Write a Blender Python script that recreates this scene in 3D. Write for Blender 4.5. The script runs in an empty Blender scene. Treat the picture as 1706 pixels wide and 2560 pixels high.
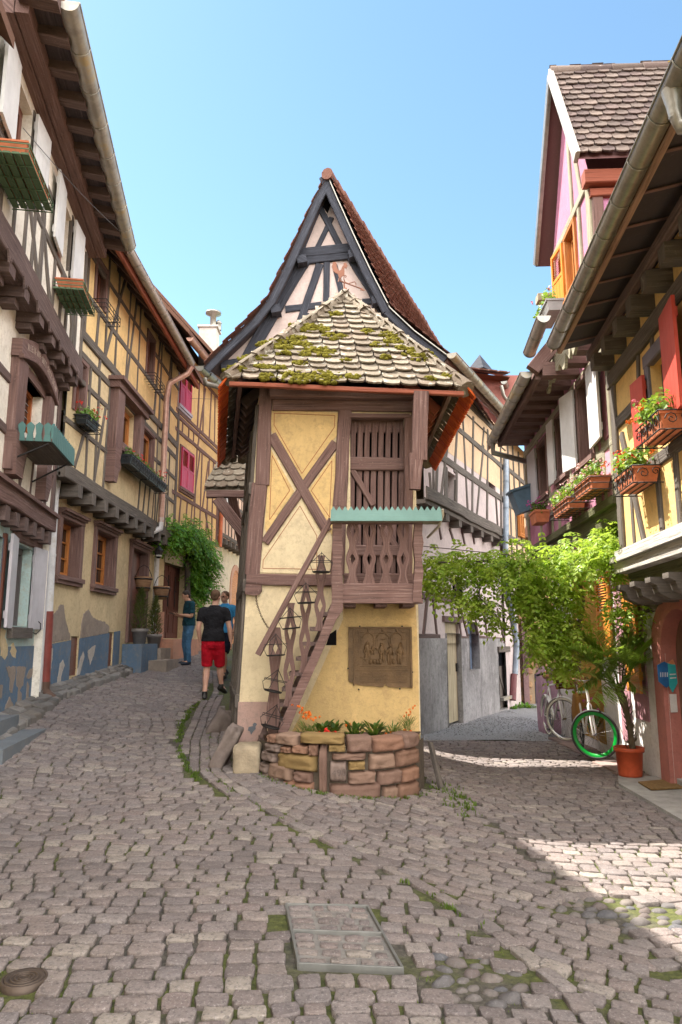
import bpy, math, random
from mathutils import Vector, Matrix, noise
R = math.radians
rnd = random.Random(7)
C = bpy.context.scene
COL = C.collection

# ------------------------------------------------------------------ camera
FPX, PCX, PCY = 1800.0, 853.0, 1280.0
PITCH = math.atan(320 / FPX)
CAM = Vector((0, 0, 1.6))
_c, _s = math.cos(PITCH), math.sin(PITCH)
cd = bpy.data.cameras.new("camera")
cam = bpy.data.objects.new("camera", cd)
COL.objects.link(cam)
cam.location = CAM
cam.rotation_euler = (math.pi / 2 + PITCH, 0, 0)
cd.sensor_fit = 'VERTICAL'
cd.sensor_height = 36
cd.lens = FPX / 2560 * 36
cd.clip_end = 3000
C.camera = cam

# ------------------------------------------------------------------ light
SUN_DIR = Vector((.567, -.314, -1)).normalized()      # the way the light travels
sun_el = math.asin(-SUN_DIR.z)
sun_az = math.atan2(-SUN_DIR.x, -SUN_DIR.y)           # clockwise from +Y
w = bpy.data.worlds.new("World"); C.world = w; w.use_nodes = True
nt = w.node_tree
sky = nt.nodes.new('ShaderNodeTexSky')
sky.sky_type = 'NISHITA'; sky.sun_disc = False
sky.sun_elevation = sun_el; sky.sun_rotation = sun_az
sky.air_density = 1.0; sky.dust_density = 0.25; sky.ozone_density = 1.3
bg = nt.nodes['Background']
bg.inputs[1].default_value = 0.15
# clear blue ahead; unseen bright clouds added overhead and behind to lift the shade
def wn(kind, **k):
    n = nt.nodes.new('ShaderNode' + kind)
    for a_, v_ in k.items(): setattr(n, a_, v_)
    return n
tc = wn('TexCoord')
dt = wn('VectorMath', operation='DOT_PRODUCT'); nt.links.new(tc.outputs['Generated'], dt.inputs[0]); dt.inputs[1].default_value = (0, .82, .57)
m1 = wn('MapRange', interpolation_type='SMOOTHSTEP'); nt.links.new(dt.outputs['Value'], m1.inputs[0])
m1.inputs[1].default_value = .30; m1.inputs[2].default_value = .62; m1.inputs[3].default_value = 1; m1.inputs[4].default_value = 0
cn_ = wn('TexNoise'); nt.links.new(tc.outputs['Generated'], cn_.inputs['Vector']); cn_.inputs['Scale'].default_value = 2.4; cn_.inputs['Detail'].default_value = 6
m2 = wn('MapRange', interpolation_type='SMOOTHSTEP'); nt.links.new(cn_.outputs['Fac'], m2.inputs[0]); m2.inputs[1].default_value = .36; m2.inputs[2].default_value = .52
m3 = wn('Math', operation='MULTIPLY'); nt.links.new(m1.outputs[0], m3.inputs[0]); nt.links.new(m2.outputs[0], m3.inputs[1])
tint = wn('Mix', data_type='RGBA', blend_type='MULTIPLY'); tint.inputs[0].default_value = 1; nt.links.new(sky.outputs[0], tint.inputs[6]); tint.inputs[7].default_value = (.45, .51, .47, 1)
cl = wn('Mix', data_type='RGBA'); nt.links.new(m3.outputs[0], cl.inputs[0]); nt.links.new(tint.outputs[2], cl.inputs[6]); cl.inputs[7].default_value = (10.8, 10.3, 9.7, 1)
nt.links.new(cl.outputs[2], bg.inputs[0])
sd = bpy.data.lights.new("sun", 'SUN'); sd.energy = 3.7; sd.angle = R(.5); sd.color = (1, .93, .82)
so = bpy.data.objects.new("sun", sd); COL.objects.link(so)
so.rotation_euler = SUN_DIR.to_track_quat('-Z', 'Y').to_euler()
so.location = (-20, 12, 30)
C.view_settings.view_transform = 'Standard'; C.view_settings.look = 'None'
C.view_settings.exposure = 2.05; C.view_settings.gamma = 1
C.cycles.max_bounces = 7; C.cycles.diffuse_bounces = 4; C.cycles.glossy_bounces = 3
C.cycles.transparent_max_bounces = 6; C.cycles.transmission_bounces = 3
C.cycles.caustics_reflective = False; C.cycles.caustics_refractive = False
C.cycles.sample_clamp_indirect = 6
C.cycles.use_denoising = True

# ------------------------------------------------------------------ measuring from the photograph
def ray(px, py):
    u = (px - PCX) / FPX; v = (PCY - py) / FPX
    return Vector((u, _c - _s * v, _s + _c * v))
def atY(px, py, Y):
    r = ray(px, py); return CAM + r * (Y / r.y)
def atz(px, py, z):
    r = ray(px, py); return CAM + r * ((z - 1.6) / r.z)
def zoomer(ox, oy, sc):
    return lambda x, y: (ox + x / sc, oy + y / sc)
A1 = zoomer(0, 0, 3.676); A2 = zoomer(0, 560, 3.46); A3 = zoomer(0, 1200, 3.46); A4 = zoomer(200, 600, 3.269)
B1 = zoomer(300, 1220, 4.056); B2 = zoomer(500, 400, 2.24); B3 = zoomer(540, 900, 2.376); B4 = zoomer(540, 1400, 2.703)
C1 = zoomer(1230, 120, 3.017); C2 = zoomer(1030, 860, 3.733); C3 = zoomer(1300, 760, 3.362); C4 = zoomer(1030, 1320, 2.32)
D1 = zoomer(0, 1640, 1.823); D2 = zoomer(840, 1640, 1.811)
E1 = zoomer(1480, 780, 5.115); E2 = zoomer(460, 880, 5.114); E3 = zoomer(1040, 1260, 4.203); E4 = zoomer(0, 1320, 4.2)
G3 = zoomer(1360, 1580, 4.532); G4 = zoomer(1250, 1500, 5.884)

class Fac:
    """a vertical wall line: s along it, z up, o outward from it"""
    def __init__(f, P, d, flip=False):
        f.P = Vector((P[0], P[1])); f.d = Vector(d).normalized()
        f.n = Vector((f.d.y, -f.d.x)) * (-1 if flip else 1)
        f.D = Vector((f.d.x, f.d.y, 0)); f.N = Vector((f.n.x, f.n.y, 0))
    def hit(f, p, o=0):
        r = ray(*p); r2 = Vector((r.x, r.y))
        t = ((f.P + f.n * o) - Vector((CAM.x, CAM.y))).dot(f.n) / r2.dot(f.n)
        q = CAM + r * t
        return ((Vector((q.x, q.y)) - f.P).dot(f.d), q.z)
    def pt(f, s, z, o=0):
        q = f.P + f.d * s + f.n * o
        return Vector((q.x, q.y, z))

# ------------------------------------------------------------------ objects
def empty(name, loc, label, cat, group=None):
    o = bpy.data.objects.new(name, None); COL.objects.link(o)
    o.location = loc; o.empty_display_size = .2
    o['label'] = label; o['category'] = cat
    if group: o['group'] = group
    WL[o.name] = Vector(loc)
    return o
WL = {}
def world_loc(o): return WL.get(o.name, Vector((0, 0, 0)))
SPLIT = dict(joist_ends='joist_end', beam_ends='beam_end', rafters='rafter', purlin_ends='purlin_end', fixing_pin='fixing_bolt', bare_patch='render_patch', flaked_patch='paint_flake', yellow_patch='plaster_patch', ochre_panel_and_light='ochre_infill_and_light', carved_drops='carved_drop', soffit_battens='soffit_batten', rose_panel='pink_infill', stay_rod='stay', grey_stones='stone_block', lower_timbers='wall_timber')
class MB:
    def __init__(s):
        s.v = []; s.f = []; s.uv = []; s.sm = []
    def add(s, vs, fs, uvs=None, smooth=False):
        b = len(s.v)
        s.v.extend([tuple(p) for p in vs])
        for i, f in enumerate(fs):
            s.f.append([b + k for k in f])
            s.uv.append(uvs[i] if uvs else [(0, 0)] * len(f))
            s.sm.append(smooth)
        return s
    def islands(s):
        par = list(range(len(s.v)))
        def find(a):
            while par[a] != a: par[a] = par[par[a]]; a = par[a]
            return a
        for f in s.f:
            r = find(f[0])
            for k in f[1:]: par[find(k)] = r
        groups = {}
        for i, f in enumerate(s.f): groups.setdefault(find(f[0]), []).append(i)
        out = []
        for ids in groups.values():
            m = MB(); mp = {}
            for i in ids:
                for k in s.f[i]:
                    if k not in mp: mp[k] = len(m.v); m.v.append(s.v[k])
                m.f.append([mp[k] for k in s.f[i]]); m.uv.append(s.uv[i]); m.sm.append(s.sm[i])
            out.append(m)
        return out
    def build(s, name, mat, parent=None, label=None, cat=None, group=None, kind=None, loc=None):
        if name in SPLIT:
            parts = s.islands()
            return [m.build(SPLIT[name], mat, parent) for m in parts][0]
        me = bpy.data.meshes.new(name)
        me.from_pydata(s.v, [], s.f)
        ul = me.uv_layers.new(name="UVMap")
        flat = [c for f in s.uv for p in f for c in p]
        ul.data.foreach_set("uv", flat)
        me.polygons.foreach_set("use_smooth", s.sm)
        me.materials.append(mat)
        me.update()
        o = bpy.data.objects.new(name, me); COL.objects.link(o)
        if loc is not None:
            o.location = loc
            me.transform(Matrix.Translation(-Vector(loc))); WL[o.name] = Vector(loc)
        if parent is not None:
            o.parent = parent
            o.matrix_parent_inverse = Matrix.Translation(-world_loc(parent))
        if label: o['label'] = label
        if cat: o['category'] = cat
        if group: o['group'] = group
        if kind: o['kind'] = kind
        return o
    # ---- shapes
    def box(s, c, dx, dy, dz, ax=None):
        c = Vector(c)
        X, Y, Z = ax if ax else (Vector((1, 0, 0)), Vector((0, 1, 0)), Vector((0, 0, 1)))
        vs = []
        for k in range(8):
            vs.append(c + X * (dx / 2 * (1 if k & 1 else -1)) + Y * (dy / 2 * (1 if k & 2 else -1)) + Z * (dz / 2 * (1 if k & 4 else -1)))
        fs = [(0, 2, 3, 1), (4, 5, 7, 6), (0, 1, 5, 4), (2, 6, 7, 3), (0, 4, 6, 2), (1, 3, 7, 5)]
        dims = (dx, dy, dz); L = dims.index(max(dims))
        off = rnd.random() * 10
        cs = [(-dx / 2 if not k & 1 else dx / 2, -dy / 2 if not k & 2 else dy / 2, -dz / 2 if not k & 4 else dz / 2) for k in range(8)]
        uvs = []
        for f in fs:
            uvs.append([(cs[k][L] + off, sum(cs[k][i] for i in range(3) if i != L) + off) for k in f])
        s.add(vs, fs, uvs); return s
    def fbox(s, F, s0, s1, z0, z1, o0, o1):
        c = F.pt((s0 + s1) / 2, (z0 + z1) / 2, (o0 + o1) / 2)
        return s.box(c, abs(s1 - s0), abs(o1 - o0), abs(z1 - z0), (F.D, F.N, Vector((0, 0, 1))))
    def beam(s, p0, p1, w, t, n, back=.03, wob=1.0, seg=None, w1=None):
        """hewn timber from p0 to p1 lying on a wall whose outward normal is n; chamfered and a bit crooked"""
        p0 = Vector(p0); p1 = Vector(p1); n = Vector(n).normalized()
        L = (p1 - p0).length
        if L < 1e-4: return s
        a = (p1 - p0) / L; b = a.cross(n).normalized()
        k = seg or max(2, min(9, int(L / .35)))
        ch = min(.012, w * .12)
        rings = []; off = rnd.random() * 20
        sd_ = rnd.random() * 100
        w1 = w1 or w
        for i in range(k + 1):
            f = i / k; ww = (w + (w1 - w) * f) * (1 + rnd.uniform(-.06, .06) * wob)
            sh = rnd.uniform(-.06, .06) * w * wob if 0 < i < k else 0
            tt = t * (1 + rnd.uniform(-.1, .1) * wob)
            q = p0 + a * (L * f) + b * sh
            h = ww / 2
            rings.append([q - b * h - n * back, q - b * h + n * (tt - ch), q - b * (h - ch) + n * tt,
                          q + b * (h - ch) + n * tt, q + b * h + n * (tt - ch), q + b * h - n * back])
        vs = [p for r in rings for p in r]; fs = []; uvs = []
        vv = [0, t, t + ch, t + w, t + w + ch, 2 * t + w, 2 * t + 2 * w]
        for i in range(k):
            for j in range(6):
                j2 = (j + 1) % 6
                fs.append((i * 6 + j, i * 6 + j2, (i + 1) * 6 + j2, (i + 1) * 6 + j))
                u0, u1 = L * i / k + off, L * (i + 1) / k + off
                uvs.append([(u0, vv[j] + sd_), (u0, vv[j + 1] + sd_), (u1, vv[j + 1] + sd_), (u1, vv[j] + sd_)])
        fs.append(tuple(range(5, -1, -1))); uvs.append([(off, .02 * q + sd_) for q in range(6)])
        fs.append(tuple(k * 6 + q for q in range(6))); uvs.append([(off, .02 * q + sd_) for q in range(6)])
        s.add(vs, fs, uvs); return s
    def fbeam(s, F, a, b, w, t=.03, o=0, **k):
        return s.beam(F.pt(a[0], a[1], o), F.pt(b[0], b[1], o), w, t, F.N, **k)
    def prism(s, F, poly, o0, o1):
        n = len(poly)
        ar = sum(poly[i][0] * poly[(i + 1) % n][1] - poly[(i + 1) % n][0] * poly[i][1] for i in range(n))
        if ar < 0: poly = poly[::-1]
        vs = [F.pt(p[0], p[1], o1) for p in poly] + [F.pt(p[0], p[1], o0) for p in poly]
        fs = [tuple(range(n)), tuple(range(2 * n - 1, n - 1, -1))]
        uvs = [[tuple(p) for p in poly], [tuple(p) for p in poly[::-1]]]
        for i in range(n):
            j = (i + 1) % n
            fs.append((i, n + i, n + j, j))
            uvs.append([(poly[i][0], poly[i][1]), (poly[i][0] + .05, poly[i][1]), (poly[j][0] + .05, poly[j][1]), (poly[j][0], poly[j][1])])
        s.add(vs, fs, uvs); return s
    def tube(s, pts, r, seg=8, closed=False, cap=True):
        pts = [Vector(p) for p in pts]; n = len(pts)
        rr = r if isinstance(r, (list, tuple)) else [r] * n
        vs = []; fs = []; uvs = []
        up = Vector((0, 0, 1)); prev = None
        Ls = [0]
        for i in range(1, n): Ls.append(Ls[-1] + (pts[i] - pts[i - 1]).length)
        for i in range(n):
            if closed: t = pts[(i + 1) % n] - pts[i - 1]
            else: t = pts[min(i + 1, n - 1)] - pts[max(i - 1, 0)]
            if t.length < 1e-9: t = Vector((0, 0, 1))
            t.normalize()
            if prev is None:
                x = t.cross(up)
                if x.length < .05: x = t.cross(Vector((1, 0, 0)))
            else:
                x = prev - t * prev.dot(t)
            x.normalize(); prev = x; y = t.cross(x)
            for k in range(seg):
                a = 2 * math.pi * k / seg
                vs.append(pts[i] + (x * math.cos(a) + y * math.sin(a)) * rr[i])
        m = n if closed else n - 1
        for i in range(m):
            i2 = (i + 1) % n
            for k in range(seg):
                k2 = (k + 1) % seg
                fs.append((i * seg + k, i * seg + k2, i2 * seg + k2, i2 * seg + k))
                L1_ = Ls[i2] if i2 else Ls[-1] + .1
                c = 2 * math.pi * rr[i] / seg
                uvs.append([(Ls[i], k * c), (Ls[i], (k + 1) * c), (L1_, (k + 1) * c), (L1_, k * c)])
        s.add(vs, fs, uvs, smooth=True)
        if cap and not closed:
            s.add(vs[:seg], [tuple(range(seg - 1, -1, -1))]); s.add(vs[-seg:], [tuple(range(seg))])
        return s
    def lathe(s, prof, c, seg=20, ax=None, smooth=True):
        c = Vector(c); X, Y, Z = ax if ax else (Vector((1, 0, 0)), Vector((0, 1, 0)), Vector((0, 0, 1)))
        vs = []; fs = []; uvs = []
        for r, z in prof:
            for k in range(seg):
                a = 2 * math.pi * k / seg
                vs.append(c + X * (r * math.cos(a)) + Y * (r * math.sin(a)) + Z * z)
        for i in range(len(prof) - 1):
            for k in range(seg):
                k2 = (k + 1) % seg
                fs.append((i * seg + k, i * seg + k2, (i + 1) * seg + k2, (i + 1) * seg + k))
                uvs.append([(k / seg, prof[i][1]), ((k + 1) / seg, prof[i][1]), ((k + 1) / seg, prof[i + 1][1]), (k / seg, prof[i + 1][1])])
        s.add(vs, fs, uvs, smooth=smooth); return s
    def blob(s, c, rx, ry, rz, seed=0, amp=.25, nu=10, nv=7, fr=1.5, ax=None):
        c = Vector(c); X, Y, Z = ax if ax else (Vector((1, 0, 0)), Vector((0, 1, 0)), Vector((0, 0, 1)))
        vs = []; fs = []
        for i in range(nv + 1):
            th = math.pi * i / nv
            for k in range(nu):
                a = 2 * math.pi * k / nu
                d = Vector((math.sin(th) * math.cos(a), math.sin(th) * math.sin(a), math.cos(th)))
                q = 1 + amp * noise.noise(d * fr + Vector((seed * 3.1, seed * 1.7, seed)))
                vs.append(c + X * (d.x * rx * q) + Y * (d.y * ry * q) + Z * (d.z * rz * q))
        for i in range(nv):
            for k in range(nu):
                k2 = (k + 1) % nu
                fs.append((i * nu + k, (i + 1) * nu + k, (i + 1) * nu + k2, i * nu + k2))
        s.add(vs, fs, smooth=True); return s
    def wall(s, F, s0, s1, z0, z1, holes=(), o=0, depth=.22, wob=0):
        """a wall face with real openings and their reveals; holes = (s0, s1, z0, z1)"""
        ss = sorted({s0, s1} | {x for h in holes for x in h[:2] if s0 < x < s1})
        zs = sorted({z0, z1} | {x for h in holes for x in h[2:4] if z0 < x < z1})
        def fine(a, st):
            out = [a[0]]
            for q in a[1:]:
                n = max(1, int((q - out[-1]) / st)); b = out[-1]
                out += [b + (q - b) * (i + 1) / n for i in range(n)]
            return out
        if wob: ss = fine(ss, .5); zs = fine(zs, .5)
        W = {}
        def P(i, j):
            if (i, j) not in W:
                d = wob * noise.noise(Vector((ss[i] * .9, zs[j] * .9, s0 * 3.7 + z0))) if wob else 0
                W[(i, j)] = F.pt(ss[i], zs[j], o + d)
            return W[(i, j)]
        for i in range(len(ss) - 1):
            for j in range(len(zs) - 1):
                cs, cz = (ss[i] + ss[i + 1]) / 2, (zs[j] + zs[j + 1]) / 2
                if any(h[0] < cs < h[1] and h[2] < cz < h[3] for h in holes): continue
                s.add([P(i, j), P(i + 1, j), P(i + 1, j + 1), P(i, j + 1)], [(0, 1, 2, 3)])
        for h in holes:
            a, b, c, d = h[:4]
            q = [F.pt(a, c, o + wob * .4), F.pt(b, c, o + wob * .4), F.pt(b, d, o + wob * .4), F.pt(a, d, o + wob * .4)]
            r = [F.pt(a, c, o - depth), F.pt(b, c, o - depth), F.pt(b, d, o - depth), F.pt(a, d, o - depth)]
            s.add(q + r, [(0, 1, 5, 4), (1, 2, 6, 5), (2, 3, 7, 6), (3, 0, 4, 7)])
        return s

def lerp(a, b, t): return a + (b - a) * t
def sstep(a, b, x):
    t = max(0., min(1., (x - a) / (b - a))); return t * t * (3 - 2 * t)

# ------------------------------------------------------------------ materials
MATS = {}
def _new(name):
    m = bpy.data.materials.new(name); m.use_nodes = True
    t = m.node_tree; b = t.nodes['Principled BSDF']
    return m, t, b
def N(t, kind, **k):
    n = t.nodes.new('ShaderNode' + kind)
    for a, v in k.items():
        if a.startswith('i_'):
            key = a[2:]
            n.inputs[int(key) if key.isdigit() else key].default_value = v
        else: setattr(n, a, v)
    return n
def ramp(t, fac, stops):
    r = t.nodes.new('ShaderNodeValToRGB')
    e = r.color_ramp.elements
    while len(e) < len(stops): e.new(.5)
    for i, (p, c) in enumerate(stops):
        e[i].position = p; e[i].color = (*c, 1) if len(c) == 3 else c
    t.links.new(fac, r.inputs[0]); return r.outputs[0]
def mixc(t, fac, a, b, mode='MIX'):
    m = t.nodes.new('ShaderNodeMix'); m.data_type = 'RGBA'; m.blend_type = mode
    for sock, val in ((m.inputs[0], fac), (m.inputs[6], a), (m.inputs[7], b)):
        if hasattr(val, 'links') or isinstance(val, bpy.types.NodeSocket): t.links.new(val, sock)
        elif isinstance(val, (int, float)): sock.default_value = val
        else: sock.default_value = (*val, 1)
    return m.outputs[2]
def coords(t, kind='Position', scale=(1, 1, 1)):
    if kind == 'UV':
        src = t.nodes.new('ShaderNodeTexCoord').outputs['UV']
    else:
        src = t.nodes.new('ShaderNodeNewGeometry').outputs['Position']
    mp = t.nodes.new('ShaderNodeMapping'); mp.inputs['Scale'].default_value = scale
    t.links.new(src, mp.inputs[0]); return mp.outputs[0]
def noi(t, vec, scale, detail=4, rough=.55):
    n = N(t, 'TexNoise'); n.inputs['Scale'].default_value = scale; n.inputs['Detail'].default_value = detail
    n.inputs['Roughness'].default_value = rough
    t.links.new(vec, n.inputs['Vector']); return n.outputs['Fac']
def bump(t, b, h, strength=.4, dist=.02):
    n = N(t, 'Bump'); n.inputs['Strength'].default_value = strength; n.inputs['Distance'].default_value = dist
    t.links.new(h, n.inputs['Height']); t.links.new(n.outputs[0], b.inputs['Normal'])
def sc(c, k): return tuple(min(1, x * k) for x in c)

def plaster(name, col, dark=None, grime=.5, rough=.93, bmp=.5, var=.2):
    """lime plaster: blotchy, grainy, a few stains running down"""
    if name in MATS: return MATS[name]
    m, t, b = _new(name)
    p = coords(t)
    big = noi(t, p, .9, 5, .6)
    c = ramp(t, big, [(.3, sc(col, 1 - var)), (.5, col), (.72, sc(col, 1 + var * .6))])
    drip = noi(t, coords(t, scale=(2.3, 2.3, .5)), 1.7, 8, .72)
    dk = dark or sc(col, .6)
    f = ramp(t, drip, [(.5, (0, 0, 0)), (.78, (grime,) * 3)])
    c = mixc(t, f, c, dk)
    pat = noi(t, p, 2.6, 8, .7)
    c = mixc(t, ramp(t, pat, [(.56, (0, 0, 0)), (.60, (.3 + grime * .4,) * 3), (.72, (.15,) * 3)]), c, sc(col, 1.22))
    mid = noi(t, p, 9, 6, .75)
    c = mixc(t, ramp(t, mid, [(.35, (.55,) * 3), (.5, (0, 0, 0))]), c, sc(dk, 1.05))
    spk = noi(t, p, 24, 3, .7)
    c = mixc(t, ramp(t, spk, [(.52, (0, 0, 0)), (.78, (.5,) * 3)]), c, sc(dk, .85))
    t.links.new(c, b.inputs['Base Color'])
    b.inputs['Roughness'].default_value = rough; b.inputs['Specular IOR Level'].default_value = .2
    h = noi(t, p, 55, 5, .7)
    h2 = noi(t, p, 5, 3, .5)
    mx = N(t, 'Math', operation='MULTIPLY_ADD'); t.links.new(h2, mx.inputs[0]); mx.inputs[1].default_value = 1.5; t.links.new(h, mx.inputs[2])
    bump(t, b, mx.outputs[0], bmp, .012)
    MATS[name] = m; return m
def wood(name, col, light=None, contrast=1.0, rough=.85, grain=(1.2, 26, 1), bmp=.9, specks=.4):
    """weathered timber, grain along the UV u axis"""
    if name in MATS: return MATS[name]
    m, t, b = _new(name)
    uv = coords(t, 'UV', grain)
    g = noi(t, uv, 1.6, 6, .62)
    li = light or sc(col, 1.9)
    c = ramp(t, g, [(.3, sc(col, .35)), (.46, col), (.56, sc(col, 1.15)), (.7, li)])
    big = noi(t, coords(t), 1.7, 4, .6)
    c = mixc(t, ramp(t, big, [(.35, (0, 0, 0)), (.7, (.55 * contrast,) * 3)]), c, mixc(t, .5, sc(li, .8), sc(col, .9)))
    sp = noi(t, coords(t), 38, 3, .7)
    c = mixc(t, ramp(t, sp, [(.6, (0, 0, 0)), (.75, (specks,) * 3)]), c, sc(li, 1.35))
    t.links.new(c, b.inputs['Base Color'])
    b.inputs['Roughness'].default_value = rough; b.inputs['Specular IOR Level'].default_value = .25
    bump(t, b, g, bmp, .012)
    MATS[name] = m; return m
def paint(name, col, rough=.55, wear=.3, wearcol=None, grain=True):
    """painted boards, a little worn"""
    if name in MATS: return MATS[name]
    m, t, b = _new(name)
    g = noi(t, coords(t, 'UV', (1.5, 22, 1)) if grain else coords(t), 2, 6, .65)
    p = noi(t, coords(t), 2.2, 5, .65)
    c = ramp(t, p, [(.3, sc(col, .78)), (.6, col), (.8, sc(col, 1.12))])
    c = mixc(t, ramp(t, g, [(.6, (0, 0, 0)), (.72, (wear,) * 3)]), c, wearcol or sc(col, .45))
    t.links.new(c, b.inputs['Base Color']); b.inputs['Roughness'].default_value = rough
    b.inputs['Specular IOR Level'].default_value = .3
    bump(t, b, g, .35, .006)
    MATS[name] = m; return m
def plain(name, col, rough=.6, metal=0, var=.25, scale=6, bmp=.15, spec=.4):
    if name in MATS: return MATS[name]
    m, t, b = _new(name)
    p = noi(t, coords(t), scale, 5, .65)
    c = ramp(t, p, [(.3, sc(col, 1 - var)), (.55, col), (.8, sc(col, 1 + var))])
    t.links.new(c, b.inputs['Base Color']); b.inputs['Roughness'].default_value = rough
    b.inputs['Metallic'].default_value = metal; b.inputs['Specular IOR Level'].default_value = spec
    if bmp: bump(t, b, noi(t, coords(t), scale * 6, 4, .6), bmp, .008)
    MATS[name] = m; return m
def zinc(name, col, streak, rough=.45, metal=.35):
    if name in MATS: return MATS[name]
    m, t, b = _new(name)
    p = noi(t, coords(t), 4, 6, .7)
    c = ramp(t, p, [(.38, sc(col, .75)), (.52, col), (.66, streak)])
    t.links.new(c, b.inputs['Base Color']); b.inputs['Roughness'].default_value = rough; b.inputs['Metallic'].default_value = metal
    bump(t, b, noi(t, coords(t), 14, 4, .6), .15, .006)
    MATS[name] = m; return m
def island(name, cols, rough=.85, bmp=.5, noise_scale=14, spec=.25, lichen=None, chips=0):
    """each loose stone or tile of the mesh takes its own tone"""
    if name in MATS: return MATS[name]
    m, t, b = _new(name)
    g = t.nodes.new('ShaderNodeNewGeometry')
    n = len(cols)
    c = ramp(t, g.outputs['Random Per Island'], [((i + .5) / n, k) for i, k in enumerate(cols)])
    p = noi(t, coords(t), noise_scale, 6, .7)
    c = mixc(t, .75, c, mixc(t, p, sc(cols[0], .35), sc(cols[-1], 1.5)), 'SOFT_LIGHT')
    if chips:
        k1 = noi(t, coords(t), 48, 6, .75)
        c = mixc(t, ramp(t, k1, [(.36, (chips,) * 3), (.48, (0, 0, 0))]), c, sc(cols[0], .42))
        k2 = noi(t, coords(t), 85, 4, .7)
        c = mixc(t, ramp(t, k2, [(.56, (0, 0, 0)), (.68, (chips * .8,) * 3)]), c, sc(cols[-1], 1.5))
        st_ = noi(t, coords(t), 1.3, 6, .65)
        c = mixc(t, ramp(t, st_, [(.5, (0, 0, 0)), (.68, (.45,) * 3)]), c, sc(cols[0], .62))
    if lichen:
        l = noi(t, coords(t), lichen[1], 5, .7)
        c = mixc(t, ramp(t, l, [(lichen[2], (0, 0, 0)), (lichen[2] + .06, (lichen[3],) * 3)]), c, lichen[0])
    t.links.new(c, b.inputs['Base Color']); b.inputs['Roughness'].default_value = rough
    b.inputs['Specular IOR Level'].default_value = spec
    bump(t, b, noi(t, coords(t), noise_scale * 2.4, 6, .7), bmp, .012)
    MATS[name] = m; return m
def leafmat(name, cols, trans=.35, rough=.45):
    if name in MATS: return MATS[name]
    m, t, b = _new(name)
    g = t.nodes.new('ShaderNodeNewGeometry'); n = len(cols)
    c = ramp(t, g.outputs['Random Per Island'], [((i + .5) / n, k) for i, k in enumerate(cols)])
    t.links.new(c, b.inputs['Base Color']); b.inputs['Roughness'].default_value = rough
    b.inputs['Specular IOR Level'].default_value = .35
    tr = N(t, 'BsdfTranslucent')
    t.links.new(mixc(t, .5, c, (.45, .6, .05), 'MIX'), tr.inputs[0])
    mx = N(t, 'MixShader'); mx.inputs[0].default_value = trans
    t.links.new(b.outputs[0], mx.inputs[1]); t.links.new(tr.outputs[0], mx.inputs[2])
    t.links.new(mx.outputs[0], t.nodes['Material Output'].inputs[0])
    MATS[name] = m; return m
def glass(name='window_glass', col=(.012, .013, .016)):
    if name in MATS: return MATS[name]
    m, t, b = _new(name)
    b.inputs['Base Color'].default_value = (*col, 1); b.inputs['Roughness'].default_value = .07
    b.inputs['Specular IOR Level'].default_value = .6
    bump(t, b, noi(t, coords(t), 3, 2, .5), .08, .01)
    MATS[name] = m; return m

# timbers
M_DARK = wood('old_dark_timber', (.105, .07, .064), (.23, .17, .155))
M_BRWN = wood('red_brown_timber', (.145, .085, .075), (.29, .20, .18))
M_GREY = wood('grey_weathered_timber', (.10, .085, .075), (.24, .21, .18))
M_BLUE = wood('blue_black_timber', (.035, .038, .05), (.10, .11, .14))
M_PALE = wood('pale_silvered_timber', (.26, .24, .17), (.45, .42, .33))
M_SOFT = wood('dark_soffit_boards', (.06, .048, .052), (.12, .095, .10))
M_ORNG = wood('orange_varnished_wood', (.42, .15, .035), (.6, .27, .08), specks=.05, rough=.5)
M_REDB = wood('ox_red_boards', (.24, .07, .04), (.33, .11, .07), specks=.05, rough=.7)
M_GLASS = glass()
M_IRON = plain('wrought_iron', (.03, .028, .028), .55, .6)
M_ZINC = zinc('weathered_zinc', (.36, .34, .30), (.42, .33, .18))
M_ZINCN = zinc('dull_zinc', (.30, .29, .26), (.22, .21, .18), .35, .6)
M_COPR = zinc('copper_pipe', (.48, .30, .24), (.5, .36, .3), .5, .4)
M_WPIPE = zinc('white_painted_pipe', (.62, .62, .64), (.5, .48, .45), .5, 0)
M_TERRA = plain('terracotta', (.50, .16, .075), .8, 0, .25, 8, .3)
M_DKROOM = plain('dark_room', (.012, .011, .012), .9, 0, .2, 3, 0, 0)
# ------------------------------------------------------------------ the ground
def gz(x, y):
    zl = .06 * max(0, y - 2) + .1 * max(0, min(2.2, -x - 2.2)); zr = -.012 * max(0, y - 7)
    return zl + (zr - zl) * sstep(-.9, 2.2 - .9 * sstep(10, 13, y), x)
def gpt(x, y, dz=0): return Vector((x, y, gz(x, y) + dz))
def ghit(p):
    z = 0
    for _ in range(60):
        q = atz(p[0], p[1], z); z = .5 * z + .5 * gz(q.x, q.y)
    return q

def interp(tab, y):
    """tab of (x, y), y falling"""
    if y >= tab[0][1]: return tab[0][0]
    for (x0, y0), (x1, y1) in zip(tab, tab[1:]):
        if y1 <= y <= y0: return x0 + (x1 - x0) * (y - y0) / (y1 - y0)
    return tab[-1][0]
LINE_B = [(-2.75, 17), (-2.1, 13.5), (-1.86, 11.2), (-1.7, 10), (-1.58, 9.02), (-1.27, 7.39), (-1.05, 6.94), (-.8, 6.51), (-.59, 6.14), (-.41, 5.86), (-.12, 5.52),
          (.14, 5.25), (.42, 4.9), (.75, 4.35), (1.0, 3.6), (1.15, 1.5)]
LINE_A = [(-3.15, 17), (-2.5, 14), (-2.28, 12.53), (-2.29, 11.23), (-2.12, 9.9), (-1.9, 8.76), (-1.65, 7.86), (-1.36, 7.14), (-1.11, 6.72), (-.85, 6.3)]
def xc(y): return 1.2 + (7.5 - y) * .1
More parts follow.
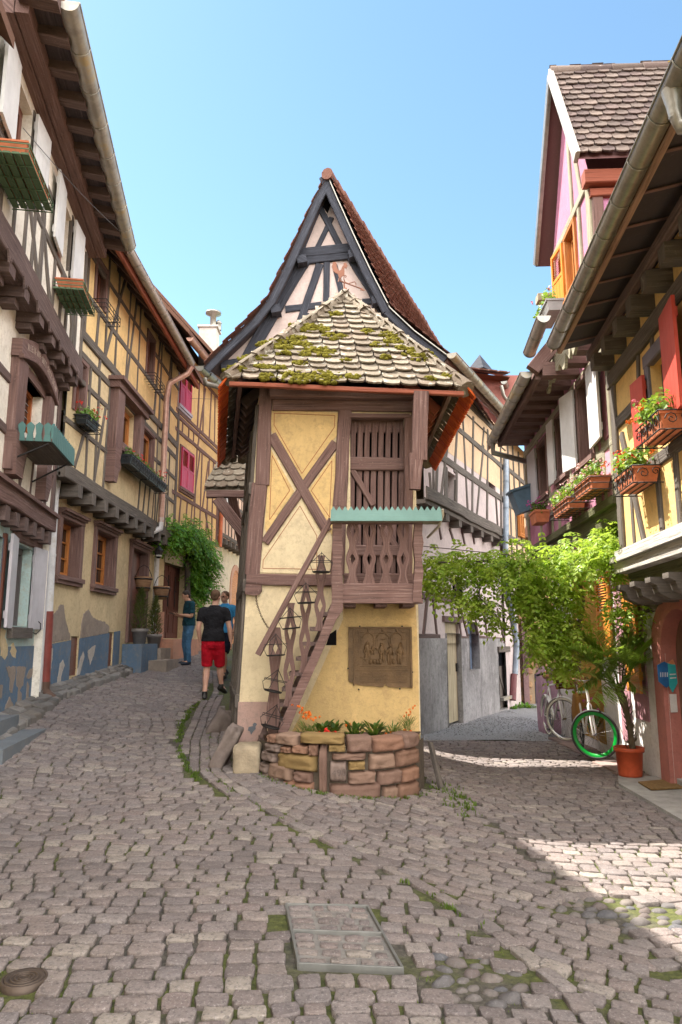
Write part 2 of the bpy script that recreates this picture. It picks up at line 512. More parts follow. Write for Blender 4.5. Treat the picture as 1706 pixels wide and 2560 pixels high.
WALL_L = [(-1.0, 27), (-4.0, 21), (-4.43, 17.3), (-4.43, 11), (-2.88, 1)]
WALL_R = [(4.3, 20), (4.06, 14), (3.75, 8.9), (2.95, 1)]
PLANT_C, PLANT_R = (.0, 8.02), (.93, 1.2)
COVER = [(-.31, 4.38), (-.2, 3.72), (.29, 3.72), (.15, 4.42)]
def in_poly(x, y, P):
    r = False
    for i in range(len(P)):
        (x0, y0), (x1, y1) = P[i], P[i - 1]
        if (y0 > y) != (y1 > y) and x < (x1 - x0) * (y - y0) / (y1 - y0) + x0: r = not r
    return r
def grow(P, d):
    cx = sum(p[0] for p in P) / len(P); cy = sum(p[1] for p in P) / len(P)
    return [(p[0] + math.copysign(d, p[0] - cx), p[1] + math.copysign(d, p[1] - cy)) for p in P]
COVER_G = grow(COVER, .05)
PATCHES = [(1.72, 4.62, .52, .26), (.62, 3.72, .22, .26)]
def blocked(x, y):
    if (abs((x - PLANT_C[0]) / PLANT_R[0]) ** 2 + abs((y - PLANT_C[1]) / PLANT_R[1]) ** 2) < .97 and y < 8.1: return True
    if y > 7.95 and -1.12 - .2 * (y - 8) < x < .9 + max(0, (y - 13)) * .5 + .5 * (y > 13): return True
    if in_poly(x, y, COVER_G): return True
    for a, b, c, d in PATCHES:
        if ((x - a) / c) ** 2 + ((y - b) / d) ** 2 < .9: return True
    if (x + 1.43) ** 2 + (y - 3.57) ** 2 < .011: return True
    return False

# earth and mortar under everything, one sheet out to the horizon
def street_material():
    m, t, b = _new('street_bed')
    p = coords(t)
    n1 = noi(t, p, 1.1, 5, .6); n2 = noi(t, p, 30, 4, .7)
    dirt = ramp(t, n2, [(.3, (.035, .03, .025)), (.55, (.085, .075, .06)), (.8, (.17, .15, .13))])
    moss = ramp(t, n2, [(.3, (.025, .035, .006)), (.6, (.09, .10, .02)), (.8, (.15, .17, .035))])
    c = mixc(t, ramp(t, n1, [(.42, (0, 0, 0)), (.52, (.9,) * 3)]), dirt, moss)
    t.links.new(c, b.inputs['Base Color']); b.inputs['Roughness'].default_value = .95
    bump(t, b, n2, .8, .02); return m
xs = [-400, -100, -30, -12] + [-8 + .25 * i for i in range(65)] + [12, 30, 100, 400]
ys = [-400, -100, -30, -10] + [-4 + .25 * i for i in range(140)] + [40, 60, 120, 400]
g = MB(); nx = len(xs)
g.add([(x, y, gz(max(-8, min(8, x)), min(y, 31)) - .022) for y in ys for x in xs],
      [(j * nx + i, j * nx + i + 1, (j + 1) * nx + i + 1, (j + 1) * nx + i) for j in range(len(ys) - 1) for i in range(nx - 1)], smooth=True)
g.build('ground', street_material(), kind='structure')

# the setts, each one a worn stone
M_SETT = island('porphyry_setts', [(.225, .20, .195), (.285, .25, .24), (.265, .245, .245), (.33, .295, .275), (.275, .235, .225), (.315, .29, .28), (.25, .225, .225), (.39, .36, .325), (.285, .25, .24), (.30, .27, .262)], .75, 1.0, 24, .25, None, .8)
def sett(mb, x, y, L, W, ang, dz=0, low=0, squ=.2):
    ca, sa = math.cos(ang), math.sin(ang)
    tilt = rnd.uniform(-.035, .035), rnd.uniform(-.04, .04)
    top = .0 + rnd.uniform(-.004, .006) + dz
    hl, hw = L / 2, W / 2
    base = []
    for (u, v) in ((-1, -.55), (-.62, -1), (0, -1), (.62, -1), (1, -.55), (1, .55), (.62, 1), (0, 1), (-.62, 1), (-1, .55)):
        u2 = u * (1 if abs(u) < 1 else 1) * hl + rnd.uniform(-.13, .13) * hw
        v2 = v * hw + rnd.uniform(-.15, .15) * hw
        if abs(u) == .62: u2 = math.copysign(hl * .86, u) + rnd.uniform(-.06, .06) * hw
        base.append((u2, v2))
    vs = []
    for k, h in ((1, -.05), (.99, top - .005), (.955, top), (.87, top + .001)):
        for (u, v) in base:
            q = k
            uu = u * (1 - (1 - k) * hw / hl); vv = v * q
            z = h + tilt[0] * uu + tilt[1] * vv + (rnd.uniform(-.0025, .0025) if k < 1 else 0)
            X = x + uu * ca - vv * sa; Y = y + uu * sa + vv * ca
            vs.append((X, Y, gz(X, Y) + z))
    n = len(base)
    X, Y = x, y
    vs.append((X, Y, gz(X, Y) + top + rnd.uniform(-.001, .005)))
    fs = []
    for r in (0, 1, 2):
        for i in range(n):
            j = (i + 1) % n
            fs.append((r * n + i, r * n + j, (r + 1) * n + j, (r + 1) * n + i))
    for i in range(n): fs.append((3 * n + i, 3 * n + (i + 1) % n, 4 * n))
    mb.add(vs, fs, smooth=True)

def lay_zone(mb, ang, origin, ur, vr, test, pitch=.105, lmin=.115, lmax=.195, warp=.06):
    ca, sa = math.cos(ang), math.sin(ang)
    v = vr[0]
    while v < vr[1]:
        p = pitch * rnd.uniform(.9, 1.12)
        u = ur[0] - rnd.random() * .2
        while u < ur[1]:
            L = rnd.uniform(lmin, lmax)
            uc, vc = u + L / 2, v + p / 2
            vw = vc + warp * noise.noise(Vector((uc * .55, vc * .4, 3))) * 2.2
            x = origin[0] + uc * ca - vw * sa; y = origin[1] + uc * sa + vw * ca
            if test(x, y) and not blocked(x, y):
                sl = warp * 2.2 * (noise.noise(Vector(((uc + .1) * .55, vc * .4, 3))) - noise.noise(Vector(((uc - .1) * .55, vc * .4, 3)))) / .2
                sett(mb, x, y, L - rnd.uniform(.010, .024), p - rnd.uniform(.008, .017), ang + math.atan(sl) + rnd.uniform(-.03, .03))
            u += L
        v += p
def lx(y): return interp(WALL_L, y) + (.34 if y < 10 else .3 if y < 16 else .1)
def rx(y): return interp(WALL_R, y) - .38
st = MB()
def tA(x, y):
    e = interp(LINE_A, y) if y > 6.5 else interp(LINE_B, y)
    return lx(y) < x < e - .05
lay_zone(st, R(2), (0, 0), (-5, 1.4), (2.1, 22), tA)
lay_zone(st, R(-27), (0, 6), (-3, 4), (-5, 2.2), lambda x, y: x > interp(LINE_B, y) + .12 and x < xc(y) - .03 and y < 7.6 and y > 2)
lay_zone(st, R(9), (1.2, 4.9), (-1, 4), (-3.4, 0), lambda x, y: x > xc(y) + .03 and x < rx(y) and y < 4.9 and y > 2, .112, .12, .20)
lay_zone(st, R(-2), (0, 0), (.5, 4.5), (4.55, 12.6), lambda x, y: x > (xc(y) + .03 if y < 7.6 else .95) and x < rx(y) and y > 4.88 and y < 13.0 + .3 * noise.noise(Vector((x * 2, 0, 0))), .10, .12, .19)
# courses that follow the tower, and the drain line
def course(mb, tab, off, y0, y1, w=.105):
    pts = []
    for i in range(240):
        y = y1 - (y1 - y0) * i / 239; x = interp(tab, y)
        d = Vector((interp(tab, y - .15) - interp(tab, y + .15), -.3)).normalized()
        nn = Vector((-d.y, d.x)); pts.append(Vector((x, y)) + nn * off)
    acc = 0; want = rnd.uniform(.13, .22); start = pts[0]
    for a, b in zip(pts, pts[1:]):
        acc += (b - a).length
        if acc >= want:
            m = (start + b) / 2
            if not blocked(m.x, m.y) and (off > 0 or m.x > interp(LINE_A, m.y) + .04): sett(mb, m.x, m.y, acc - .014, w - .012, math.atan2(b.y - start.y, b.x - start.x))
            start = b; acc = 0; want = rnd.uniform(.13, .22)
course(st, LINE_B, .045, 3.2, 16.5, .11)
for k in range(1, 9): course(st, LINE_B, .045 + .11 * k, 6.6 - .1 * k if k < 5 else 7.3, 16.5, .11)
for k in range(0, 6): course(st, LINE_B, -.06 - .11 * k, 6.2, 16.5, .11)
st.build('cobbled_street', M_SETT, kind='structure')

# river pebbles set where the setts have come out
M_PEB = island('river_pebbles', [(.18, .17, .17), (.23, .205, .19), (.20, .165, .155), (.27, .24, .215), (.165, .165, .175)], .7, .6, 14, .3, None, .5)
pb = MB()
for pi, (a, b, c, d) in enumerate(PATCHES):
    put = []
    for _ in range(900):
        q, r_ = rnd.random() * 6.28, math.sqrt(rnd.random())
        x, y = a + c * r_ * math.cos(q), b + d * r_ * math.sin(q)
        sz = rnd.uniform(.035, .07)
        if any((x - u) ** 2 + (y - v) ** 2 < (.85 * (sz + s_)) ** 2 for u, v, s_ in put): continue
        put.append((x, y, sz)); an = rnd.uniform(-.5, .8)
        pb.blob(gpt(x, y, -.026), sz, sz * rnd.uniform(.55, .75), sz * .5, seed=len(pb.v), amp=.25, nu=12, nv=8,
                ax=(Vector((math.cos(an), math.sin(an), 0)), Vector((-math.sin(an), math.cos(an), 0)), Vector((0, 0, 1))))
pb.build('pebble_paving', M_PEB, kind='structure')

# loose grey gravel further down the right-hand lane
M_GRAV = plain('lane_gravel_bed', (.27, .275, .285), .95, 0, .5, 30, .9)
gr = MB()
for i in range(30):
    for j in range(12):
        y0, y1 = 12.6 + i * .4, 13.0 + i * .4
        def gx(y, q): 
            a = 1.2 + .5 * (y - 13.3); b = 5.6 + .1 * (y - 12)
            return a + (b - a) * q / 12
        def gq(q, y): x = gx(y, q); return gpt(x, y, -.004 + .03 * noise.noise(Vector((x * .9, y * .9, 1))))
        gr.add([gq(j, y0), gq(j + 1, y0), gq(j + 1, y1), gq(j, y1)], [(0, 1, 2, 3)], smooth=True)
gr.build('lane', M_GRAV, kind='structure')
gs = MB()
for _ in range(2600):
    y = rnd.uniform(12.6, 19); x = rnd.uniform(1.2 + .5 * (y - 13.3) if y > 13.3 else 1.2, 4.2); k_ = rnd.uniform(.006, .016)
    gs.blob(gpt(x, y, .005), k_, k_ * .8, k_ * .6, len(gs.v), .3, 6, 4)
gs.build('lane_gravel', island('pale_gravel', [(.3, .3, .31), (.22, .22, .23), (.38, .38, .38)], .9, .3), kind='stuff', label='loose grey gravel covering the far part of the right lane', cat='gravel')

# rough flagged apron along the left-hand houses
M_APR = island('apron_stones', [(.20, .19, .18), (.27, .26, .25), (.17, .17, .17), (.33, .32, .31), (.24, .22, .20)], .85, .8, 11, .25)
ap = MB()
def apz(x, y):
    xw, xe = interp(WALL_L, y) + .0, lx(y)
    return gz(xe, y) + .07 + (xe - x) / max(.05, xe - xw) * .11
y = 6.4
while y < 16.6:
    n = 2 if y < 9.8 else 3
    xw, xe = interp(WALL_L, y) - .02, lx(y) + .02 * math.sin(y * 5)
    dy = rnd.uniform(.12, .3)
    for k in range(n):
        a, b = xw + (xe - xw) * k / n + .01, xw + (xe - xw) * (k + 1) / n - .012
        q = [(a + rnd.uniform(-.02, .02), y + rnd.uniform(-.02, .02)), (b + rnd.uniform(-.02, .02), y + rnd.uniform(-.02, .02)),
             (b + rnd.uniform(-.02, .02), y + dy - .015), (a + rnd.uniform(-.02, .02), y + dy - .015)]
        h = rnd.uniform(-.01, .02)
        vs = [(p[0], p[1], apz(*p) + h - .3) for p in q] + [(p[0], p[1], apz(*p) + h - .012) for p in q]
        cx, cy = sum(p[0] for p in q) / 4, sum(p[1] for p in q) / 4
        q2 = [(cx + (p[0] - cx) * .84, cy + (p[1] - cy) * .84) for p in q]
        vs += [(p[0], p[1], apz(*p) + h + rnd.uniform(-.006, .006)) for p in q2]
        ap.add(vs, [(0, 1, 5, 4), (1, 2, 6, 5), (2, 3, 7, 6), (3, 0, 4, 7), (4, 5, 9, 8), (5, 6, 10, 9), (6, 7, 11, 10), (7, 4, 8, 11), (8, 9, 10, 11)])
    y += dy
ap.build('stone_apron', M_APR, kind='structure')

# pinkish slabs and kerb along the right-hand houses
M_SLAB = island('pink_slabs', [(.33, .26, .24), (.38, .31, .29), (.30, .25, .24)], .85, .5, 12, .25)
pv = MB()
y = 8.75
while y < 12.6:
    dy = rnd.uniform(.5, .9); xw, xe = interp(WALL_R, y) - .01, rx(y) + .02
    q = [(xe, y), (xw, y), (xw, y + dy - .02), (xe - .02, y + dy - .02)]
    pv.add([(p[0], p[1], gz(*p) - .1) for p in q] + [(p[0], p[1], gz(*p) + .022) for p in q], [(0, 1, 5, 4), (1, 2, 6, 5), (2, 3, 7, 6), (3, 0, 4, 7), (4, 5, 6, 7)])
    y += dy
pv.build('pavement', M_SLAB, kind='structure')
M_CONC = plain('worn_concrete', (.34, .33, .31), .9, 0, .3, 5, .4)
ds = MB()
q = [(2.95, 5.2), (3.5, 5.2), (3.74, 8.95), (3.30, 9.0), (3.12, 8.5)]
ds.add([(p[0], p[1], gz(*p) - .1) for p in q] + [(p[0], p[1], gz(*p) + .035) for p in q],
       [(i, (i + 1) % 5, 5 + (i + 1) % 5, 5 + i) for i in range(5)] + [(5, 6, 7, 8, 9)])
ds.build('concrete_pavement', M_CONC, kind='structure')

# inspection cover: steel frame, mortar bed, inlaid setts
cv = empty('inspection_cover', gpt(0, 4.05), 'rectangular steel framed inspection cover filled with mortar and pink setts in the street', 'cover')
def cq(u, v):
    a = Vector(COVER[1]).lerp(Vector(COVER[2]), u); b = Vector(COVER[0]).lerp(Vector(COVER[3]), u); return a.lerp(b, v)
fr = MB()
for (u0, v0), (u1, v1) in (((0, 0), (1, 0)), ((1, 0), (1, 1)), ((1, 1), (0, 1)), ((0, 1), (0, 0)), ((0, .52), (1, .52))):
    a, b = cq(u0, v0), cq(u1, v1)
    fr.beam(gpt(a.x, a.y), gpt(b.x, b.y), .014, .012, (0, 0, 1), back=.04, wob=0, seg=2)
fr.build('frame', plain('galvanised_frame', (.2, .2, .19), .5, .4), cv)
bed = MB(); bed.add([gpt(*cq(u, v), -.007) for u, v in ((0, 0), (1, 0), (1, 1), (0, 1))], [(0, 1, 2, 3)]); bed.build('mortar_bed', plain('grey_mortar', (.21, .195, .18), .95, 0, .3, 20, .6), cv)
ins = MB()
for half in (0, 1):
    for r_ in range(4):
        k0 = 0
        while k0 < .96:
            L = rnd.choice([.17, .24, .3]); L = min(L, .97 - k0)
            if L > .08:
                a = cq(k0 + .025, half * .52 + .045 + r_ * .118); b = cq(k0 + L - .02, half * .52 + .045 + r_ * .118); c_ = cq(k0 + .03, half * .52 + .125 + r_ * .118)
                m_ = (b + c_) / 2
                sett(ins, m_.x, m_.y, (b - a).length, (c_ - a).length * .9, math.atan2(b.y - a.y, b.x - a.x), .0)
            k0 += L
ins.build('inlaid_setts', M_SETT, cv)
# small round valve cover
rc = empty('valve_cover', gpt(-1.43, 3.57), 'small round cast iron valve cover in the lower left of the street', 'cover')
q = MB(); q.lathe([(0, .004), (.07, .004), (.075, .008), (.085, .008), (.085, -.03)], gpt(-1.43, 3.57), 24)
for k in range(3):
    q.lathe([(.018 + k * .018, .0045), (.018 + k * .018, .009), (.026 + k * .018, .009), (.026 + k * .018, .0045)], gpt(-1.43, 3.57), 20)
q.build('lid', plain('rusty_cast_iron', (.10, .075, .06), .6, .5), rc)
q = MB(); q.lathe([(.088, -.03), (.088, .006), (.10, .006), (.10, -.03)], gpt(-1.43, 3.57), 24); q.build('ring', plain('rusty_cast_iron', (.1, .07, .06)), rc)

# grass and moss in the joints (nobody could count it)
M_GRASS = leafmat('joint_grass', [(.05, .10, .012), (.08, .14, .02), (.04, .08, .01), (.12, .17, .03)], .3, .6)
ms = MB()
def tuft(mb, x, y, n, h, spread, z=None):
    for _ in range(n):
        a = rnd.random() * 6.28; r_ = spread * math.sqrt(rnd.random())
        px, py = x + r_ * math.cos(a), y + r_ * math.sin(a)
        zz = (gz(px, py) - .012) if z is None else z
        d = rnd.random() * 6.28; hh = h * rnd.uniform(.4, 1); ww = hh * .22; b = hh * rnd.uniform(.1, .7)
        p = Vector((px, py, zz)); dv = Vector((math.cos(d), math.sin(d), 0)); sv = Vector((-dv.y, dv.x, 0))
        mb.add([p - sv * ww, p + sv * ww, p + dv * b * .5 + Vector((0, 0, hh * .6)) + sv * ww * .6, p + dv * b + Vector((0, 0, hh)), p + dv * b * .5 + Vector((0, 0, hh * .6)) - sv * ww * .6],
               [(0, 1, 2, 4), (4, 2, 3)])
for tab, y0, y1, dens, off in ((LINE_A, 7.0, 12.5, 75, 0), (LINE_B, 4.2, 10, 30, -.02), (LINE_B, 7.6, 11, 20, .3)):
    for _ in range(int((y1 - y0) * dens * .5)):
        y = rnd.uniform(y0, y1); x = interp(tab, y) + off + rnd.gauss(0, .02)
        if noise.noise(Vector((x, y * 1.2, off))) > (-.35 if dens > 50 else .0): tuft(ms, x, y, 7, .035, .03)
for _ in range(1500):
    x, y = rnd.uniform(-3.2, 2.6), rnd.uniform(2.5, 7.5)
    if noise.noise(Vector((x * .8, y * .8, 9))) > .1 and not blocked(x, y): tuft(ms, x, y, 5, .016, .03)
for _ in range(90):
    a = rnd.uniform(3.3, 6.1); tuft(ms, PLANT_C[0] + PLANT_R[0] * 1.04 * math.cos(a), PLANT_C[1] + PLANT_R[1] * 1.04 * math.sin(a), 7, .04, .04)
for _ in range(60):
    tuft(ms, rnd.uniform(.95, 1.25), rnd.uniform(6.6, 8), 6, .05, .05)
ms.build('joint_grass', M_GRASS, kind='stuff', label='short green grass and moss growing in the joints of the cobbled street', cat='grass')
# ------------------------------------------------------------------ shared builders
def tiles(mb, e0, e1, r0, r1, w=.17, gauge=.15, th=.016, jit=1.0, clip=None, tail=.55, rows_from=0):
    """beaver-tail tiles on the slope e0 e1 (eave, left to right seen from outside) up to r0 r1"""
    e0, e1, r0, r1 = map(Vector, (e0, e1, r0, r1))
    n = (e1 - e0).cross((r0 + r1) / 2 - (e0 + e1) / 2).normalized()
    H = ((r0 + r1) / 2 - (e0 + e1) / 2).length
    rows = max(1, int(H / gauge)); g = 1 / rows
    for r in range(rows_from, rows):
        a, b = e0.lerp(r0, r * g), e1.lerp(r1, r * g)
        a2, b2 = e0.lerp(r0, min(1, (r + 1.7) * g)), e1.lerp(r1, min(1, (r + 1.7) * g))
        L = (b - a).length
        if L < w * .5: continue
        ux = (b - a) / L
        up = ((r0 + r1) / 2 - (e0 + e1) / 2).normalized()
        k = -w * (.5 if r % 2 else 0) - rnd.uniform(0, .02) * jit
        TL = gauge * 1.75
        while k < L:
            x0, x1 = k, k + w
            k += w
            x0 = max(x0, -.01); x1 = min(x1, L + .01)
            ww = x1 - x0
            if ww < .05: continue
            ww -= .006
            sk = rnd.uniform(-.035, .035) * jit; dl = rnd.uniform(-.014, .014) * jit; lift = rnd.uniform(0, .007) * jit
            c = a + ux * ((x0 + x1) / 2) + up * dl
            if clip and not clip(c): continue
            hw = ww / 2
            prof = [(-hw, tail * w), (-hw * .93, tail * w * .45), (-hw * .7, tail * w * .16), (-hw * .36, .012), (0, 0), (hw * .36, .012), (hw * .7, tail * w * .16), (hw * .93, tail * w * .45), (hw, tail * w)]
            pts = prof + [(hw, TL), (-hw, TL)]
            top = []; bot = []
            for (px_, py_) in pts:
                h = th * 2.3 * (1 - py_ / TL) + .004 + lift
                q = c + ux * (px_ + sk * py_) + up * py_
                top.append(q + n * (h + th)); bot.append(q + n * h)
            m = len(pts)
            mb.add(top + bot[:9], [tuple(range(m))] + [(i + 1, i, m + i, m + i + 1) for i in range(8)])
def ridge_stones(mb, p0, p1, r=.075, step=.3, seed=0):
    p0, p1 = Vector(p0), Vector(p1); L = (p1 - p0).length; n = max(2, int(L / step))
    for i in range(n):
        a, b = p0.lerp(p1, i / n), p0.lerp(p1, (i + 1.12) / n)
        rr = r * rnd.uniform(.88, 1.1)
        mb.tube([a + Vector((0, 0, -.01)), a.lerp(b, .4), b + Vector((0, 0, .012))], [rr * 1.12, rr, rr * .82], 9)

M_YEL = plaster('ochre_plaster', (.62, .44, .20), (.38, .26, .13), .5)
M_YELP = plaster('pale_ochre_plaster', (.66, .55, .36), (.42, .33, .22), .5)
M_PINKB = plaster('pink_plinth_plaster', (.42, .28, .24), (.25, .2, .18), .5)
M_LINE = plain('painted_line_brown', (.30, .10, .045), .9)
M_ROOF1 = island('lichen_grey_tiles', [(.24, .21, .175), (.34, .31, .265), (.20, .17, .14), (.38, .35, .30), (.28, .235, .195), (.18, .15, .125), (.32, .285, .24), (.23, .205, .17)], .9, .9, 20, .15, ((.44, .43, .37), 9, .56, .6))
M_MOSS = plain('yellow_green_moss', (.135, .12, .018), 1, 0, .6, 22, 1.0, .05)
M_TOR = island('orange_clay_tiles', [(.48, .14, .035), (.56, .19, .05), (.40, .10, .03)], .8, .4, 14)
M_TURQ = paint('turquoise_paint', (.17, .31, .29), .6, .5, (.12, .15, .14))
M_TERRB = plain('bronze_relief', (.15, .09, .042), .6, .15, .35, 9, .5)

T = Fac((0, 8), (1, 0))
def th(p, o=0): return T.hit(p, o)
tower = empty('pigeon_tower', (-.1, 8, .3), 'narrow yellow half timbered tower house with mossy tiled roof at the street fork', 'house')
def XL(z): return lerp(-1.125, -.945, (z - .3) / 4.1)
XR = .852
dS0, dZ1 = th(B3(798, 338)); dS1, dZ0 = th(B3(1132, 1275))
zt = 4.45
def YB(x, z, y): return Vector((x, y, z))
bw = MB()
def q4(a, b, c, d, mb=bw): mb.add([a, b, c, d], [(0, 1, 2, 3)])
nz = 14
zs = sorted([.0 + zt * i / nz for i in range(nz + 1)] + [dZ0, dZ1])
for z0, z1 in zip(zs, zs[1:]):
    cut = z0 >= dZ0 - 1e-4 and z1 <= dZ1 + 1e-4
    if cut:
        q4(T.pt(XL(z0), z0), T.pt(dS0, z0), T.pt(dS0, z1), T.pt(XL(z1), z1)); q4(T.pt(dS1, z0), T.pt(XR, z0), T.pt(XR, z1), T.pt(dS1, z1))
    else: q4(T.pt(XL(z0), z0), T.pt(XR, z0), T.pt(XR, z1), T.pt(XL(z1), z1))
    q4(Vector((XL(z0) - .42, 10.4, z0)), Vector((XL(z0), 8, z0)), Vector((XL(z1), 8, z1)), Vector((XL(z1) - .42, 10.4, z1)))
    q4(Vector((XR, 8, z0)), Vector((XR, 10.4, z0)), Vector((XR, 10.4, z1)), Vector((XR, 8, z1)))
    q4(Vector((XR, 10.4, z0)), Vector((XL(z0) - .42, 10.4, z0)), Vector((XL(z1) - .42, 10.4, z1)), Vector((XR, 10.4, z1)))
rv = MB()
for (a, b, c, d) in ((dS0, dS0, dZ0, dZ1), (dS1, dS1, dZ0, dZ1)):
    q4(T.pt(a, c), T.pt(a, c, -.3), T.pt(a, d, -.3), T.pt(a, d), rv)
q4(T.pt(dS0, dZ1), T.pt(dS1, dZ1), T.pt(dS1, dZ1, -.3), T.pt(dS0, dZ1, -.3), rv); q4(T.pt(dS0, dZ0), T.pt(dS1, dZ0), T.pt(dS1, dZ0, -.3), T.pt(dS0, dZ0, -.3), rv)
rv.build('door_reveal', M_DARK, tower)
bw.build('wall', M_YELP, tower)
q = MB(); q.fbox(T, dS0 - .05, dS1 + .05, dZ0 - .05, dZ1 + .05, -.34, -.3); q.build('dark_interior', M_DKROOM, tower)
# stronger ochre on the upper panels; right of the stair it paints the fall of light onto the same plaster
q = MB()
q.prism(T, [th(B4(*p)) for p in ((860, 290), (1350, 290), (1365, 600), (1378, 1230), (480, 1230), (620, 950), (860, 400))], -.02, .003)
for pl in ([(325, 300), (735, 315), (720, 450), (515, 725), (330, 420)], [(325, 525), (465, 780), (300, 1025), (290, 1000)], [(712, 550), (545, 780), (690, 1040), (705, 1000)]):
    q.prism(T, [th(B3(*p)) for p in pl], -.02, .012)
q.build('ochre_panel_and_light', M_YEL, tower)
q = MB(); q.prism(T, [th(B3(*p)) for p in ((500, 850), (625, 1060), (665, 1275), (250, 1262), (262, 1185))], -.02, .012); q.build('pale_panel', M_YELP, tower)
q = MB()
def outline(mb, P, wd=.007, o=.0135):
    P = [th(p) for p in P]
    for a, b in zip(P, P[1:] + P[:1]): mb.beam(T.pt(*a, o), T.pt(*b, o), wd, .0015, T.N, back=.003, wob=0, seg=1)
for pl in ([(348, 318), (708, 332), (704, 402), (512, 676), (347, 388)], [(335, 568), (440, 776), (320, 950)], [(690, 600), (567, 777), (676, 935)], [(500, 868), (600, 1045), (600, 1244), (280, 1238), (282, 1190)]):
    outline(q, [B3(*p) for p in pl])
q.build('painted_border', M_LINE, tower)
q = MB(); q.prism(T, [th(B4(*p)) for p in ((152, 958), (348, 958), (348, 1280), (138, 1280))], -.03, .006); q.build('plinth_band', M_PINKB, tower)
q = MB(); q.prism(T, [th(B4(*p), .007) for p in ((262, 1098), (248, 1110), (252, 1122), (222, 1128), (216, 1152), (230, 1158), (238, 1182), (252, 1160), (270, 1140), (268, 1126), (280, 1108))], .0, .009); q.build('damp_stain', plain('damp_stain', (.13, .14, .16), .9), tower)

f = MB()
def tb(mb, a, b, w, t=.04, o=0, Z=B3, **k): mb.fbeam(T, th(Z(*a), o), th(Z(*b), o), w, t, o, **k)
tb(f, (302, 170), (278, 745), .155, .05); tb(f, (262, 735), (218, 1275), .17, .045)
tb(f, (185, 1302), (745, 1310), .13, .05)
tb(f, (340, 272), (1185, 280), .13, .055)
tb(f, (330, 218), (1250, 232), .09, .16)
tb(f, (768, 305), (735, 870), .15, .045); tb(f, (735, 860), (722, 1275), .15, .04)
tb(f, (712, 492), (292, 1085), .105, .03); tb(f, (330, 448), (662, 1020), .115, .035)
tb(f, (1146, 330), (1140, 1300), .10, .03); tb(f, (795, 336), (1150, 336), .05, .05)
tb(f, (760, 1300), (1190, 1300), .12, .04)
f.build('timber_frame', M_BRWN, tower)
q = MB(); q.prism(T, [th(B3(*p)) for p in ((183, 1335), (275, 1340), (275, 1372), (262, 1392), (240, 1402), (178, 1392))], -.02, .07); q.build('corner_bracket', M_BRWN, tower)
# timbers on the left flank
LF = Fac((XL(2), 8), (-.173, 1))
q = MB()
sw = lambda s, z: Vector((XL(z) - .175 * s, 8 + s, z))
for s in (.12, 1.2, 2.3): q.beam(sw(s, .35), sw(s, 4.3), .14, .04, (-1, -.17, 0))
for z in (.95, 2.2, 3.3): q.beam(sw(0, z), sw(2.4, z), .14, .05, (-1, -.17, 0))
q.build('side_timbers', M_GREY, tower)

# slatted door
dr = MB()
for k in range(8):
    x = 816 + k * 41.5
    tb(dr, (x + 2, 372), (x - 14, 1290), .062, .03, -.14)
    tb(dr, (x + 19, 372), (x + 17, 432), .03, .025, -.14)
tb(dr, (800, 362), (1122, 365), .14, .03, -.15)
door = dr.build('door', M_BRWN, tower)
q = MB()
tb(q, (790, 618), (1130, 622), .15, .04, -.105); tb(q, (790, 1132), (1130, 1132), .13, .04, -.105); tb(q, (803, 642), (935, 862), .07, .03, -.105); tb(q, (970, 960), (1070, 1110), .07, .03, -.105)
q.build('ledge', M_BRWN, door)

# gallery
GO = .56
gx0, gz0 = th(B3(752, 1440), GO); gx1, _ = th(B3(1218, 1440), GO); gz1 = th(B3(960, 1327), GO)[1]
q = MB(); q.fbox(T, gx0 - .03, gx1 - .02, gz0 + .06, gz0 + .12, .0, GO - .04)
for x in (gx0 + .08, (gx0 + gx1) / 2, gx1 - .12): q.fbox(T, x - .06, x + .06, gz0 - .04, gz0 + .06, 0, GO - .05)
q.build('gallery_floor', M_BRWN, tower)
q = MB(); q.fbeam(T, (gx0, (gz0 + gz1) / 2), (gx1 - .03, (gz0 + gz1) / 2), gz1 - gz0, .03, GO)
q.fbeam(T, (gx0 - .02, gz0 + .005), (gx1 + .015, gz0 + .005), .035, .05, GO)
q.beam(T.pt(gx1 - .02, (gz0 + gz1) / 2, 0), T.pt(gx1 - .02, (gz0 + gz1) / 2, GO), gz1 - gz0, .03, (1, 0, 0))
q.build('gallery_board', M_BRWN, tower)
def splat(mb, F, p0, p1, w, o, t=.028, holes=((.2, .1), (.62, .1)), hw=.5):
    """fretted baluster: wavy board with diamond cut-outs"""
    P0, P1 = F.pt(*p0, o), F.pt(*p1, o); a = (P1 - P0); L = a.length; a /= L
    b = a.cross(F.N).normalized(); n = 46
    rows = []
    for i in range(n + 1):
        f_ = i / n; ou = .5 * w * (.76 + .24 * math.cos(2 * math.pi * (f_ - holes[0][0]) / (holes[1][0] - holes[0][0]) if len(holes) > 1 else 4 * math.pi * f_))
        ho = 0
        for c, hh in holes: ho = max(ho, (1 - abs(f_ - c) / hh) * w * .5 * hw)
        rows.append((P0 + a * (L * f_), ou, min(max(0, ho), ou * .8)))
    off = rnd.random() * 9
    for sgn in (-1, 1):
        for (c0, o0, h0), (c1, o1, h1), i in zip(rows, rows[1:], range(n)):
            pts = []
            for c, ou, ho in ((c0, o0, h0), (c1, o1, h1)):
                for x in (ho, ou): pts.append(c + b * (sgn * x))
            fr_ = [p + F.N * t for p in pts]; u0, u1 = off + L * i / n, off + L * (i + 1) / n
            uv4 = [(u0, 0), (u0, w), (u1, w), (u1, 0)]
            mb.add(fr_ + pts, [(0, 1, 3, 2), (5, 4, 6, 7), (1, 5, 7, 3), (0, 2, 6, 4)], [uv4] * 4)
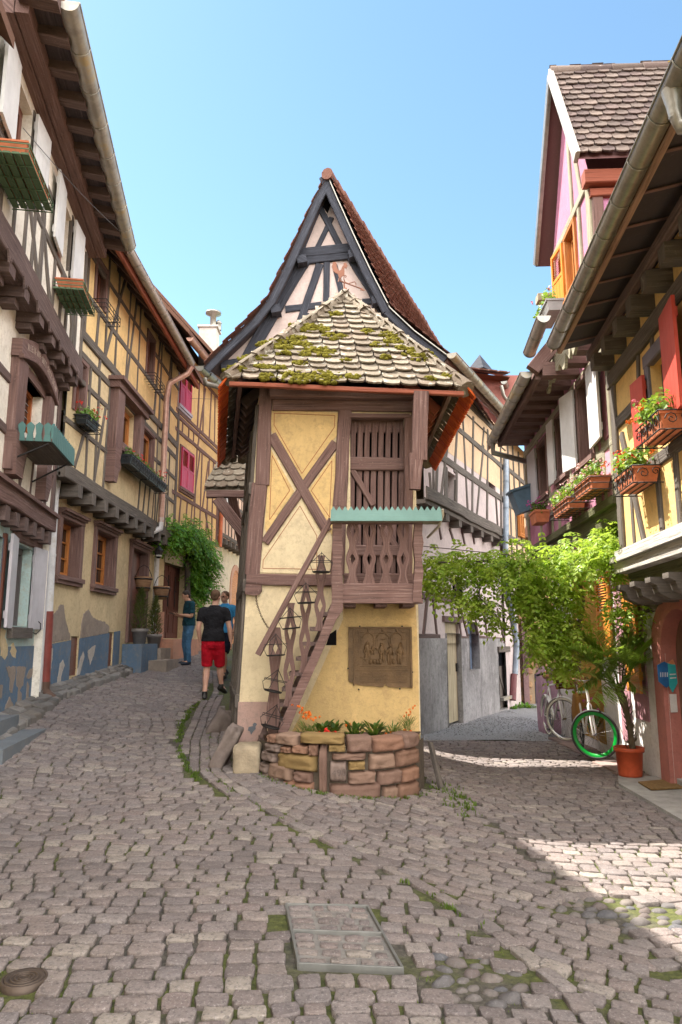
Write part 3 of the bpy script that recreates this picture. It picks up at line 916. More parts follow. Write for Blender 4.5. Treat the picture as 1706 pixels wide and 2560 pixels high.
for k in range(4):
    q = MB(); x = (812, 912, 1012, 1113)[k]
    splat(q, T, th(B3(x - 2, 1328), GO), th(B3(x + 2, 955), GO), .135, GO - .01, holes=((.39, .10), (.83, .10)), hw=.42)
    q.build('baluster', M_BRWN, tower)
q = MB()
q.prism(T, [th(B3(*p), GO) for p in ((692, 955), (752, 955), (748, 1060), (756, 1130), (744, 1210), (754, 1300), (754, 1450), (690, 1440), (686, 1330), (696, 1180), (690, 1100), (700, 1030))], GO - .02, GO + .06)
q.build('newel_post', M_BRWN, tower)
q = MB(); q.prism(T, [th(B3(*p), GO) for p in ((1178, 955), (1225, 955), (1222, 1040), (1230, 1090), (1218, 1180), (1230, 1260), (1222, 1330), (1218, 1440), (1166, 1440), (1172, 1320), (1180, 1200), (1170, 1100))], GO - .04, GO + .07)
q.build('gallery_post', M_BRWN, tower)
q = MB(); tb(q, (1218, 196), (1208, 600), .155, .07, .42, wob=1.4); tb(q, (1190, 560), (1182, 772), .16, .06, .42, w1=.12)
q.beam(T.pt(th(B3(1218, 260), .42)[0], 4.16, 0), T.pt(th(B3(1218, 260), .42)[0], 4.16, .45), .13, .1, (0, 0, 1))
q.build('porch_post', M_BRWN, tower)
# turquoise zigzag board on the rail: a shallow flower trough
PO = .74
x0, zb_ = th(B3(681, 955), PO); x1 = th(B3(1345, 950), PO)[0]; ztp = th(B3(1000, 893), PO)[1]; ztt = th(B3(1000, 868), PO)[1]
poly = [(x0, zb_), (x1, zb_)]
nT = 19
for k in range(nT):
    w_ = (x1 - x0) / nT; xr = x1 - k * w_
    poly += [(xr - w_ * .06, ztp), (xr - w_ * .5, ztt), (xr - w_ * .94, ztp)]
tr = empty('flower_trough', T.pt((x0 + x1) / 2, zb_, PO), 'long turquoise zigzag edged flower trough on the rail of the tower gallery', 'planter')
q = MB(); q.prism(T, poly, PO - .02, PO); q.build('zigzag_board', M_TURQ, tr)
q = MB(); q.fbox(T, x0 + .01, x1 - .01, zb_ + .0, zb_ + .02, PO - .24, PO - .02); q.fbox(T, x0 + .01, x1 - .02, zb_ + .02, zb_ + .13, PO - .26, PO - .24)
for x in (x0 + .02, x1 - .04): q.fbox(T, x, x + .02, zb_ + .02, zb_ + .13, PO - .24, PO - .02)
q.build('trough_body', M_PALE, tr)
q = MB(); a = T.pt(x1 + .005, ztp + .01, PO + .01)
q.tube([T.pt(x1 - .1, zb_ - .11, .3), T.pt(x1 - .02, zb_ - .04, PO - .1), T.pt(x1 + .012, zb_ + .06, PO - .02), a], .014, 6); q.build('bracket', plain('pale_iron_strap', (.4, .36, .28), .7), tr)

# stair
SO = GO
q = MB()
q.prism(T, [th(B4(*p), SO) for p in ((856, 150), (861, 335), (814, 405), (600, 890), (484, 1172), (425, 1166), (426, 1140), (560, 830), (690, 545), (782, 300), (785, 150))], SO - .005, SO + .075)
stair_st = q.build('outer_stringer', M_BRWN, tower)
q = MB()
q.prism(T, [th(B4(*p), .1) for p in ((800, 250), (830, 330), (560, 930), (440, 1180), (405, 1180), (420, 1060))], .05, .11); q.build('inner_stringer', M_DARK, tower)
for k in range(8):
    t_ = (k + .5) / 8
    a = Vector(th(B4(452, 1120), .35)).lerp(Vector(th(B4(815, 320), .35)), t_)
    q = MB(); q.fbox(T, a.x - .17, a.x + .03, a.y - .02, a.y + .02, .1, SO + .0); q.build('tread', M_DARK, tower)
q = MB()
a, b = th(B4(287, 640), SO), th(B4(778, -272), SO)
q.fbeam(T, a, b, .055, .05, SO + .02); q.fbeam(T, th(B3(700, 962), SO), th(B3(1210, 962), SO), .05, .05, SO + .02); q.build('handrail', M_BRWN, tower)
for (tx, ty, bx, by, w_) in ((408, 455, 385, 1172, .135), (508, 290, 492, 985, .118), (612, 130, 596, 760, .115), (714, -30, 700, 480, .118)):
    q = MB(); splat(q, T, th(B4(bx, by), SO - .02), th(B4(tx, ty), SO - .02), w_, SO - .02, holes=((.33, .09), (.72, .09)) if tx > 420 else ((.2, .001), (.80, .05)), hw=.42)
    q.build('baluster', M_BRWN, tower)
# lower plank at the stair foot
q = MB(); q.prism(T, [th(B4(*p), .3) for p in ((335, 1090), (345, 1170), (290, 1330), (245, 1370), (262, 1270))], .27, .32); q.build('foot_plank', M_DARK, tower)

# wire pot holders on the stair balusters
for k, (x, y) in enumerate(((715, 35), (612, 240), (508, 410), (408, 590), (402, 830), (388, 1070))):
    tilt = (0, .05, .1, .05, -.2, -.25)[k]
    c = Vector((*th(B4(x, y), SO + .06),)); s_ = .115
    e = empty('wire_pot_holder', T.pt(c.x, c.y, SO + .06), ['empty wire pot holder at the top of the stair balusters', 'second wire pot holder from the top of the stair', 'third wire pot holder from the top, its tray tilted over a baluster', 'wire pot holder with shallow tray on the lowest baluster, highest of three there', 'tilted wire pot holder in the middle of the lowest stair baluster', 'wire pot holder hanging at the foot of the lowest stair baluster'][k], 'pot holder', 'wire pot holders on the stair')
    def P(u, v, o): 
        ca, sa = math.cos(tilt), math.sin(tilt)
        return T.pt(c.x + u * ca - v * sa, c.y + u * sa + v * ca, SO + .06 + o)
    q = MB()
    q.tube([P(-s_, .03, .0), P(s_, .03, .0), P(s_ * .9, .03, .16), P(-s_ * .9, .03, .16)], .0035, 5, closed=True)
    q.tube([P(0, .13, -.02), P(-s_, -.0, .14), P(-s_ * .75, -.075, .12)], .0035, 5); q.tube([P(0, .13, -.02), P(s_, -.0, .14), P(s_ * .75, -.075, .12)], .0035, 5)
    q.tube([P(0, .14, -.02), P(0, .1, 0), P(-.05, -.07, .02)], .0035, 5); q.tube([P(0, .1, 0), P(.05, -.07, .02)], .0035, 5)
    q.build('wire_frame', M_IRON, e)
    q = MB(); q.lathe([(0, 0), (.085, 0), (.095, .014), (.09, .014), (.08, .004), (0, .004)], P(0, -.085, .07), 14, (T.D * math.cos(tilt) + Vector((0, 0, 1)) * math.sin(tilt), T.N, Vector((0, 0, 1)))); q.build('tray', M_IRON, e)

# chain from the bracket to the handrail
ch = MB(); ring = []
P0 = [(272, 236), (274, 270), (282, 310), (296, 350), (315, 395), (335, 430), (352, 455), (375, 466)]
pts = [T.pt(*th(B4(*p), .08 + .06 * i), .08 + .06 * i) for i, p in enumerate(P0)]
tot = []
for a, b in zip(pts, pts[1:]):
    n = max(1, int((b - a).length / .022)); tot += [a.lerp(b, i / n) for i in range(n)]
for i, (a, b) in enumerate(zip(tot, tot[1:])):
    d = (b - a).normalized(); sd_ = T.D if i % 2 else T.N
    sd_ = (sd_ - d * sd_.dot(d)).normalized(); m_ = (a + b) / 2; hl = (b - a).length * .75
    ch.tube([m_ + d * (hl * math.cos(t_)) + sd_ * (.0085 * math.sin(t_)) for t_ in [k * math.pi / 4 for k in range(8)]], .0032, 4, closed=True)
ch.build('chain', plain('rusty_chain', (.12, .08, .05), .7, .5), label='rusty iron chain hanging from the corner bracket of the yellow tower to its stair rail', cat='chain', loc=tuple(pts[0]))

# ---- carved plaque
px0, pz1 = th(B4(896, 452), .03); px1, pz0 = th(B4(1330, 866), .03)
pq = empty('relief_plaque', T.pt((px0 + px1) / 2, pz0, 0), 'square bronze brown relief plaque with figures on the yellow tower wall', 'plaque')
q = MB()
poly = [(px0, pz1), (px1, pz1), (px1, pz0)]
for u, dz in ((.9, .01), (.75, .008), (.62, .012), (.57, .045), (.54, .012), (.48, .01), (.42, .02), (.25, .026), (.1, .04), (.085, .062), (.02, .06)): poly.append((lerp(px0, px1, u), pz0 + dz))
poly.append((px0, pz0 + .09)); q.prism(T, poly, 0, .03); q.build('slab', M_TERRB, pq)
q = MB()
PW, PH = px1 - px0, pz1 - pz0
def pp(u, v): return (px0 + PW * u, pz0 + PH * v)
def pbar(a, b, w_=.01, t_=.012): q.beam(T.pt(*pp(*a), .03), T.pt(*pp(*b), .03), w_, t_, T.N, back=.005, wob=1.2, seg=5)
pbar((.0, .985), (1, .985), .022, .014); pbar((.985, .03), (.985, 1), .022, .014); pbar((.085, .04), (.085, 1), .015, .016); pbar((.1, .29), (.985, .29), .012, .012); pbar((.17, .36), (.93, .36), .012, .01); pbar((.17, .36), (.17, .92), .008, .008); pbar((.92, .36), (.92, .92), .008, .008)
for i in range(26): pbar((.1, .32 + i * .0255), (.15, .345 + i * .0255), .006, .006); pbar((.935, .345 + i * .0255), (.975, .32 + i * .0255), .006, .006)
for (u, v, w_) in ((.21, .92, .07), (.21, .84, .05), (.21, .79, .05), (.42, .9, .08), (.43, .79, .06), (.63, .92, .1), (.66, .83, .08), (.86, .92, .07), (.86, .8, .05), (.2, .5, .05), (.87, .5, .04), (.55, .8, .08)):
    pbar((u - w_ / 2, v), (u + w_ / 2, v), .012, .014)
for (u, sp) in ((.31, .09), (.54, .1), (.76, .09)):
    arc = [T.pt(*pp(u + sp * math.cos(a), .80 + .10 * math.sin(a)), .036) for a in [math.pi * k / 10 for k in range(11)]]
    q.tube(arc, .007, 6); q.blob(T.pt(*pp(u, .95), .035), .011, .01, .018, 3)
    for d in (-sp, sp): pbar((u + d, .8), (u + d, .70), .01, .012)
def fig(u, v, s_, lean=0, sd_=0):
    q.blob(T.pt(*pp(u + lean, v + .155 * s_), .038), .016 * s_, .014, .02 * s_, sd_)
    q.blob(T.pt(*pp(u + lean * .6, v + .075 * s_), .034), .03 * s_, .018, .05 * s_, sd_ + 1, .4)
    q.blob(T.pt(*pp(u - .018, v - .04 * s_), .034), .017 * s_, .014, .055 * s_, sd_ + 2, .3); q.blob(T.pt(*pp(u + .02, v - .045 * s_), .034), .016 * s_, .014, .055 * s_, sd_ + 3, .3)
    q.tube([T.pt(*pp(u + lean * .6 - .03, v + .1 * s_), .04), T.pt(*pp(u - .055, v + .04), .044), T.pt(*pp(u - .03 + sd_ * .003, v), .04)], .009, 6)
    q.tube([T.pt(*pp(u + lean * .6 + .03, v + .1 * s_), .04), T.pt(*pp(u + .06, v + .06), .044), T.pt(*pp(u + .07, v + .02), .04)], .009, 6)
fig(.30, .55, 1.15, .0, 1); fig(.38, .6, .5, 0, 5); fig(.53, .55, 1, -.01, 2); fig(.645, .52, 1.1, .02, 3); fig(.80, .53, 1.15, .02, 4)
for u in (.35, .41, .455, .5, .71): q.blob(T.pt(*pp(u, .43), .036), .021, .016, .03, int(u * 100), .15)
pbar((.23, .48), (.31, .48), .02, .02); pbar((.24, .38), (.24, .47), .014, .014); pbar((.27, .38), (.27, .47), .014, .014); pbar((.3, .38), (.3, .47), .014, .014)
for row in range(5):   # worn, unreadable carved lines
    v = (.325, .24, .195, .15, .105)[row]; u = .18
    while u < .92:
        l = rnd.uniform(.008, .02); q.beam(T.pt(*pp(u, v - .012), .03), T.pt(*pp(u + rnd.uniform(-.008, .012), v + .012), .03), .0055, .007, T.N, back=.004, wob=0, seg=1); u += l
q.build('relief', M_TERRB, pq)
q = MB()
for u, v in ((.18, 1.01), (.85, 1.01), (-.005, .32), (1.0, .26), (.16, -.02), (.8, -.01)): q.tube([T.pt(*pp(u, v), 0), T.pt(*pp(u, v), .045)], .009, 6)
q.build('fixing_pin', M_IRON, pq)
# the small dark hatch under the stair
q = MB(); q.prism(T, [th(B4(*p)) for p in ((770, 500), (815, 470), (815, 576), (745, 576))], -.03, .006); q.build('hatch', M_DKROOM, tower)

# ---- roof
EL, ER = Vector((-1.275, 7.55, 4.39)), Vector((1.395, 7.55, 4.27))
BL, BR = Vector((-1.9, 11.2, 4.36)), Vector((1.42, 11.2, 4.3))
AP, AB = Vector((.05, 9.2, 6.2)), Vector((.0, 9.5, 6.2))
q = MB(); dz = Vector((0, 0, -.03))
q.add([EL.lerp(AP, .085) + dz, ER.lerp(AP, .085) + dz, BR.lerp(AB, .085) + dz, BL.lerp(AB, .085) + dz, AP + dz, AB + dz], [(0, 1, 4), (1, 2, 5, 4), (2, 3, 5), (3, 0, 4, 5)])
q.build('roof_boards', M_SOFT, tower)
q = MB()
tiles(q, EL, ER, AP + Vector((-.06, 0, 0)), AP + Vector((.06, 0, 0)), .195, .155, .021, 1.3)
tiles(q, BL, EL, AB, AP, .172, .148, .017, 1); tiles(q, ER, BR, AP, AB, .172, .148, .017, 1); tiles(q, BR, BL, AB, AB, .172, .2, .017, 1)
roof1 = q.build('roof', M_ROOF1, tower)
q = MB()
for a, b in ((EL, AP), (ER, AP), (BL, AB), (BR, AB)): ridge_stones(q, a.lerp(b, .01) + Vector((0, 0, .035)), b + Vector((0, 0, .03)), .085, .27)
ridge_stones(q, AP + Vector((0, 0, .05)), AB + Vector((0, 0, .05)), .08, .3)
q.blob(AP + Vector((0, 0, .04)), .1, .1, .09, 4, .3, 12, 8)
q.build('hip_tiles', M_ROOF1, roof1)
q = MB(); nf = (ER - EL).cross(AP - EL).normalized()
def onroof(x, y):
    r = ray(*B2(x, y)); t_ = (EL - CAM).dot(nf) / r.dot(nf); return CAM + r * t_
for (x, y, s_) in ((570, 960, 1.2), (610, 968, 1), (650, 965, .9), (690, 975, .6), (530, 1030, 1.1), (560, 1062, .9), (480, 1075, .7), (430, 1045, .7), (680, 1095, 1), (700, 1110, .7), (640, 1090, .6), (750, 1012, .9), (790, 1015, .5), (762, 888, .6), (1075, 1005, 1), (1090, 1035, .9), (1050, 1050, .5), (1210, 1105, 1.2), (1240, 1130, .9), (1185, 1090, .6), (535, 1238, 1.2), (560, 1250, .7), (700, 1240, 1.3), (730, 1250, .8), (860, 1240, .6), (385, 1060, .9), (355, 1185, .6), (450, 1190, .5), (380, 1240, .6), (940, 985, .5), (1405, 1235, .7), (270, 1135, .8), (330, 1130, .6), (985, 1060, .5), (470, 1110, .5), (590, 1110, .5), (560, 1165, .5), (215, 1195, .7), (180, 1200, .6), (820, 1150, .35), (1040, 1130, .4), (1125, 1080, .4), (1290, 1250, .4), (1300, 1140, .5)):
    c = onroof(x, y)
    for _ in range(int(34 * s_ + 6)):
        a = rnd.random() * 6.28; d = .14 * s_ * math.sqrt(rnd.random())
        ux = (ER - EL).normalized(); up = nf.cross(ux)
        p = c + ux * (d * math.cos(a) * 1.15) + up * (d * math.sin(a) * .8) + nf * (.05 + .025 * (1 - d / (.14 * s_)))
        k_ = rnd.uniform(.016, .036); q.blob(p, k_, k_, k_ * .8, len(q.v), .5, 7, 5, 2.5)
q.build('moss', M_MOSS, tower)
q = MB()
q.beam(EL + Vector((.05, .0, -.02)), ER + Vector((-.05, .0, -.015)), .05, .03, (0, -1, 0), back=.02)
q.build('eave_board', M_REDB, tower)
# side eaves: a hanging lip of bare clay tiles, board and rafters
for (a, b, sgn, nm) in ((EL, BL, -1, 'l'), (ER, BR, 1, 'r')):
    d = (b - a).normalized(); out = Vector((sgn * abs(d.y), -sgn * d.x * (1 if sgn > 0 else 1), 0)).normalized()
    if out.x * sgn < 0: out = -out
    q = MB(); L = (b - a).length; n = 46
    for i in range(n):
        c = a + d * (L * (i + .5) / n) + Vector((0, 0, -.015 + rnd.uniform(-.006, .006)))
        w_ = L / n * .96; up = (out * -.62 + Vector((0, 0, .78))).normalized()
        prof = [(-.5, .15), (-.5, .05), (-.34, .0), (0, -.028), (.34, .0), (.5, .05), (.5, .15)]
        nn = d.cross(up).normalized()
        vs = [c + out * .05 + d * (u * w_) + up * (v - .02) for u, v in prof]; vs2 = [p + nn * .02 for p in vs]
        q.add(vs + vs2, [tuple(range(7)), tuple(range(13, 6, -1))] + [(k, k + 7, (k + 1) % 7 + 7, (k + 1) % 7) for k in range(7)])
    q.build('eave_tiles', M_TOR, tower)
    a, b = a.lerp(AP, .09) - d * .0, b.lerp(AB, .09)
    q = MB(); q.beam(a - out * .05 + Vector((0, 0, -.06)) + d * .05, b - out * .05 + Vector((0, 0, -.06)), .07, .05, out, back=.0)
    q.build('fascia', M_BRWN, tower)
    rm = MB()
    for i in range(9):
        p = a + d * (.8 + (L - 1.3) * i / 8) - out * .06 + Vector((0, 0, -.055)); inn = (AP - p); inn = Vector((-out.x, -out.y, .95)).normalized()
        rm.beam(p, p + inn * .8, .11, .02, Vector((out.x * .95, out.y * .95, 1)), back=.11, seg=2)
    rm.build('rafters', M_DARK if sgn < 0 else M_REDB, tower)

# ---- weather vane
ZV = zoomer(780, 640, 8.711); VF = Fac((0, 9.25), (1, 0))
vh = lambda x, y: VF.hit(ZV(x, y))
vn = empty('weather_vane', VF.pt(*vh(740, 980)), 'rusty copper weather vane with a rooster and arrow on top of the mossy tower roof', 'weather vane')
M_RUST = plain('rusty_copper', (.22, .10, .065), .6, .5)
q = MB(); q.prism(VF, [vh(*p) for p in ((455, 150), (490, 130), (540, 150), (545, 230), (575, 300), (605, 322), (640, 300), (660, 240), (690, 205), (688, 150), (705, 165), (720, 135), (735, 160), (755, 150), (765, 190), (785, 215), (765, 240), (755, 285), (735, 262), (712, 262), (712, 420), (650, 455), (618, 490), (590, 470), (568, 395), (505, 365), (470, 330), (440, 240), (450, 190))], -.006, .006); q.build('rooster', M_RUST, vn)
q = MB()
P = lambda x, y: VF.pt(*vh(x, y))
q.tube([P(590, 480), P(595, 530), P(575, 560)], .008, 6); q.tube([P(620, 480), P(622, 530), P(640, 555)], .008, 6)
q.tube([P(620, 545), P(1100, 720)], .009, 6); q.tube([P(735, 470), P(752, 440), P(730, 420), P(700, 445), P(700, 510), P(730, 570), P(800, 600), P(930, 560), P(960, 600), P(962, 640)], .007, 6)
q.tube([P(705, 560), P(712, 900)], .012, 6)
q.prism(VF, [vh(*p) for p in ((1050, 745), (1075, 690), (1165, 760))], -.005, .005); q.build('arrow', M_RUST, vn)
q = MB(); b_ = P(735, 985); h_ = P(712, 700).z - b_.z
q.lathe([(.10, -.02), (.085, .03), (.04, h_ * .45), (.018, h_)], b_, 12); q.build('cone', M_RUST, vn)
q = MB(); q.tube([P(690, 870), P(640, 930), P(570, 985)], .006, 5); q.tube([P(700, 560), P(685, 800), P(690, 870)], .005, 5); q.build('wire', plain('pale_wire', (.5, .45, .4), .5), vn)

# ---- stone planter
M_REDST = island('pink_sandstone_blocks', [(.33, .22, .17), (.28, .20, .16), (.37, .25, .19), (.31, .24, .20), (.36, .28, .23), (.25, .185, .16)], .9, .9, 9, .15)
M_YELST = island('yellow_sandstone_blocks', [(.34, .26, .14), (.30, .235, .14)], .9, .9, 9, .15)
M_GRYST = island('grey_sandstone_blocks', [(.25, .21, .19), (.3, .25, .23)], .9, .8, 10, .15)
M_SOIL = plain('planter_soil', (.075, .045, .032), 1, 0, .5, 30, 1)
pl = empty('stone_planter', gpt(.02, 6.9), 'curved raised planter of pink and yellow sandstone blocks at the foot of the yellow tower', 'planter')
def cyl_hit(p):
    r = ray(*p); cx, cy = PLANT_C; rx_, ry_ = PLANT_R
    A = (r.x / rx_) ** 2 + (r.y / ry_) ** 2; B = 2 * (-cx * r.x / rx_ ** 2 - cy * r.y / ry_ ** 2); Cc = (cx / rx_) ** 2 + (cy / ry_) ** 2 - 1
    D = B * B - 4 * A * Cc
    t_ = (-B - math.sqrt(D)) / (2 * A) if D > 0 else -B / (2 * A)
    q_ = CAM + r * t_
    return math.atan2((q_.y - cy) / ry_, (q_.x - cx) / rx_), q_.z
def cyl_pt(a, z, o): return Vector((PLANT_C[0] + (PLANT_R[0] + o) * math.cos(a), PLANT_C[1] + (PLANT_R[1] + o) * math.sin(a), z))
STN = [(400, 540, 1180, 1256, 0), (552, 874, 1182, 1250, 1), (885, 1066, 1196, 1306, 0), (1070, 1280, 1200, 1298, 0), (1284, 1372, 1172, 1276, 0), (325, 428, 1242, 1298, 2), (430, 500, 1262, 1306, 0), (502, 620, 1258, 1312, 0), (622, 686, 1248, 1330, 0), (692, 750, 1256, 1580, 0), (754, 880, 1252, 1300, 1),
       (302, 400, 1298, 1366, 2), (405, 680, 1314, 1428, 3), (778, 1026, 1310, 1356, 0), (1040, 1222, 1310, 1420, 0), (1230, 1378, 1284, 1396, 0), (764, 888, 1364, 1505, 2), (894, 1018, 1362, 1424, 1), (282, 346, 1372, 1440, 2), (350, 508, 1376, 1490, 0), (514, 650, 1434, 1508, 0), (892, 1092, 1432, 1520, 0), (1098, 1266, 1424, 1524, 0), (1270, 1380, 1402, 1500, 0), (300, 430, 1450, 1530, 2), (436, 656, 1498, 1590, 0), (760, 1132, 1516, 1620, 0), (1136, 1236, 1532, 1612, 0), (1240, 1380, 1508, 1606, 0), (345, 398, 1180, 1240, 0)]
mbs = [MB(), MB(), MB(), MB()]
for si, (x0_, x1_, y0_, y1_, k) in enumerate(STN):
    a0, z1_ = cyl_hit(B4(x0_ + 3, y0_)); a1, _ = cyl_hit(B4(x1_ - 3, y0_)); z0_ = cyl_hit(B4((x0_ + x1_) / 2, y1_))[1]; z1_ = cyl_hit(B4((x0_ + x1_) / 2, y0_))[1]
    if y1_ > 1570: z0_ -= .08
    if a0 > 0: a0 -= 2 * math.pi
    if a1 > 0: a1 -= 2 * math.pi
    n_, m_ = 12, 8; vs = []; fs = []
    for j in range(m_ + 1):
        for i in range(n_ + 1):
            u, v = i / n_ * 2 - 1, j / m_ * 2 - 1
            edge = (1 - abs(u) ** 16) * (1 - abs(v) ** 12)
            nv = noise.noise(Vector((u * 1.6 + si * 5, v * 1.4, si))) * .02 + noise.noise(Vector((u * 4 + si, v * 4, si * 2))) * .016
            uu = u * (1 + .03 * noise.noise(Vector((v * 2, si, 1)))); vv = v * (1 + .06 * noise.noise(Vector((u * 2, si, 4))))
            vs.append(cyl_pt((a0 + a1) / 2 + (a1 - a0) / 2 * uu, (z0_ + z1_) / 2 + (z1_ - z0_) / 2 * vv, -.05 + (.06 + nv) * edge ** .3))
    for j in range(m_):
        for i in range(n_): fs.append((j * (n_ + 1) + i, j * (n_ + 1) + i + 1, (j + 1) * (n_ + 1) + i + 1, (j + 1) * (n_ + 1) + i))
    b0 = len(vs)
    ed = [i for i in range(n_ + 1)] + [(j) * (n_ + 1) + n_ for j in range(1, m_ + 1)] + [m_ * (n_ + 1) + i for i in range(n_ - 1, -1, -1)] + [j * (n_ + 1) for j in range(m_ - 1, 0, -1)]
    ctr = Vector((PLANT_C[0], PLANT_C[1], 0))
    for e_ in ed:
        p = vs[e_]; d = Vector((ctr.x - p.x, ctr.y - p.y, 0)).normalized(); vs.append(p + d * .16)
    for i in range(len(ed)):
        j = (i + 1) % len(ed); fs.append((ed[i], b0 + i, b0 + j, ed[j]))
    mbs[{0: 0, 1: 1, 2: 2, 3: 1}[k]].add(vs, fs, smooth=True)
for k, mt, nm in ((0, M_REDST, 'stone_wall'), (1, M_YELST, 'grey_stones'), (2, M_GRYST, 'grey_stones')): mbs[k].build(nm, mt, pl)
core = MB(); zt_ = .66
ring = [cyl_pt(math.pi + math.pi * i / 28, 0, -.055) for i in range(29)]
core.add([Vector((p.x, p.y, -.1)) for p in ring] + [Vector((p.x, p.y, zt_ - .05)) for p in ring], [(i, i + 1, 30 + i, 29 + i) for i in range(28)])
core.build('mortar_core', plain('dark_mortar', (.10, .08, .06), 1, 0, .4, 14, .8), pl)
so_ = MB(); vs = [Vector((PLANT_C[0], 7.5, zt_ + .03))] + [Vector((p.x * .97, min(7.99, p.y + .03), zt_ - .02 + rnd.uniform(-.01, .01))) for p in ring] 
so_.add(vs, [(0, i, i + 1) for i in range(1, 29)]); so_.build('soil', M_SOIL, pl)
# carved figures on the grey block
def text_mesh(body, F, s, z, o, size, mat, name, parent, depth=.002, align='CENTER', yaw=None, xscale=1.0, rot=0):
    cu = bpy.data.curves.new(name, 'FONT'); cu.body = body; cu.size = size; cu.extrude = depth; cu.align_x = align; cu.align_y = 'CENTER'; cu.space_character = 1.05
    ob = bpy.data.objects.new(name + '_tmp', cu); COL.objects.link(ob)
    dg = bpy.context.evaluated_depsgraph_get(); dg.update()
    me = bpy.data.meshes.new_from_object(ob.evaluated_get(dg)); bpy.data.objects.remove(ob)
    X = F.D.copy()
    if X.cross(Vector((0, 0, 1))).dot(F.N) < 0: X = -X
    ca, sa = math.cos(rot), math.sin(rot); Zv = Vector((0, 0, 1))
    X2 = X * ca + Zv * sa; Y2 = Zv * ca - X * sa
    p = F.pt(s, z, o)
    M = Matrix(((X2.x * xscale, Y2.x, F.N.x, p.x), (X2.y * xscale, Y2.y, F.N.y, p.y), (X2.z * xscale, Y2.z, F.N.z, p.z), (0, 0, 0, 1)))
    me.transform(M); me.materials.clear(); me.materials.append(mat)
    o_ = bpy.data.objects.new(name, me); COL.objects.link(o_)
    if parent: o_.parent = parent; o_.matrix_parent_inverse = Matrix.Translation(-world_loc(parent))
    return o_
a_, z_ = cyl_hit(B4(832, 1436)); pt_ = cyl_pt(a_, z_, .0)
CF = Fac((pt_.x, pt_.y), (1, .05))
text_mesh('490', CF, 0, z_, .034, .085, plain('carved_shadow', (.13, .10, .09), .9), 'carved_number', pl, .003, rot=.05)

# planting
M_LEAFD = leafmat('bedding_leaves', [(.03, .08, .015), (.05, .11, .02), (.08, .13, .03), (.04, .07, .02)], .3)
M_LEAFL = leafmat('grassy_leaves', [(.09, .14, .035), (.13, .17, .04), (.06, .11, .03)], .3)
M_FLO = plain('orange_petals', (.75, .17, .01), .6, 0, .3, 30, 0); M_FLR = plain('red_petals', (.65, .03, .015), .6, 0, .3, 30, 0)
M_FLP = plain('pink_petals', (.72, .22, .28), .6, 0, .3, 30, 0); M_FLY = plain('yellow_petals', (.75, .42, .02), .6, 0, .2, 30, 0)
M_FLM = plain('magenta_petals', (.5, .06, .32), .6, 0, .3, 30, 0)
def blade(mb, p, d, L, w, droop, up=Vector((0, 0, 1)), nseg=3):
    d = d.normalized(); sdv = d.cross(up)
    if sdv.length < .1: sdv = Vector((1, 0, 0))
    sdv.normalize(); vs = []
    for i in range(nseg + 1):
        f_ = i / nseg; q_ = p + d * (L * f_) - Vector((0, 0, droop * L * f_ * f_)); ww = w * math.sin(math.pi * min(.999, .12 + .88 * f_)) ** .8 * .5
        vs += [q_ - sdv * ww, q_ + sdv * ww]
    mb.add(vs, [(2 * i, 2 * i + 1, 2 * i + 3, 2 * i + 2) for i in range(nseg)])
def flower(mb, p, r, n=9):
    for _ in range(n):
        d = Vector((rnd.gauss(0, 1), rnd.gauss(0, 1), rnd.gauss(.4, 1))).normalized()
        a = d.cross(Vector((rnd.random(), rnd.random(), rnd.random()))).normalized(); b = d.cross(a); c = p + d * r * .55; k = r * .6
        mb.add([c - a * k, c + b * k * .8 + d * k * .3, c + a * k, c - b * k * .8 + d * k * .3], [(0, 1, 2, 3)])
def bed_plant(x, y, label, h, w, nl, leafL, leafw, flowers, mat, upness=.8):
    p0 = Vector((x, y, zt_)); e = empty('flowering_plant', p0, label, 'plant', 'plants in the stone planter')
    mb = MB()
    for _ in range(nl):
        a = rnd.random() * 6.28; r_ = rnd.random()
        st_ = p0 + Vector((math.cos(a) * w * .35 * r_, math.sin(a) * w * .25 * r_, rnd.uniform(0, h * .6)))
        d = Vector((math.cos(a), math.sin(a) * .8, upness * rnd.uniform(.3, 1.6)))
        blade(mb, st_, d, leafL * rnd.uniform(.6, 1.15), leafw * rnd.uniform(.7, 1.2), .25)
    mb.build('foliage', mat, e)
    for (fx, fz, m, n, r_) in flowers:
        fm = MB(); 
        for _ in range(n): flower(fm, p0 + Vector((fx + rnd.gauss(0, .035), rnd.uniform(-.08, .02), fz + rnd.gauss(0, .02))), r_)
        st_ = MB(); fm.build('blossom', m, e)
def bx(x, Y=7.3): return atY(*B4(x, 1120), Y).x
bed_plant(bx(625), 7.3, 'orange flowered plant at the left of the stone planter', .16, .3, 90, .13, .012, [(-.03, .23, M_FLO, 9, .02), (.04, .18, M_FLO, 7, .018), (-.1, .27, M_FLO, 4, .016)], M_LEAFL, 1.2)
bed_plant(bx(715), 7.45, 'dark leaved plant behind the red flower in the stone planter', .18, .2, 40, .13, .045, [], M_LEAFD, 1.0)
bed_plant(bx(757), 7.1, 'low plant with one bright red flower head in the stone planter', .08, .16, 26, .08, .02, [(0, .08, M_FLR, 9, .022), (.02, .03, M_FLY, 2, .012)], M_LEAFD)
bed_plant(bx(800), 7.5, 'small dark green leafy plant right of the red flower', .15, .16, 34, .13, .04, [], M_LEAFD, 1.1)
bed_plant(bx(935), 7.25, 'bushy plant with a few orange buds in the middle of the planter', .18, .24, 60, .12, .04, [(-.05, .13, M_FLO, 2, .018), (.09, .02, M_FLY, 3, .014)], M_LEAFD, 1.2)
bed_plant(bx(1070), 7.35, 'dark green spiky plant without flowers in the stone planter', .18, .26, 54, .14, .045, [], M_LEAFD, 1.0)
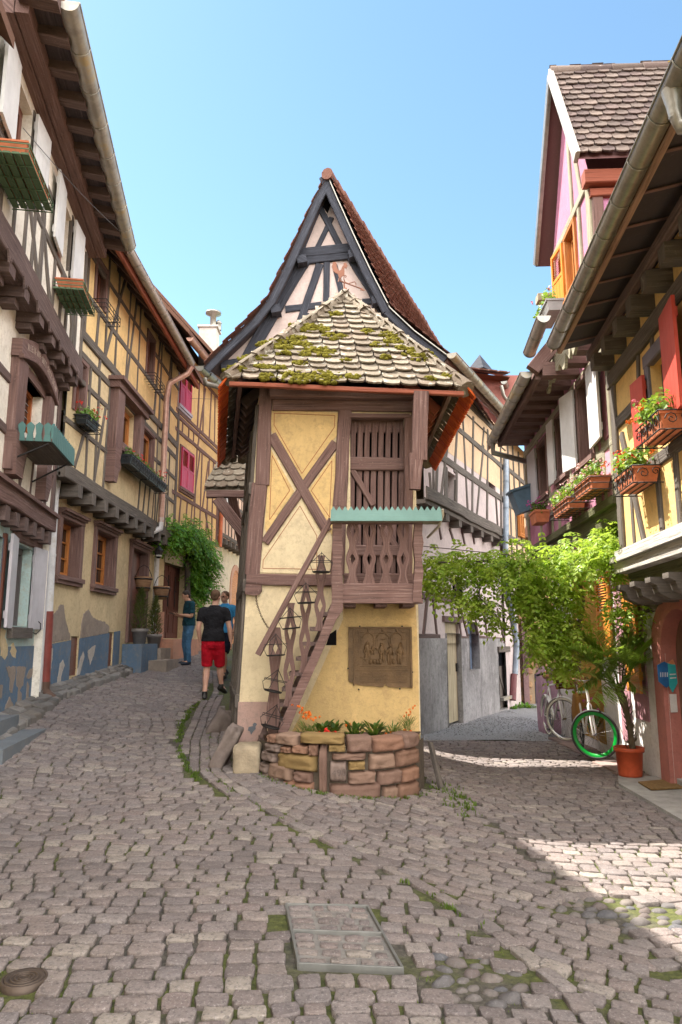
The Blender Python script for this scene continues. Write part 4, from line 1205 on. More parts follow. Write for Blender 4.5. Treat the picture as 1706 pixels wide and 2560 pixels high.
bed_plant(bx(1200), 7.45, 'feathery pale green plant with rust coloured flowers at the right of the planter', .12, .4, 120, .13, .009, [(-.03, .03, M_FLO, 4, .016), (.16, .04, M_FLO, 7, .018)], M_LEAFL, .9)
bed_plant(bx(1325), 7.75, 'tall thin plant with small orange flowers at the right edge of the planter', .2, .2, 60, .14, .009, [(0, .2, M_FLO, 6, .015), (.05, .26, M_FLO, 3, .013)], M_LEAFL, 1.4)

# ---- stones at the tower foot
M_GRAN = plain('worn_granite', (.33, .27, .19), .9, 0, .35, 7, .9); M_GUARD = plain('dark_guard_stone', (.18, .145, .13), .9, 0, .4, 5, .9)
def rough_block(mb, c, dx, dy, dz, seed, ax=None, amp=.05):
    X, Y, Z = ax if ax else (Vector((1, 0, 0)), Vector((0, 1, 0)), Vector((0, 0, 1)))
    n = 7; vs = {}; V = []; F_ = []
    def add(i, j, k):
        if (i, j, k) in vs: return vs[(i, j, k)]
        p = Vector((i / n * 2 - 1, j / n * 2 - 1, k / n * 2 - 1))
        s_ = (abs(p.x) ** 9 + abs(p.y) ** 9 + abs(p.z) ** 9) ** (1 / 9); p = p / s_
        p *= 1 + amp * noise.noise(p * 1.3 + Vector((seed, seed * 2, 0))) * 2 + amp * .5 * noise.noise(p * 4 + Vector((seed, 0, 0)))
        V.append(Vector(c) + X * (p.x * dx / 2) + Y * (p.y * dy / 2) + Z * (p.z * dz / 2)); vs[(i, j, k)] = len(V) - 1; return len(V) - 1
    for a in range(n):
        for b in range(n):
            F_ += [(add(a, b, 0), add(a, b + 1, 0), add(a + 1, b + 1, 0), add(a + 1, b, 0)), (add(a, b, n), add(a + 1, b, n), add(a + 1, b + 1, n), add(a, b + 1, n)),
                   (add(a, 0, b), add(a + 1, 0, b), add(a + 1, 0, b + 1), add(a, 0, b + 1)), (add(a, n, b), add(a, n, b + 1), add(a + 1, n, b + 1), add(a + 1, n, b)),
                   (add(0, a, b), add(0, a, b + 1), add(0, a + 1, b + 1), add(0, a + 1, b)), (add(n, a, b), add(n, a + 1, b), add(n, a + 1, b + 1), add(n, a, b + 1))]
    mb.add(V, F_, smooth=True)
q = MB(); rough_block(q, gpt(-.93, 7.52, .1), .27, .34, .3, 3, amp=.03)
q.build('granite_block', M_GRAN, label='square granite block on the cobbles left of the stone planter', cat='stone', loc=gpt(-.93, 7.5))
ax = (Vector((1, .0, .32)).normalized(), Vector((0, 1, 0)), Vector((-.32, 0, 1)).normalized())
q = MB(); rough_block(q, gpt(-1.19, 7.72, .15), .15, .26, .48, 8, (Vector((.9, .1, -.45)).normalized(), Vector((0, 1, 0)), Vector((.45, 0, .9)).normalized()), .1)
q.build('guard_stone', M_GUARD, label='slanted brown guard stone leaning on the left corner of the yellow tower', cat='stone', loc=gpt(-1.2, 7.7), group='guard stones')
q = MB(); rough_block(q, gpt(-1.6, 9.8, .02), .24, .7, .4, 12, (Vector((.85, .1, -.5)).normalized(), Vector((-.15, 1, 0)).normalized(), Vector((.5, 0, .85)).normalized()), .12)
q.build('guard_stone', M_GUARD, label='long dark boulder against the left flank of the yellow tower by the kerb', cat='stone', loc=gpt(-1.6, 9.6), group='guard stones')
q = MB(); a_, b_ = gpt(1.03, 7.75), gpt(.95, 7.95, .42); q.beam(a_, b_, .045, .02, (.6, -.8, 0)); q.build('leaning_plank', M_GREY, label='short pale plank leaning on the right end of the stone planter', cat='plank', loc=tuple(a_))
# ------------------------------------------------------------------ house builders
UPZ = Vector((0, 0, 1))
def ragged(P, step=.025, amp=.022):
    out = []
    for (a, b), (c, d) in zip(P, P[1:] + P[:1]):
        L = math.hypot(c - a, d - b); n = max(1, int(L / step))
        for i in range(n):
            t = i / n; k = amp * min(1, L / .1) * (noise.noise(Vector((lerp(a, c, t) * 14, lerp(b, d, t) * 14, 2))) + .5 * noise.noise(Vector((lerp(a, c, t) * 40, lerp(b, d, t) * 40, 5))))
            out.append((lerp(a, c, t) + (d - b) / max(L, 1e-6) * k, lerp(b, d, t) - (c - a) / max(L, 1e-6) * k))
    return out
def window(root, F, s0, s1, z0, z1, o, fm, depth=.16, fw=.055, cols=2, rows=3, lead=None, glassm=None, bar=.022, name='window'):
    q = MB(); a, b = o - depth - .05, o - depth + .02
    q.fbox(F, s0, s0 + fw, z0, z1, a, b); q.fbox(F, s1 - fw, s1, z0, z1, a, b)
    q.fbox(F, s0 + fw, s1 - fw, z0, z0 + fw, a, b); q.fbox(F, s0 + fw, s1 - fw, z1 - fw, z1, a, b)
    wn = q.build(name, fm, root)
    q = MB(); o2 = o - depth - .02
    q.add([F.pt(s0 + fw, z0 + fw, o2), F.pt(s1 - fw, z0 + fw, o2), F.pt(s1 - fw, z1 - fw, o2), F.pt(s0 + fw, z1 - fw, o2)], [(0, 1, 2, 3)])
    q.build('pane', glassm or M_GLASS, wn)
    q = MB(); S0, S1, Z0, Z1 = s0 + fw, s1 - fw, z0 + fw, z1 - fw
    if lead:
        for i in range(1, cols): x = lerp(S0, S1, i / cols); q.fbox(F, x - .004, x + .004, Z0, Z1, o2, o2 + .008)
        for i in range(1, rows): z = lerp(Z0, Z1, i / rows); q.fbox(F, S0, S1, z - .004, z + .004, o2, o2 + .009)
        q.build('leading', lead, wn)
    else:
        for i in range(cols):   # casements
            x0, x1 = lerp(S0, S1, i / cols), lerp(S0, S1, (i + 1) / cols); t_ = fw * .75
            q.fbox(F, x0, x0 + t_, Z0, Z1, o2, o2 + .05); q.fbox(F, x1 - t_, x1, Z0, Z1, o2, o2 + .05)
            q.fbox(F, x0 + t_, x1 - t_, Z0, Z0 + t_, o2, o2 + .05); q.fbox(F, x0 + t_, x1 - t_, Z1 - t_, Z1, o2, o2 + .05)
            for k in range(1, rows): z = lerp(Z0, Z1, k / rows); q.fbox(F, x0 + t_, x1 - t_, z - bar / 2, z + bar / 2, o2, o2 + .035)
        q.build('casement', fm, wn)
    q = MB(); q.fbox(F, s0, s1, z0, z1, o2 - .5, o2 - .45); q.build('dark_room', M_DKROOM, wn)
    return wn
def surround(root, F, s0, s1, z0, z1, o, m, w=.14, t=.05, cornice=True, sill=True, name='window_surround'):
    q = MB()
    q.fbeam(F, (s0 - w / 2, z0), (s0 - w / 2, z1), w, t, o, wob=.3); q.fbeam(F, (s1 + w / 2, z0), (s1 + w / 2, z1), w, t, o, wob=.3)
    q.fbeam(F, (s0 - w, z1 + w / 2), (s1 + w, z1 + w / 2), w, t + .003, o, wob=.3)
    if cornice:
        q.fbox(F, s0 - w * 1.15, s1 + w * 1.15, z1 + w * .55, z1 + w * .85, o, o + t + .04); q.fbox(F, s0 - w * 1.3, s1 + w * 1.3, z1 + w * .85, z1 + w * 1.25, o, o + t + .08)
    q.fbox(F, s0 - .001, s0 + .012, z0, z1, o - .15, o + .01); q.fbox(F, s1 - .012, s1 + .001, z0, z1, o - .15, o + .01); q.fbox(F, s0 + .012, s1 - .012, z1 - .012, z1 + .001, o - .15, o + .01)
    sr = q.build(name, m, root)
    if sill:
        q = MB(); q.fbox(F, s0 - w * 1.15, s1 + w * 1.15, z0 - .07, z0, o - .02, o + t + .05); q.fbox(F, s0 - w, s1 + w, z0 - .13, z0 - .07, o - .02, o + t + .02); q.build('sill', m, root)
    return sr
def shutter(root, F, sh, z0, z1, wd, ang, o, m, dr=1, style='plank', t=.032, name='shutter'):
    """hinged at sh, opening towards dr; ang 0 = flat on the wall"""
    ca, sa = math.cos(ang), math.sin(ang)
    U = F.D * (dr * ca) + F.N * sa; W = (F.N * ca - F.D * (dr * sa))
    P = lambda u, z, w_: F.pt(sh, z, o) + U * u + W * w_
    def bx(mb, u0, u1, a, b, w0, w1): mb.box(P((u0 + u1) / 2, (a + b) / 2, (w0 + w1) / 2), u1 - u0, w1 - w0, b - a, (U, W, UPZ))
    q = MB()
    if style == 'plank':
        n = 4
        for i in range(n): bx(q, wd * i / n + .0015, wd * (i + 1) / n - .0015, z0 + rnd.uniform(0, .006), z1, 0, t)
        for z in (lerp(z0, z1, .14), lerp(z0, z1, .86)): bx(q, .02, wd - .02, z - .045, z + .045, -.02, 0)
    else:
        fw = .055
        bx(q, 0, fw, z0, z1, 0, t); bx(q, wd - fw, wd, z0, z1, 0, t)
        zm = lerp(z0, z1, .52)
        for z in (z0, zm - fw / 2, z1 - fw): bx(q, fw, wd - fw, z, z + fw, 0, t)
        zz = zm + fw
        while zz < z1 - fw - .02:
            q.box(P(wd / 2, zz + .015, t / 2), wd - 2 * fw, .006, .04, (U, (W + UPZ * .9).normalized(), (UPZ - W * .9).normalized())); zz += .038
        n = 3
        for i in range(n): bx(q, fw + (wd - 2 * fw) * i / n + .004, fw + (wd - 2 * fw) * (i + 1) / n - .004, z0 + fw, zm - fw / 2, .004, t - .008)
    return q.build(name, m, root)
def gutter(mb, p0, p1, r=.075, step=.55, ends=True):
    p0, p1 = Vector(p0), Vector(p1); d = (p1 - p0); L = d.length; d /= L
    b = d.cross(UPZ).normalized(); u = b.cross(d)
    n = max(1, int(L / step)); k = 10
    def ring(c, rr): return [c + b * (rr * math.cos(a)) - u * (rr * math.sin(a)) for a in [math.pi * (-.04 + 1.08 * i / k) for i in range(k + 1)]]
    for i in range(n):
        a_, b_ = p0 + d * (L * i / n), p0 + d * (L * (i + 1) / n)
        r0, r1 = ring(a_, r), ring(b_ + d * .02, r * .985); i0, i1 = ring(a_, r - .008), ring(b_ + d * .02, r - .008)
        mb.add(r0 + r1, [(j, j + 1, k + 2 + j, k + 1 + j) for j in range(k)], smooth=True)
        mb.add(i0 + i1, [(j + 1, j, k + 1 + j, k + 2 + j) for j in range(k)], smooth=True)
        mb.tube(ring(b_, r + .003), .006, 5)
    for sg in (1, -1): mb.tube([p0 + b * (sg * r), p1 + b * (sg * r)], .010, 6)
    if ends:
        for c in (p0, p1): mb.add(ring(c, r), [tuple(range(k + 1))])
def downpipe(mb, pts, r=.05):
    mb.tube(pts, r, 12)
    for a, b in zip(pts, pts[1:]):
        a, b = Vector(a), Vector(b); L = (b - a).length; d = (b - a).normalized(); n = int(L / 1.0)
        for i in range(1, n + 1): c = a + d * (L * i / (n + 1)); mb.tube([c - d * .018, c + d * .018], r + .006, 12)
def leafcloud(mb, c, rx_, ry_, rz_, n, s_, ax=None, dome=False):
    c = Vector(c); X, Y, Z = ax if ax else (Vector((1, 0, 0)), Vector((0, 1, 0)), UPZ)
    for _ in range(n):
        while True:
            v = Vector((rnd.uniform(-1, 1), rnd.uniform(-1, 1), rnd.uniform(-1, 1)))
            if v.length < 1 and (not dome or v.z > -.6): break
        v *= .55 + .45 * rnd.random(); p = c + X * (v.x * rx_) + Y * (v.y * ry_) + Z * (v.z * rz_)
        nn = (X * v.x + Y * v.y + Z * (v.z + .5) + Vector((rnd.gauss(0, .5), rnd.gauss(0, .5), rnd.gauss(0, .5)))).normalized()
        a = nn.cross(Vector((rnd.gauss(0, 1), rnd.gauss(0, 1), rnd.gauss(0, 1)))).normalized(); b = nn.cross(a); k = s_ * rnd.uniform(.6, 1.2)
        mb.add([p - a * k, p - b * k * .8 + nn * k * .25, p + a * k, p + b * k * .8 + nn * k * .25, p + nn * k * .05], [(0, 1, 4), (1, 2, 4), (2, 3, 4), (3, 0, 4)])
M_GER = leafmat('geranium_leaves', [(.10, .22, .03), (.14, .28, .04), (.07, .17, .03), (.18, .32, .06)], .35)
M_GERD = leafmat('dark_geranium_leaves', [(.05, .12, .03), (.08, .16, .03), (.04, .10, .02)], .3)
M_BLKPOT = plain('black_plastic_trough', (.02, .025, .03), .5, 0, .2)
def flower_box(label, F, s0, s1, z, o, dp=.2, h=.15, potm=None, leaf=None, nl=200, fl=((None, 0),), rack='bars', lh=.16, rackm=None, hang=0, group=None, lift=0, name='flower_box', cat='flower box', spill=.0, base=None):
    e = empty(name, F.pt((s0 + s1) / 2, z, o), label, cat, group)
    q = MB(); r = .007
    P = lambda s, z_, o_: F.pt(s, z_, o_)
    oo = o + dp + .03; zt_ = z + h * .85
    a, b = s0 - .03, s1 + .03
    if rack == 'bars':
        for zz in (z - .01, z + h * .4, zt_): q.tube([P(a, zz, o), P(a, zz, oo), P(b, zz, oo), P(b, zz, o)], r, 5)
        n = max(2, int((b - a) / .16))
        for i in range(n + 1): s_ = lerp(a, b, i / n); q.tube([P(s_, zt_, oo), P(s_, z - .01, oo), P(s_, z - .01, o)], r * .8, 5)
        for w_ in (.33, .66): q.tube([P(a, z - .01, lerp(o, oo, w_)), P(b, z - .01, lerp(o, oo, w_))], r * .8, 5)
    elif rack == 'scroll':
        for zz in (z - .01, zt_ + .02): q.tube([P(a, zz, o), P(a, zz, oo), P(b, zz, oo), P(b, zz, o)], r, 5)
        def spiral(f0, c0, c1, R_, sg=1):
            q.tube([f0(c0 + sg * R_ * (1 - t_ / 14) * math.cos(t_ * .75), c1 + R_ * (1 - t_ / 14) * math.sin(t_ * .75)) for t_ in range(13)], r * .7, 5)
        n = max(2, int((b - a) / .15))
        for i in range(n):
            sm = lerp(a, b, (i + .5) / n); f0 = lambda u, v: P(u, v, oo)
            spiral(f0, sm, z + h * .45, .06, 1 if i % 2 else -1)
            q.tube([P(lerp(a, b, i / n), z, oo), P(lerp(a, b, i / n), zt_ + .02, oo)], r * .8, 5)
        for ss in (a, b):
            spiral(lambda u, v: P(ss, v, u), o + dp * .7, z + h * .5, .06); spiral(lambda u, v: P(ss, v, u), o + dp * .25, z + h * .6, .045, -1)
        for w_ in (.25, .5, .75): q.tube([P(a, z - .01, lerp(o, oo, w_)), P(b, z - .01, lerp(o, oo, w_))], r * .8, 5)
    if rack: q.build('rack', rackm or M_IRON, e)
    if base:
        q = MB()
        for i in range(5): q.fbox(F, a + .01, b - .01, z - .0, z + .015, lerp(o, oo, i / 5) + .008, lerp(o, oo, (i + 1) / 5) - .008)
        q.build('bottom_slats', base, e)
    if potm:
        m = max(1, round((s1 - s0) / .62)); q = MB()
        for i in range(m):
            u0, u1 = lerp(s0, s1, i / m) + .01, lerp(s0, s1, (i + 1) / m) - .01; t_ = .018; iz = z + lift
            vs = []
            for (zz, ins) in ((iz, .025), (iz + h * .82, .0), (iz + h * .82, -.012), (iz + h, -.012), (iz + h, .012), (iz + h * .9, .02)):
                for (u, v) in ((u0 + ins, o + .02 + ins), (u1 - ins, o + .02 + ins), (u1 - ins, o + dp - ins), (u0 + ins, o + dp - ins)): vs.append(P(u, zz, v))
            fs = [(3, 2, 1, 0)] + [(r_ * 4 + k, r_ * 4 + (k + 1) % 4, r_ * 4 + 4 + (k + 1) % 4, r_ * 4 + 4 + k) for r_ in range(5) for k in range(4)] + [(20, 21, 22, 23)]
            q.add(vs, fs)
        q.build('trough', potm, e)
    if leaf:
        q = MB(); m = max(1, int((s1 - s0) / .22))
        for i in range(m):
            leafcloud(q, P(lerp(s0, s1, (i + .5) / m), z + lift + h + lh * .35 + rnd.uniform(-.03, .05), o + dp * .55 + spill), .17, .17 + spill, lh, nl // m, .028, dome=spill == 0)
        q.build('foliage', leaf, e)
        for fm, n in fl:
            if not fm: continue
            q = MB()
            for _ in range(n):
                c = P(rnd.uniform(s0 - .08, s1 + .08), z + lift + h + lh * rnd.uniform(.3, 1.35) - spill * rnd.random(), o + dp * .55 + rnd.uniform(-.1, .2 + spill))
                for _ in range(4): flower(q, c + Vector((rnd.gauss(0, .018), rnd.gauss(0, .018), rnd.gauss(0, .014))), .018, 5)
            q.build('blossom', fm, e)
    return e
def house_shell(root, F, s0, s1, z0, z1, m, dp=5.5, o=0):
    q = MB(); A, B = F.pt, lambda s, z: F.pt(s, z, -dp)
    q.add([A(s0, z0, o), F.pt(s0, z0, -dp), F.pt(s0, z1, -dp), A(s0, z1, o)], [(0, 1, 2, 3)])
    q.add([A(s1, z0, o), F.pt(s1, z0, -dp), F.pt(s1, z1, -dp), A(s1, z1, o)], [(3, 2, 1, 0)])
    q.add([F.pt(s0, z0, -dp), F.pt(s1, z0, -dp), F.pt(s1, z1, -dp), F.pt(s0, z1, -dp)], [(0, 1, 2, 3)])
    return q.build('side_walls', m, root)
def roof_slab(root, F, s0, s1, oe, ze, rise, run, m, th_=.12, back=True, name='roof'):
    """slope rising inward from the eave, and the far slope"""
    q = MB()
    a = [F.pt(s0, ze, oe), F.pt(s1, ze, oe), F.pt(s1, ze + rise, oe - run), F.pt(s0, ze + rise, oe - run)]
    b = [p + Vector((0, 0, -th_)) for p in a]
    q.add(a + b, [(0, 1, 2, 3), (7, 6, 5, 4), (0, 4, 5, 1), (1, 5, 6, 2), (2, 6, 7, 3), (3, 7, 4, 0)])
    if back:
        c = [F.pt(s0, ze + rise, oe - run), F.pt(s1, ze + rise, oe - run), F.pt(s1, ze, oe - 2 * run), F.pt(s0, ze, oe - 2 * run)]
        q.add(c, [(0, 1, 2, 3)])
        for s in (s0, s1): q.add([F.pt(s, ze, oe - .9), F.pt(s, ze + rise, oe - run), F.pt(s, ze, oe - 2 * run)], [(0, 1, 2)])
    return q.build(name, m, root)

M_WHITE = plaster('lime_white_plaster', (.78, .74, .66), (.5, .45, .37), .4)
M_MINT = plaster('mint_plaster', (.42, .56, .56), (.40, .36, .27), .55)
M_BLUEP = plaster('blue_plinth_paint', (.105, .165, .245), (.2, .2, .2), .8)
M_CREAM = plaster('sand_yellow_plaster', (.58, .47, .29), (.36, .28, .17), .55)
M_OCHRE = plaster('warm_ochre_plaster', (.66, .47, .22), (.45, .32, .16), .45)
M_RENDER = plaster('bare_rough_render', (.30, .25, .21), (.2, .17, .15), .6, .95, 1.0)
M_RTILE = island('brown_roof_tiles', [(.20, .13, .10), (.25, .16, .12), (.17, .12, .10)], .9, .8)
M_SHW = paint('white_shutter_paint', (.66, .66, .66), .55, .4, (.35, .32, .3))
M_SHL = paint('lilac_grey_shutter_paint', (.50, .48, .52), .6, .4, (.3, .27, .28))
M_BRPAINT = paint('brown_window_paint', (.17, .065, .045), .5, .3)
M_GRFRAME = paint('grey_window_frame', (.13, .115, .115), .6, .4)
M_TURQD = paint('dark_turquoise_slats', (.09, .20, .19), .65, .6, (.05, .08, .08))
M_LEAD = plain('lead_came', (.3, .3, .31), .5, .3)

# ------------------------------------------------------------------ white half-timbered house, far left
L1 = Fac((-4.427, 11), (-.155, 1))
E1 = -.75
h1 = empty('half_timbered_house', L1.pt(-2, .6), 'white half timbered house with dark jetties and mint ground floor at the far left', 'house')
SN = -5.2
# ground floor
w0 = (-2.0, -1.17, 1.78, 2.82)
q = MB(); q.wall(L1, SN, -.3, 1.52, 3.2, [w0, (-3.5, -2.5, .1, 2.8)], 0, .2, .008); q.build('mint_wall', M_MINT, h1)
q = MB(); q.wall(L1, SN, -.3, -.2, 1.52, [(-3.5, -2.5, .1, 2.8)], .015, .2, .006); q.build('blue_plinth', M_BLUEP, h1)
q = MB()
for P in ([(60, 1460), (160, 1450), (165, 1530), (140, 1640), (128, 1740), (100, 1700), (105, 1600), (75, 1500)], [(175, 1455), (272, 1460), (240, 1650), (200, 1700), (170, 1640)], [(280, 1560), (300, 1500), (350, 1460), (345, 1540), (320, 1570), (295, 1590)], [(285, 1610), (304, 1660), (295, 1800), (275, 1880), (270, 1800)], [(50, 1900), (95, 1770), (138, 1850), (130, 1910), (80, 1925)], [(190, 1700), (228, 1740), (215, 1920), (185, 1960), (180, 1800)], [(0, 1640), (25, 1650), (15, 1780), (0, 1790)]):
    q.prism(L1, ragged([L1.hit(E4(*p), .015) for p in P]), .0, .021)
q.build('bare_patch', M_RENDER, h1)
q = MB()
for P in ([(0, 1040), (60, 1080), (45, 1150), (80, 1240), (75, 1340), (50, 1380), (0, 1340)], [(95, 1300), (140, 1210), (168, 1290), (158, 1370), (130, 1345)]):
    q.prism(L1, ragged([L1.hit(E4(*p), .01) for p in P]), .0, .017)
q.build('yellow_patch', M_CREAM, h1)
q = MB(); q.fbox(L1, -.36, -.28, .75, 3.0, 0, .05); q.build('corner_board', M_SHW, h1)
wn = window(h1, L1, *w0, 0, M_GRFRAME, .14, .05, 1, 1, glassm=plain('dusty_dark_pane', (.05, .048, .05), .5))
shutter(h1, L1, -2.0, 1.74, 2.86, .5, R(8), .02, M_SHL, -1); shutter(h1, L1, -1.17, 1.74, 2.86, .5, R(8), .02, M_SHL, 1)
q = MB(); q.fbox(L1, -2.05, -1.1, 1.62, 1.76, -.02, .07); q.build('sill', M_GREY, h1)
q = MB(); q.tube([L1.pt(-1.15, 1.72, .03), L1.pt(-1.05, 1.68, .1), L1.pt(-1.0, 1.74, .14), L1.pt(-.96, 1.82, .13), L1.pt(-1.0, 1.85, .11)], .008, 5); q.build('shutter_hook', M_IRON, h1)
q = MB(); q.fbeam(L1, (-2.15, 2.93), (-.3, 2.93), .16, .03, 0); q.fbeam(L1, (SN, 3.05), (-.3, 3.05), .12, .05, 0); q.build('ground_lintel', M_BRWN, h1)
q = MB()
for i in range(4): q.fbox(L1, -3.5 + .25 * i, -3.252 + .25 * i, .55, 2.8, -.14, -.1)
for s in (-3.56, -2.5): q.fbox(L1, s, s + .07, .5, 2.86, -.12, .04)
dd = q.build('door', M_BRPAINT, h1)
# first jetty
q = MB()
for s in [-.96 - .40 * i for i in range(11)]: q.beam(L1.pt(s, 3.02, -.1), L1.pt(s, 3.02, .17), .17, .085, (0, 0, 1), back=.085, seg=2)
q.build('joist_ends', M_DARK, h1)
q = MB(); q.fbeam(L1, (SN, 3.25), (E1, 3.25), .25, .07, .12); q.fbox(L1, SN, E1 + .02, 3.33, 3.38, .1, .24); q.build('jetty_beam', M_BRWN, h1)
# first floor
W1 = (-2.75, -1.75, 4.15, 4.82)
q = MB(); q.wall(L1, SN, E1, 3.3, 5.5, [W1], .13, .25, .012); q.build('first_floor_wall', M_WHITE, h1)
q = MB(); O = .13
for s in (-3.9, -4.9): q.fbeam(L1, (s, 3.38), (s, 5.5), .15, .025, O)
q.fbeam(L1, (-.84, 3.38), (-.84, 5.5), .16, .03, O); q.fbeam(L1, (-1.25, 3.38), (-1.2, 5.5), .1, .02, O)
for z in (3.95, 4.55): q.fbeam(L1, (SN, z), (-3.2, z), .12, .022, O); q.fbeam(L1, (-1.4, z), (E1, z), .1, .022, O)
for (a, b) in (((-2.62, 3.9), (-2.45, 3.38)), ((-2.3, 3.9), (-2.5, 3.38)), ((-1.95, 3.9), (-2.0, 3.38)), ((-2.9, 3.9), (-2.8, 3.38))): q.fbeam(L1, a, b, .05, .015, O)
q.build('timber_frame', M_DARK, h1)
# carved window frame
q = MB(); O = .13
q.fbeam(L1, (-3.0, 3.5), (-2.98, 4.86), .36, .1, O, wob=.5); q.fbeam(L1, (-1.58, 3.7), (-1.58, 4.86), .24, .1, O, wob=.5)
q.prism(L1, [(-3.1, 3.46), (-2.8, 3.46), (-2.82, 3.6), (-2.7, 3.8), (-2.78, 3.95), (-3.2, 3.95)], O, O + .13)
q.prism(L1, [(-1.75, 3.42), (-1.6, 3.42), (-1.42, 3.7), (-1.5, 3.9), (-1.46, 4.0), (-1.74, 4.0)], O, O + .13)
arc0 = [(lerp(-3.2, -1.42, i / 14), 4.84 + .17 * math.sin(math.pi * i / 14)) for i in range(15)]; arc1 = [(s, z + .27 - .06 * abs(i - 7) / 7) for i, (s, z) in enumerate(arc0)]
q.prism(L1, arc0 + arc1[::-1], O, O + .12)
for i in range(14): q.fbeam(L1, arc0[i], arc0[i + 1], .05, .025, O + .12, wob=0, seg=1)
q.fbox(L1, -2.8, -1.7, 4.82, 4.94, O - .2, O + .03)
q.build('carved_frame', M_BRWN, h1)
wn = window(h1, L1, *W1, .13, paint('orange_window_wood', (.40, .12, .035), .5, .25), .14, .05, 5, 6, M_LEAD)
me_all = []
tx = "ALLEIN·AVF·GOTT·SETZ·DEIN"
for i, chx in enumerate(tx):
    if chx == ' ': continue
    f_ = (i + .9) / (len(tx) + 1); s = lerp(-3.02, -1.5, f_); u = (s + 3.2) / 1.78
    z = 4.84 + .17 * math.sin(math.pi * u) + .125
    me_all.append(text_mesh(chx, L1, s, z, O + .121, .12, plain('pale_carved_letters', (.42, .33, .28), .8), 'carved_letter', None, .002, rot=math.atan(.2 * math.pi / 1.78 * math.cos(math.pi * u)), xscale=.62))
V, Fc = MB(), None
for o_ in me_all:
    V.add([v.co for v in o_.data.vertices], [tuple(p.vertices) for p in o_.data.polygons]); m_ = o_.data; bpy.data.objects.remove(o_)
V.build('carved_inscription', MATS['pale_carved_letters'], h1)
# turquoise flower balcony
bc = empty('window_box', L1.pt(-2.6, 3.9, .3), 'big turquoise slatted window box under the inscribed window', 'window box')
q = MB(); q.fbox(L1, -3.06, -1.87, 3.86, 3.9, .14, .62); q.build('bottom_board', M_GREY, bc)
q = MB()
for i in range(13):
    s = -3.06 + i * .092; q.prism(L1, [(s, 3.86), (s + .085, 3.86), (s + .085, 4.05), (s + .0425, 4.09), (s, 4.05)], .6, .625)
EF = Fac(L1.pt(-3.06, 0, .14)[:2], L1.n)
for i in range(5):
    s = i * .095; q.prism(EF, [(s, 3.86), (s + .085, 3.86), (s + .07, 3.95), (s + .085, 4.05), (s + .0425, 4.09), (s, 4.05), (s + .015, 3.95)], -.012, .012)
q.build('slats', M_TURQD, bc)
q = MB(); q.tube([L1.pt(-3.1, 3.6, .15), L1.pt(-3.05, 3.84, .58)], .012, 5); q.tube([L1.pt(-2.0, 3.6, .15), L1.pt(-2.05, 3.84, .58)], .012, 5); q.build('stay_rod', M_IRON, bc)
# second jetty
q = MB()
for s in (-1.03, -1.40, -1.9, -2.45, -3.05, -3.7, -4.25, -4.8, -5.35): q.beam(L1.pt(s, 5.36, -.1), L1.pt(s, 5.36, .40), .2, .06, (0, 0, 1), back=.08, seg=2); q.beam(L1.pt(s, 5.24, -.1), L1.pt(s, 5.24, .30), .17, .04, (0, 0, 1), back=.04, seg=2)
q.build('joist_ends', M_DARK, h1)
q = MB(); q.fbeam(L1, (SN, 5.55), (E1, 5.55), .30, .07, .36); q.fbox(L1, SN, E1, 5.40, 5.5, .0, .36); q.build('jetty_beam', M_DARK, h1)
q = MB()
for s in [-1.2 - .56 * i for i in range(8)]: q.prism(L1, [(s, 5.42), (s + .16, 5.42), (s + .13, 5.33), (s + .10, 5.38), (s + .06, 5.30), (s + .03, 5.38)], .425, .445)
q.build('carved_drops', M_DARK, h1)
# second floor
W2 = (-2.52, -1.9, 6.5, 7.36); W3_ = (-4.66, -3.98, 6.5, 7.36)
q = MB(); q.wall(L1, SN, E1, 5.6, 7.7, [W2, W3_], .38, .2, .012); q.build('second_floor_wall', M_WHITE, h1)
q = MB(); O = .38
for s in (-.83, -1.28, -3.25, -5.2): q.fbeam(L1, (s, 5.68), (s - .03, 7.45), .13, .022, O)
for s in (-2.6, -1.85, -4.74, -3.9): q.fbeam(L1, (s, 5.68), (s, 7.45), .1, .018, O)
for s in (-2.2, -4.3, -3.6, -1.5): q.fbeam(L1, (s, 5.68), (s, 6.4), .09, .02, O)
q.fbeam(L1, (SN, 6.42), (E1, 6.42), .10, .024, O); q.fbeam(L1, (-3.2, 7.0), (-2.7, 7.0), .09, .02, O); q.fbeam(L1, (-3.85, 7.02), (-3.3, 7.02), .09, .02, O)
for a, b in (((-3.85, 6.4), (-3.3, 5.7)), ((-2.7, 5.7), (-3.2, 6.4)), ((-1.3, 7.4), (-.9, 6.45)), ((-3.8, 7.4), (-3.3, 6.5)), ((-1.75, 6.4), (-1.3, 5.7))): q.fbeam(L1, a, b, .11, .02, O)
q.build('timber_frame', M_GREY, h1)
for W_ in (W2, W3_):
    window(h1, L1, *W_, .38, M_BRPAINT, .12, .07, 2, 2)
    shutter(h1, L1, W_[0], 6.46, 7.38, .5, R(3), .42, M_SHW, -1); shutter(h1, L1, W_[1], 6.46, 7.38, .46, R(4), .42, M_SHW, 1)
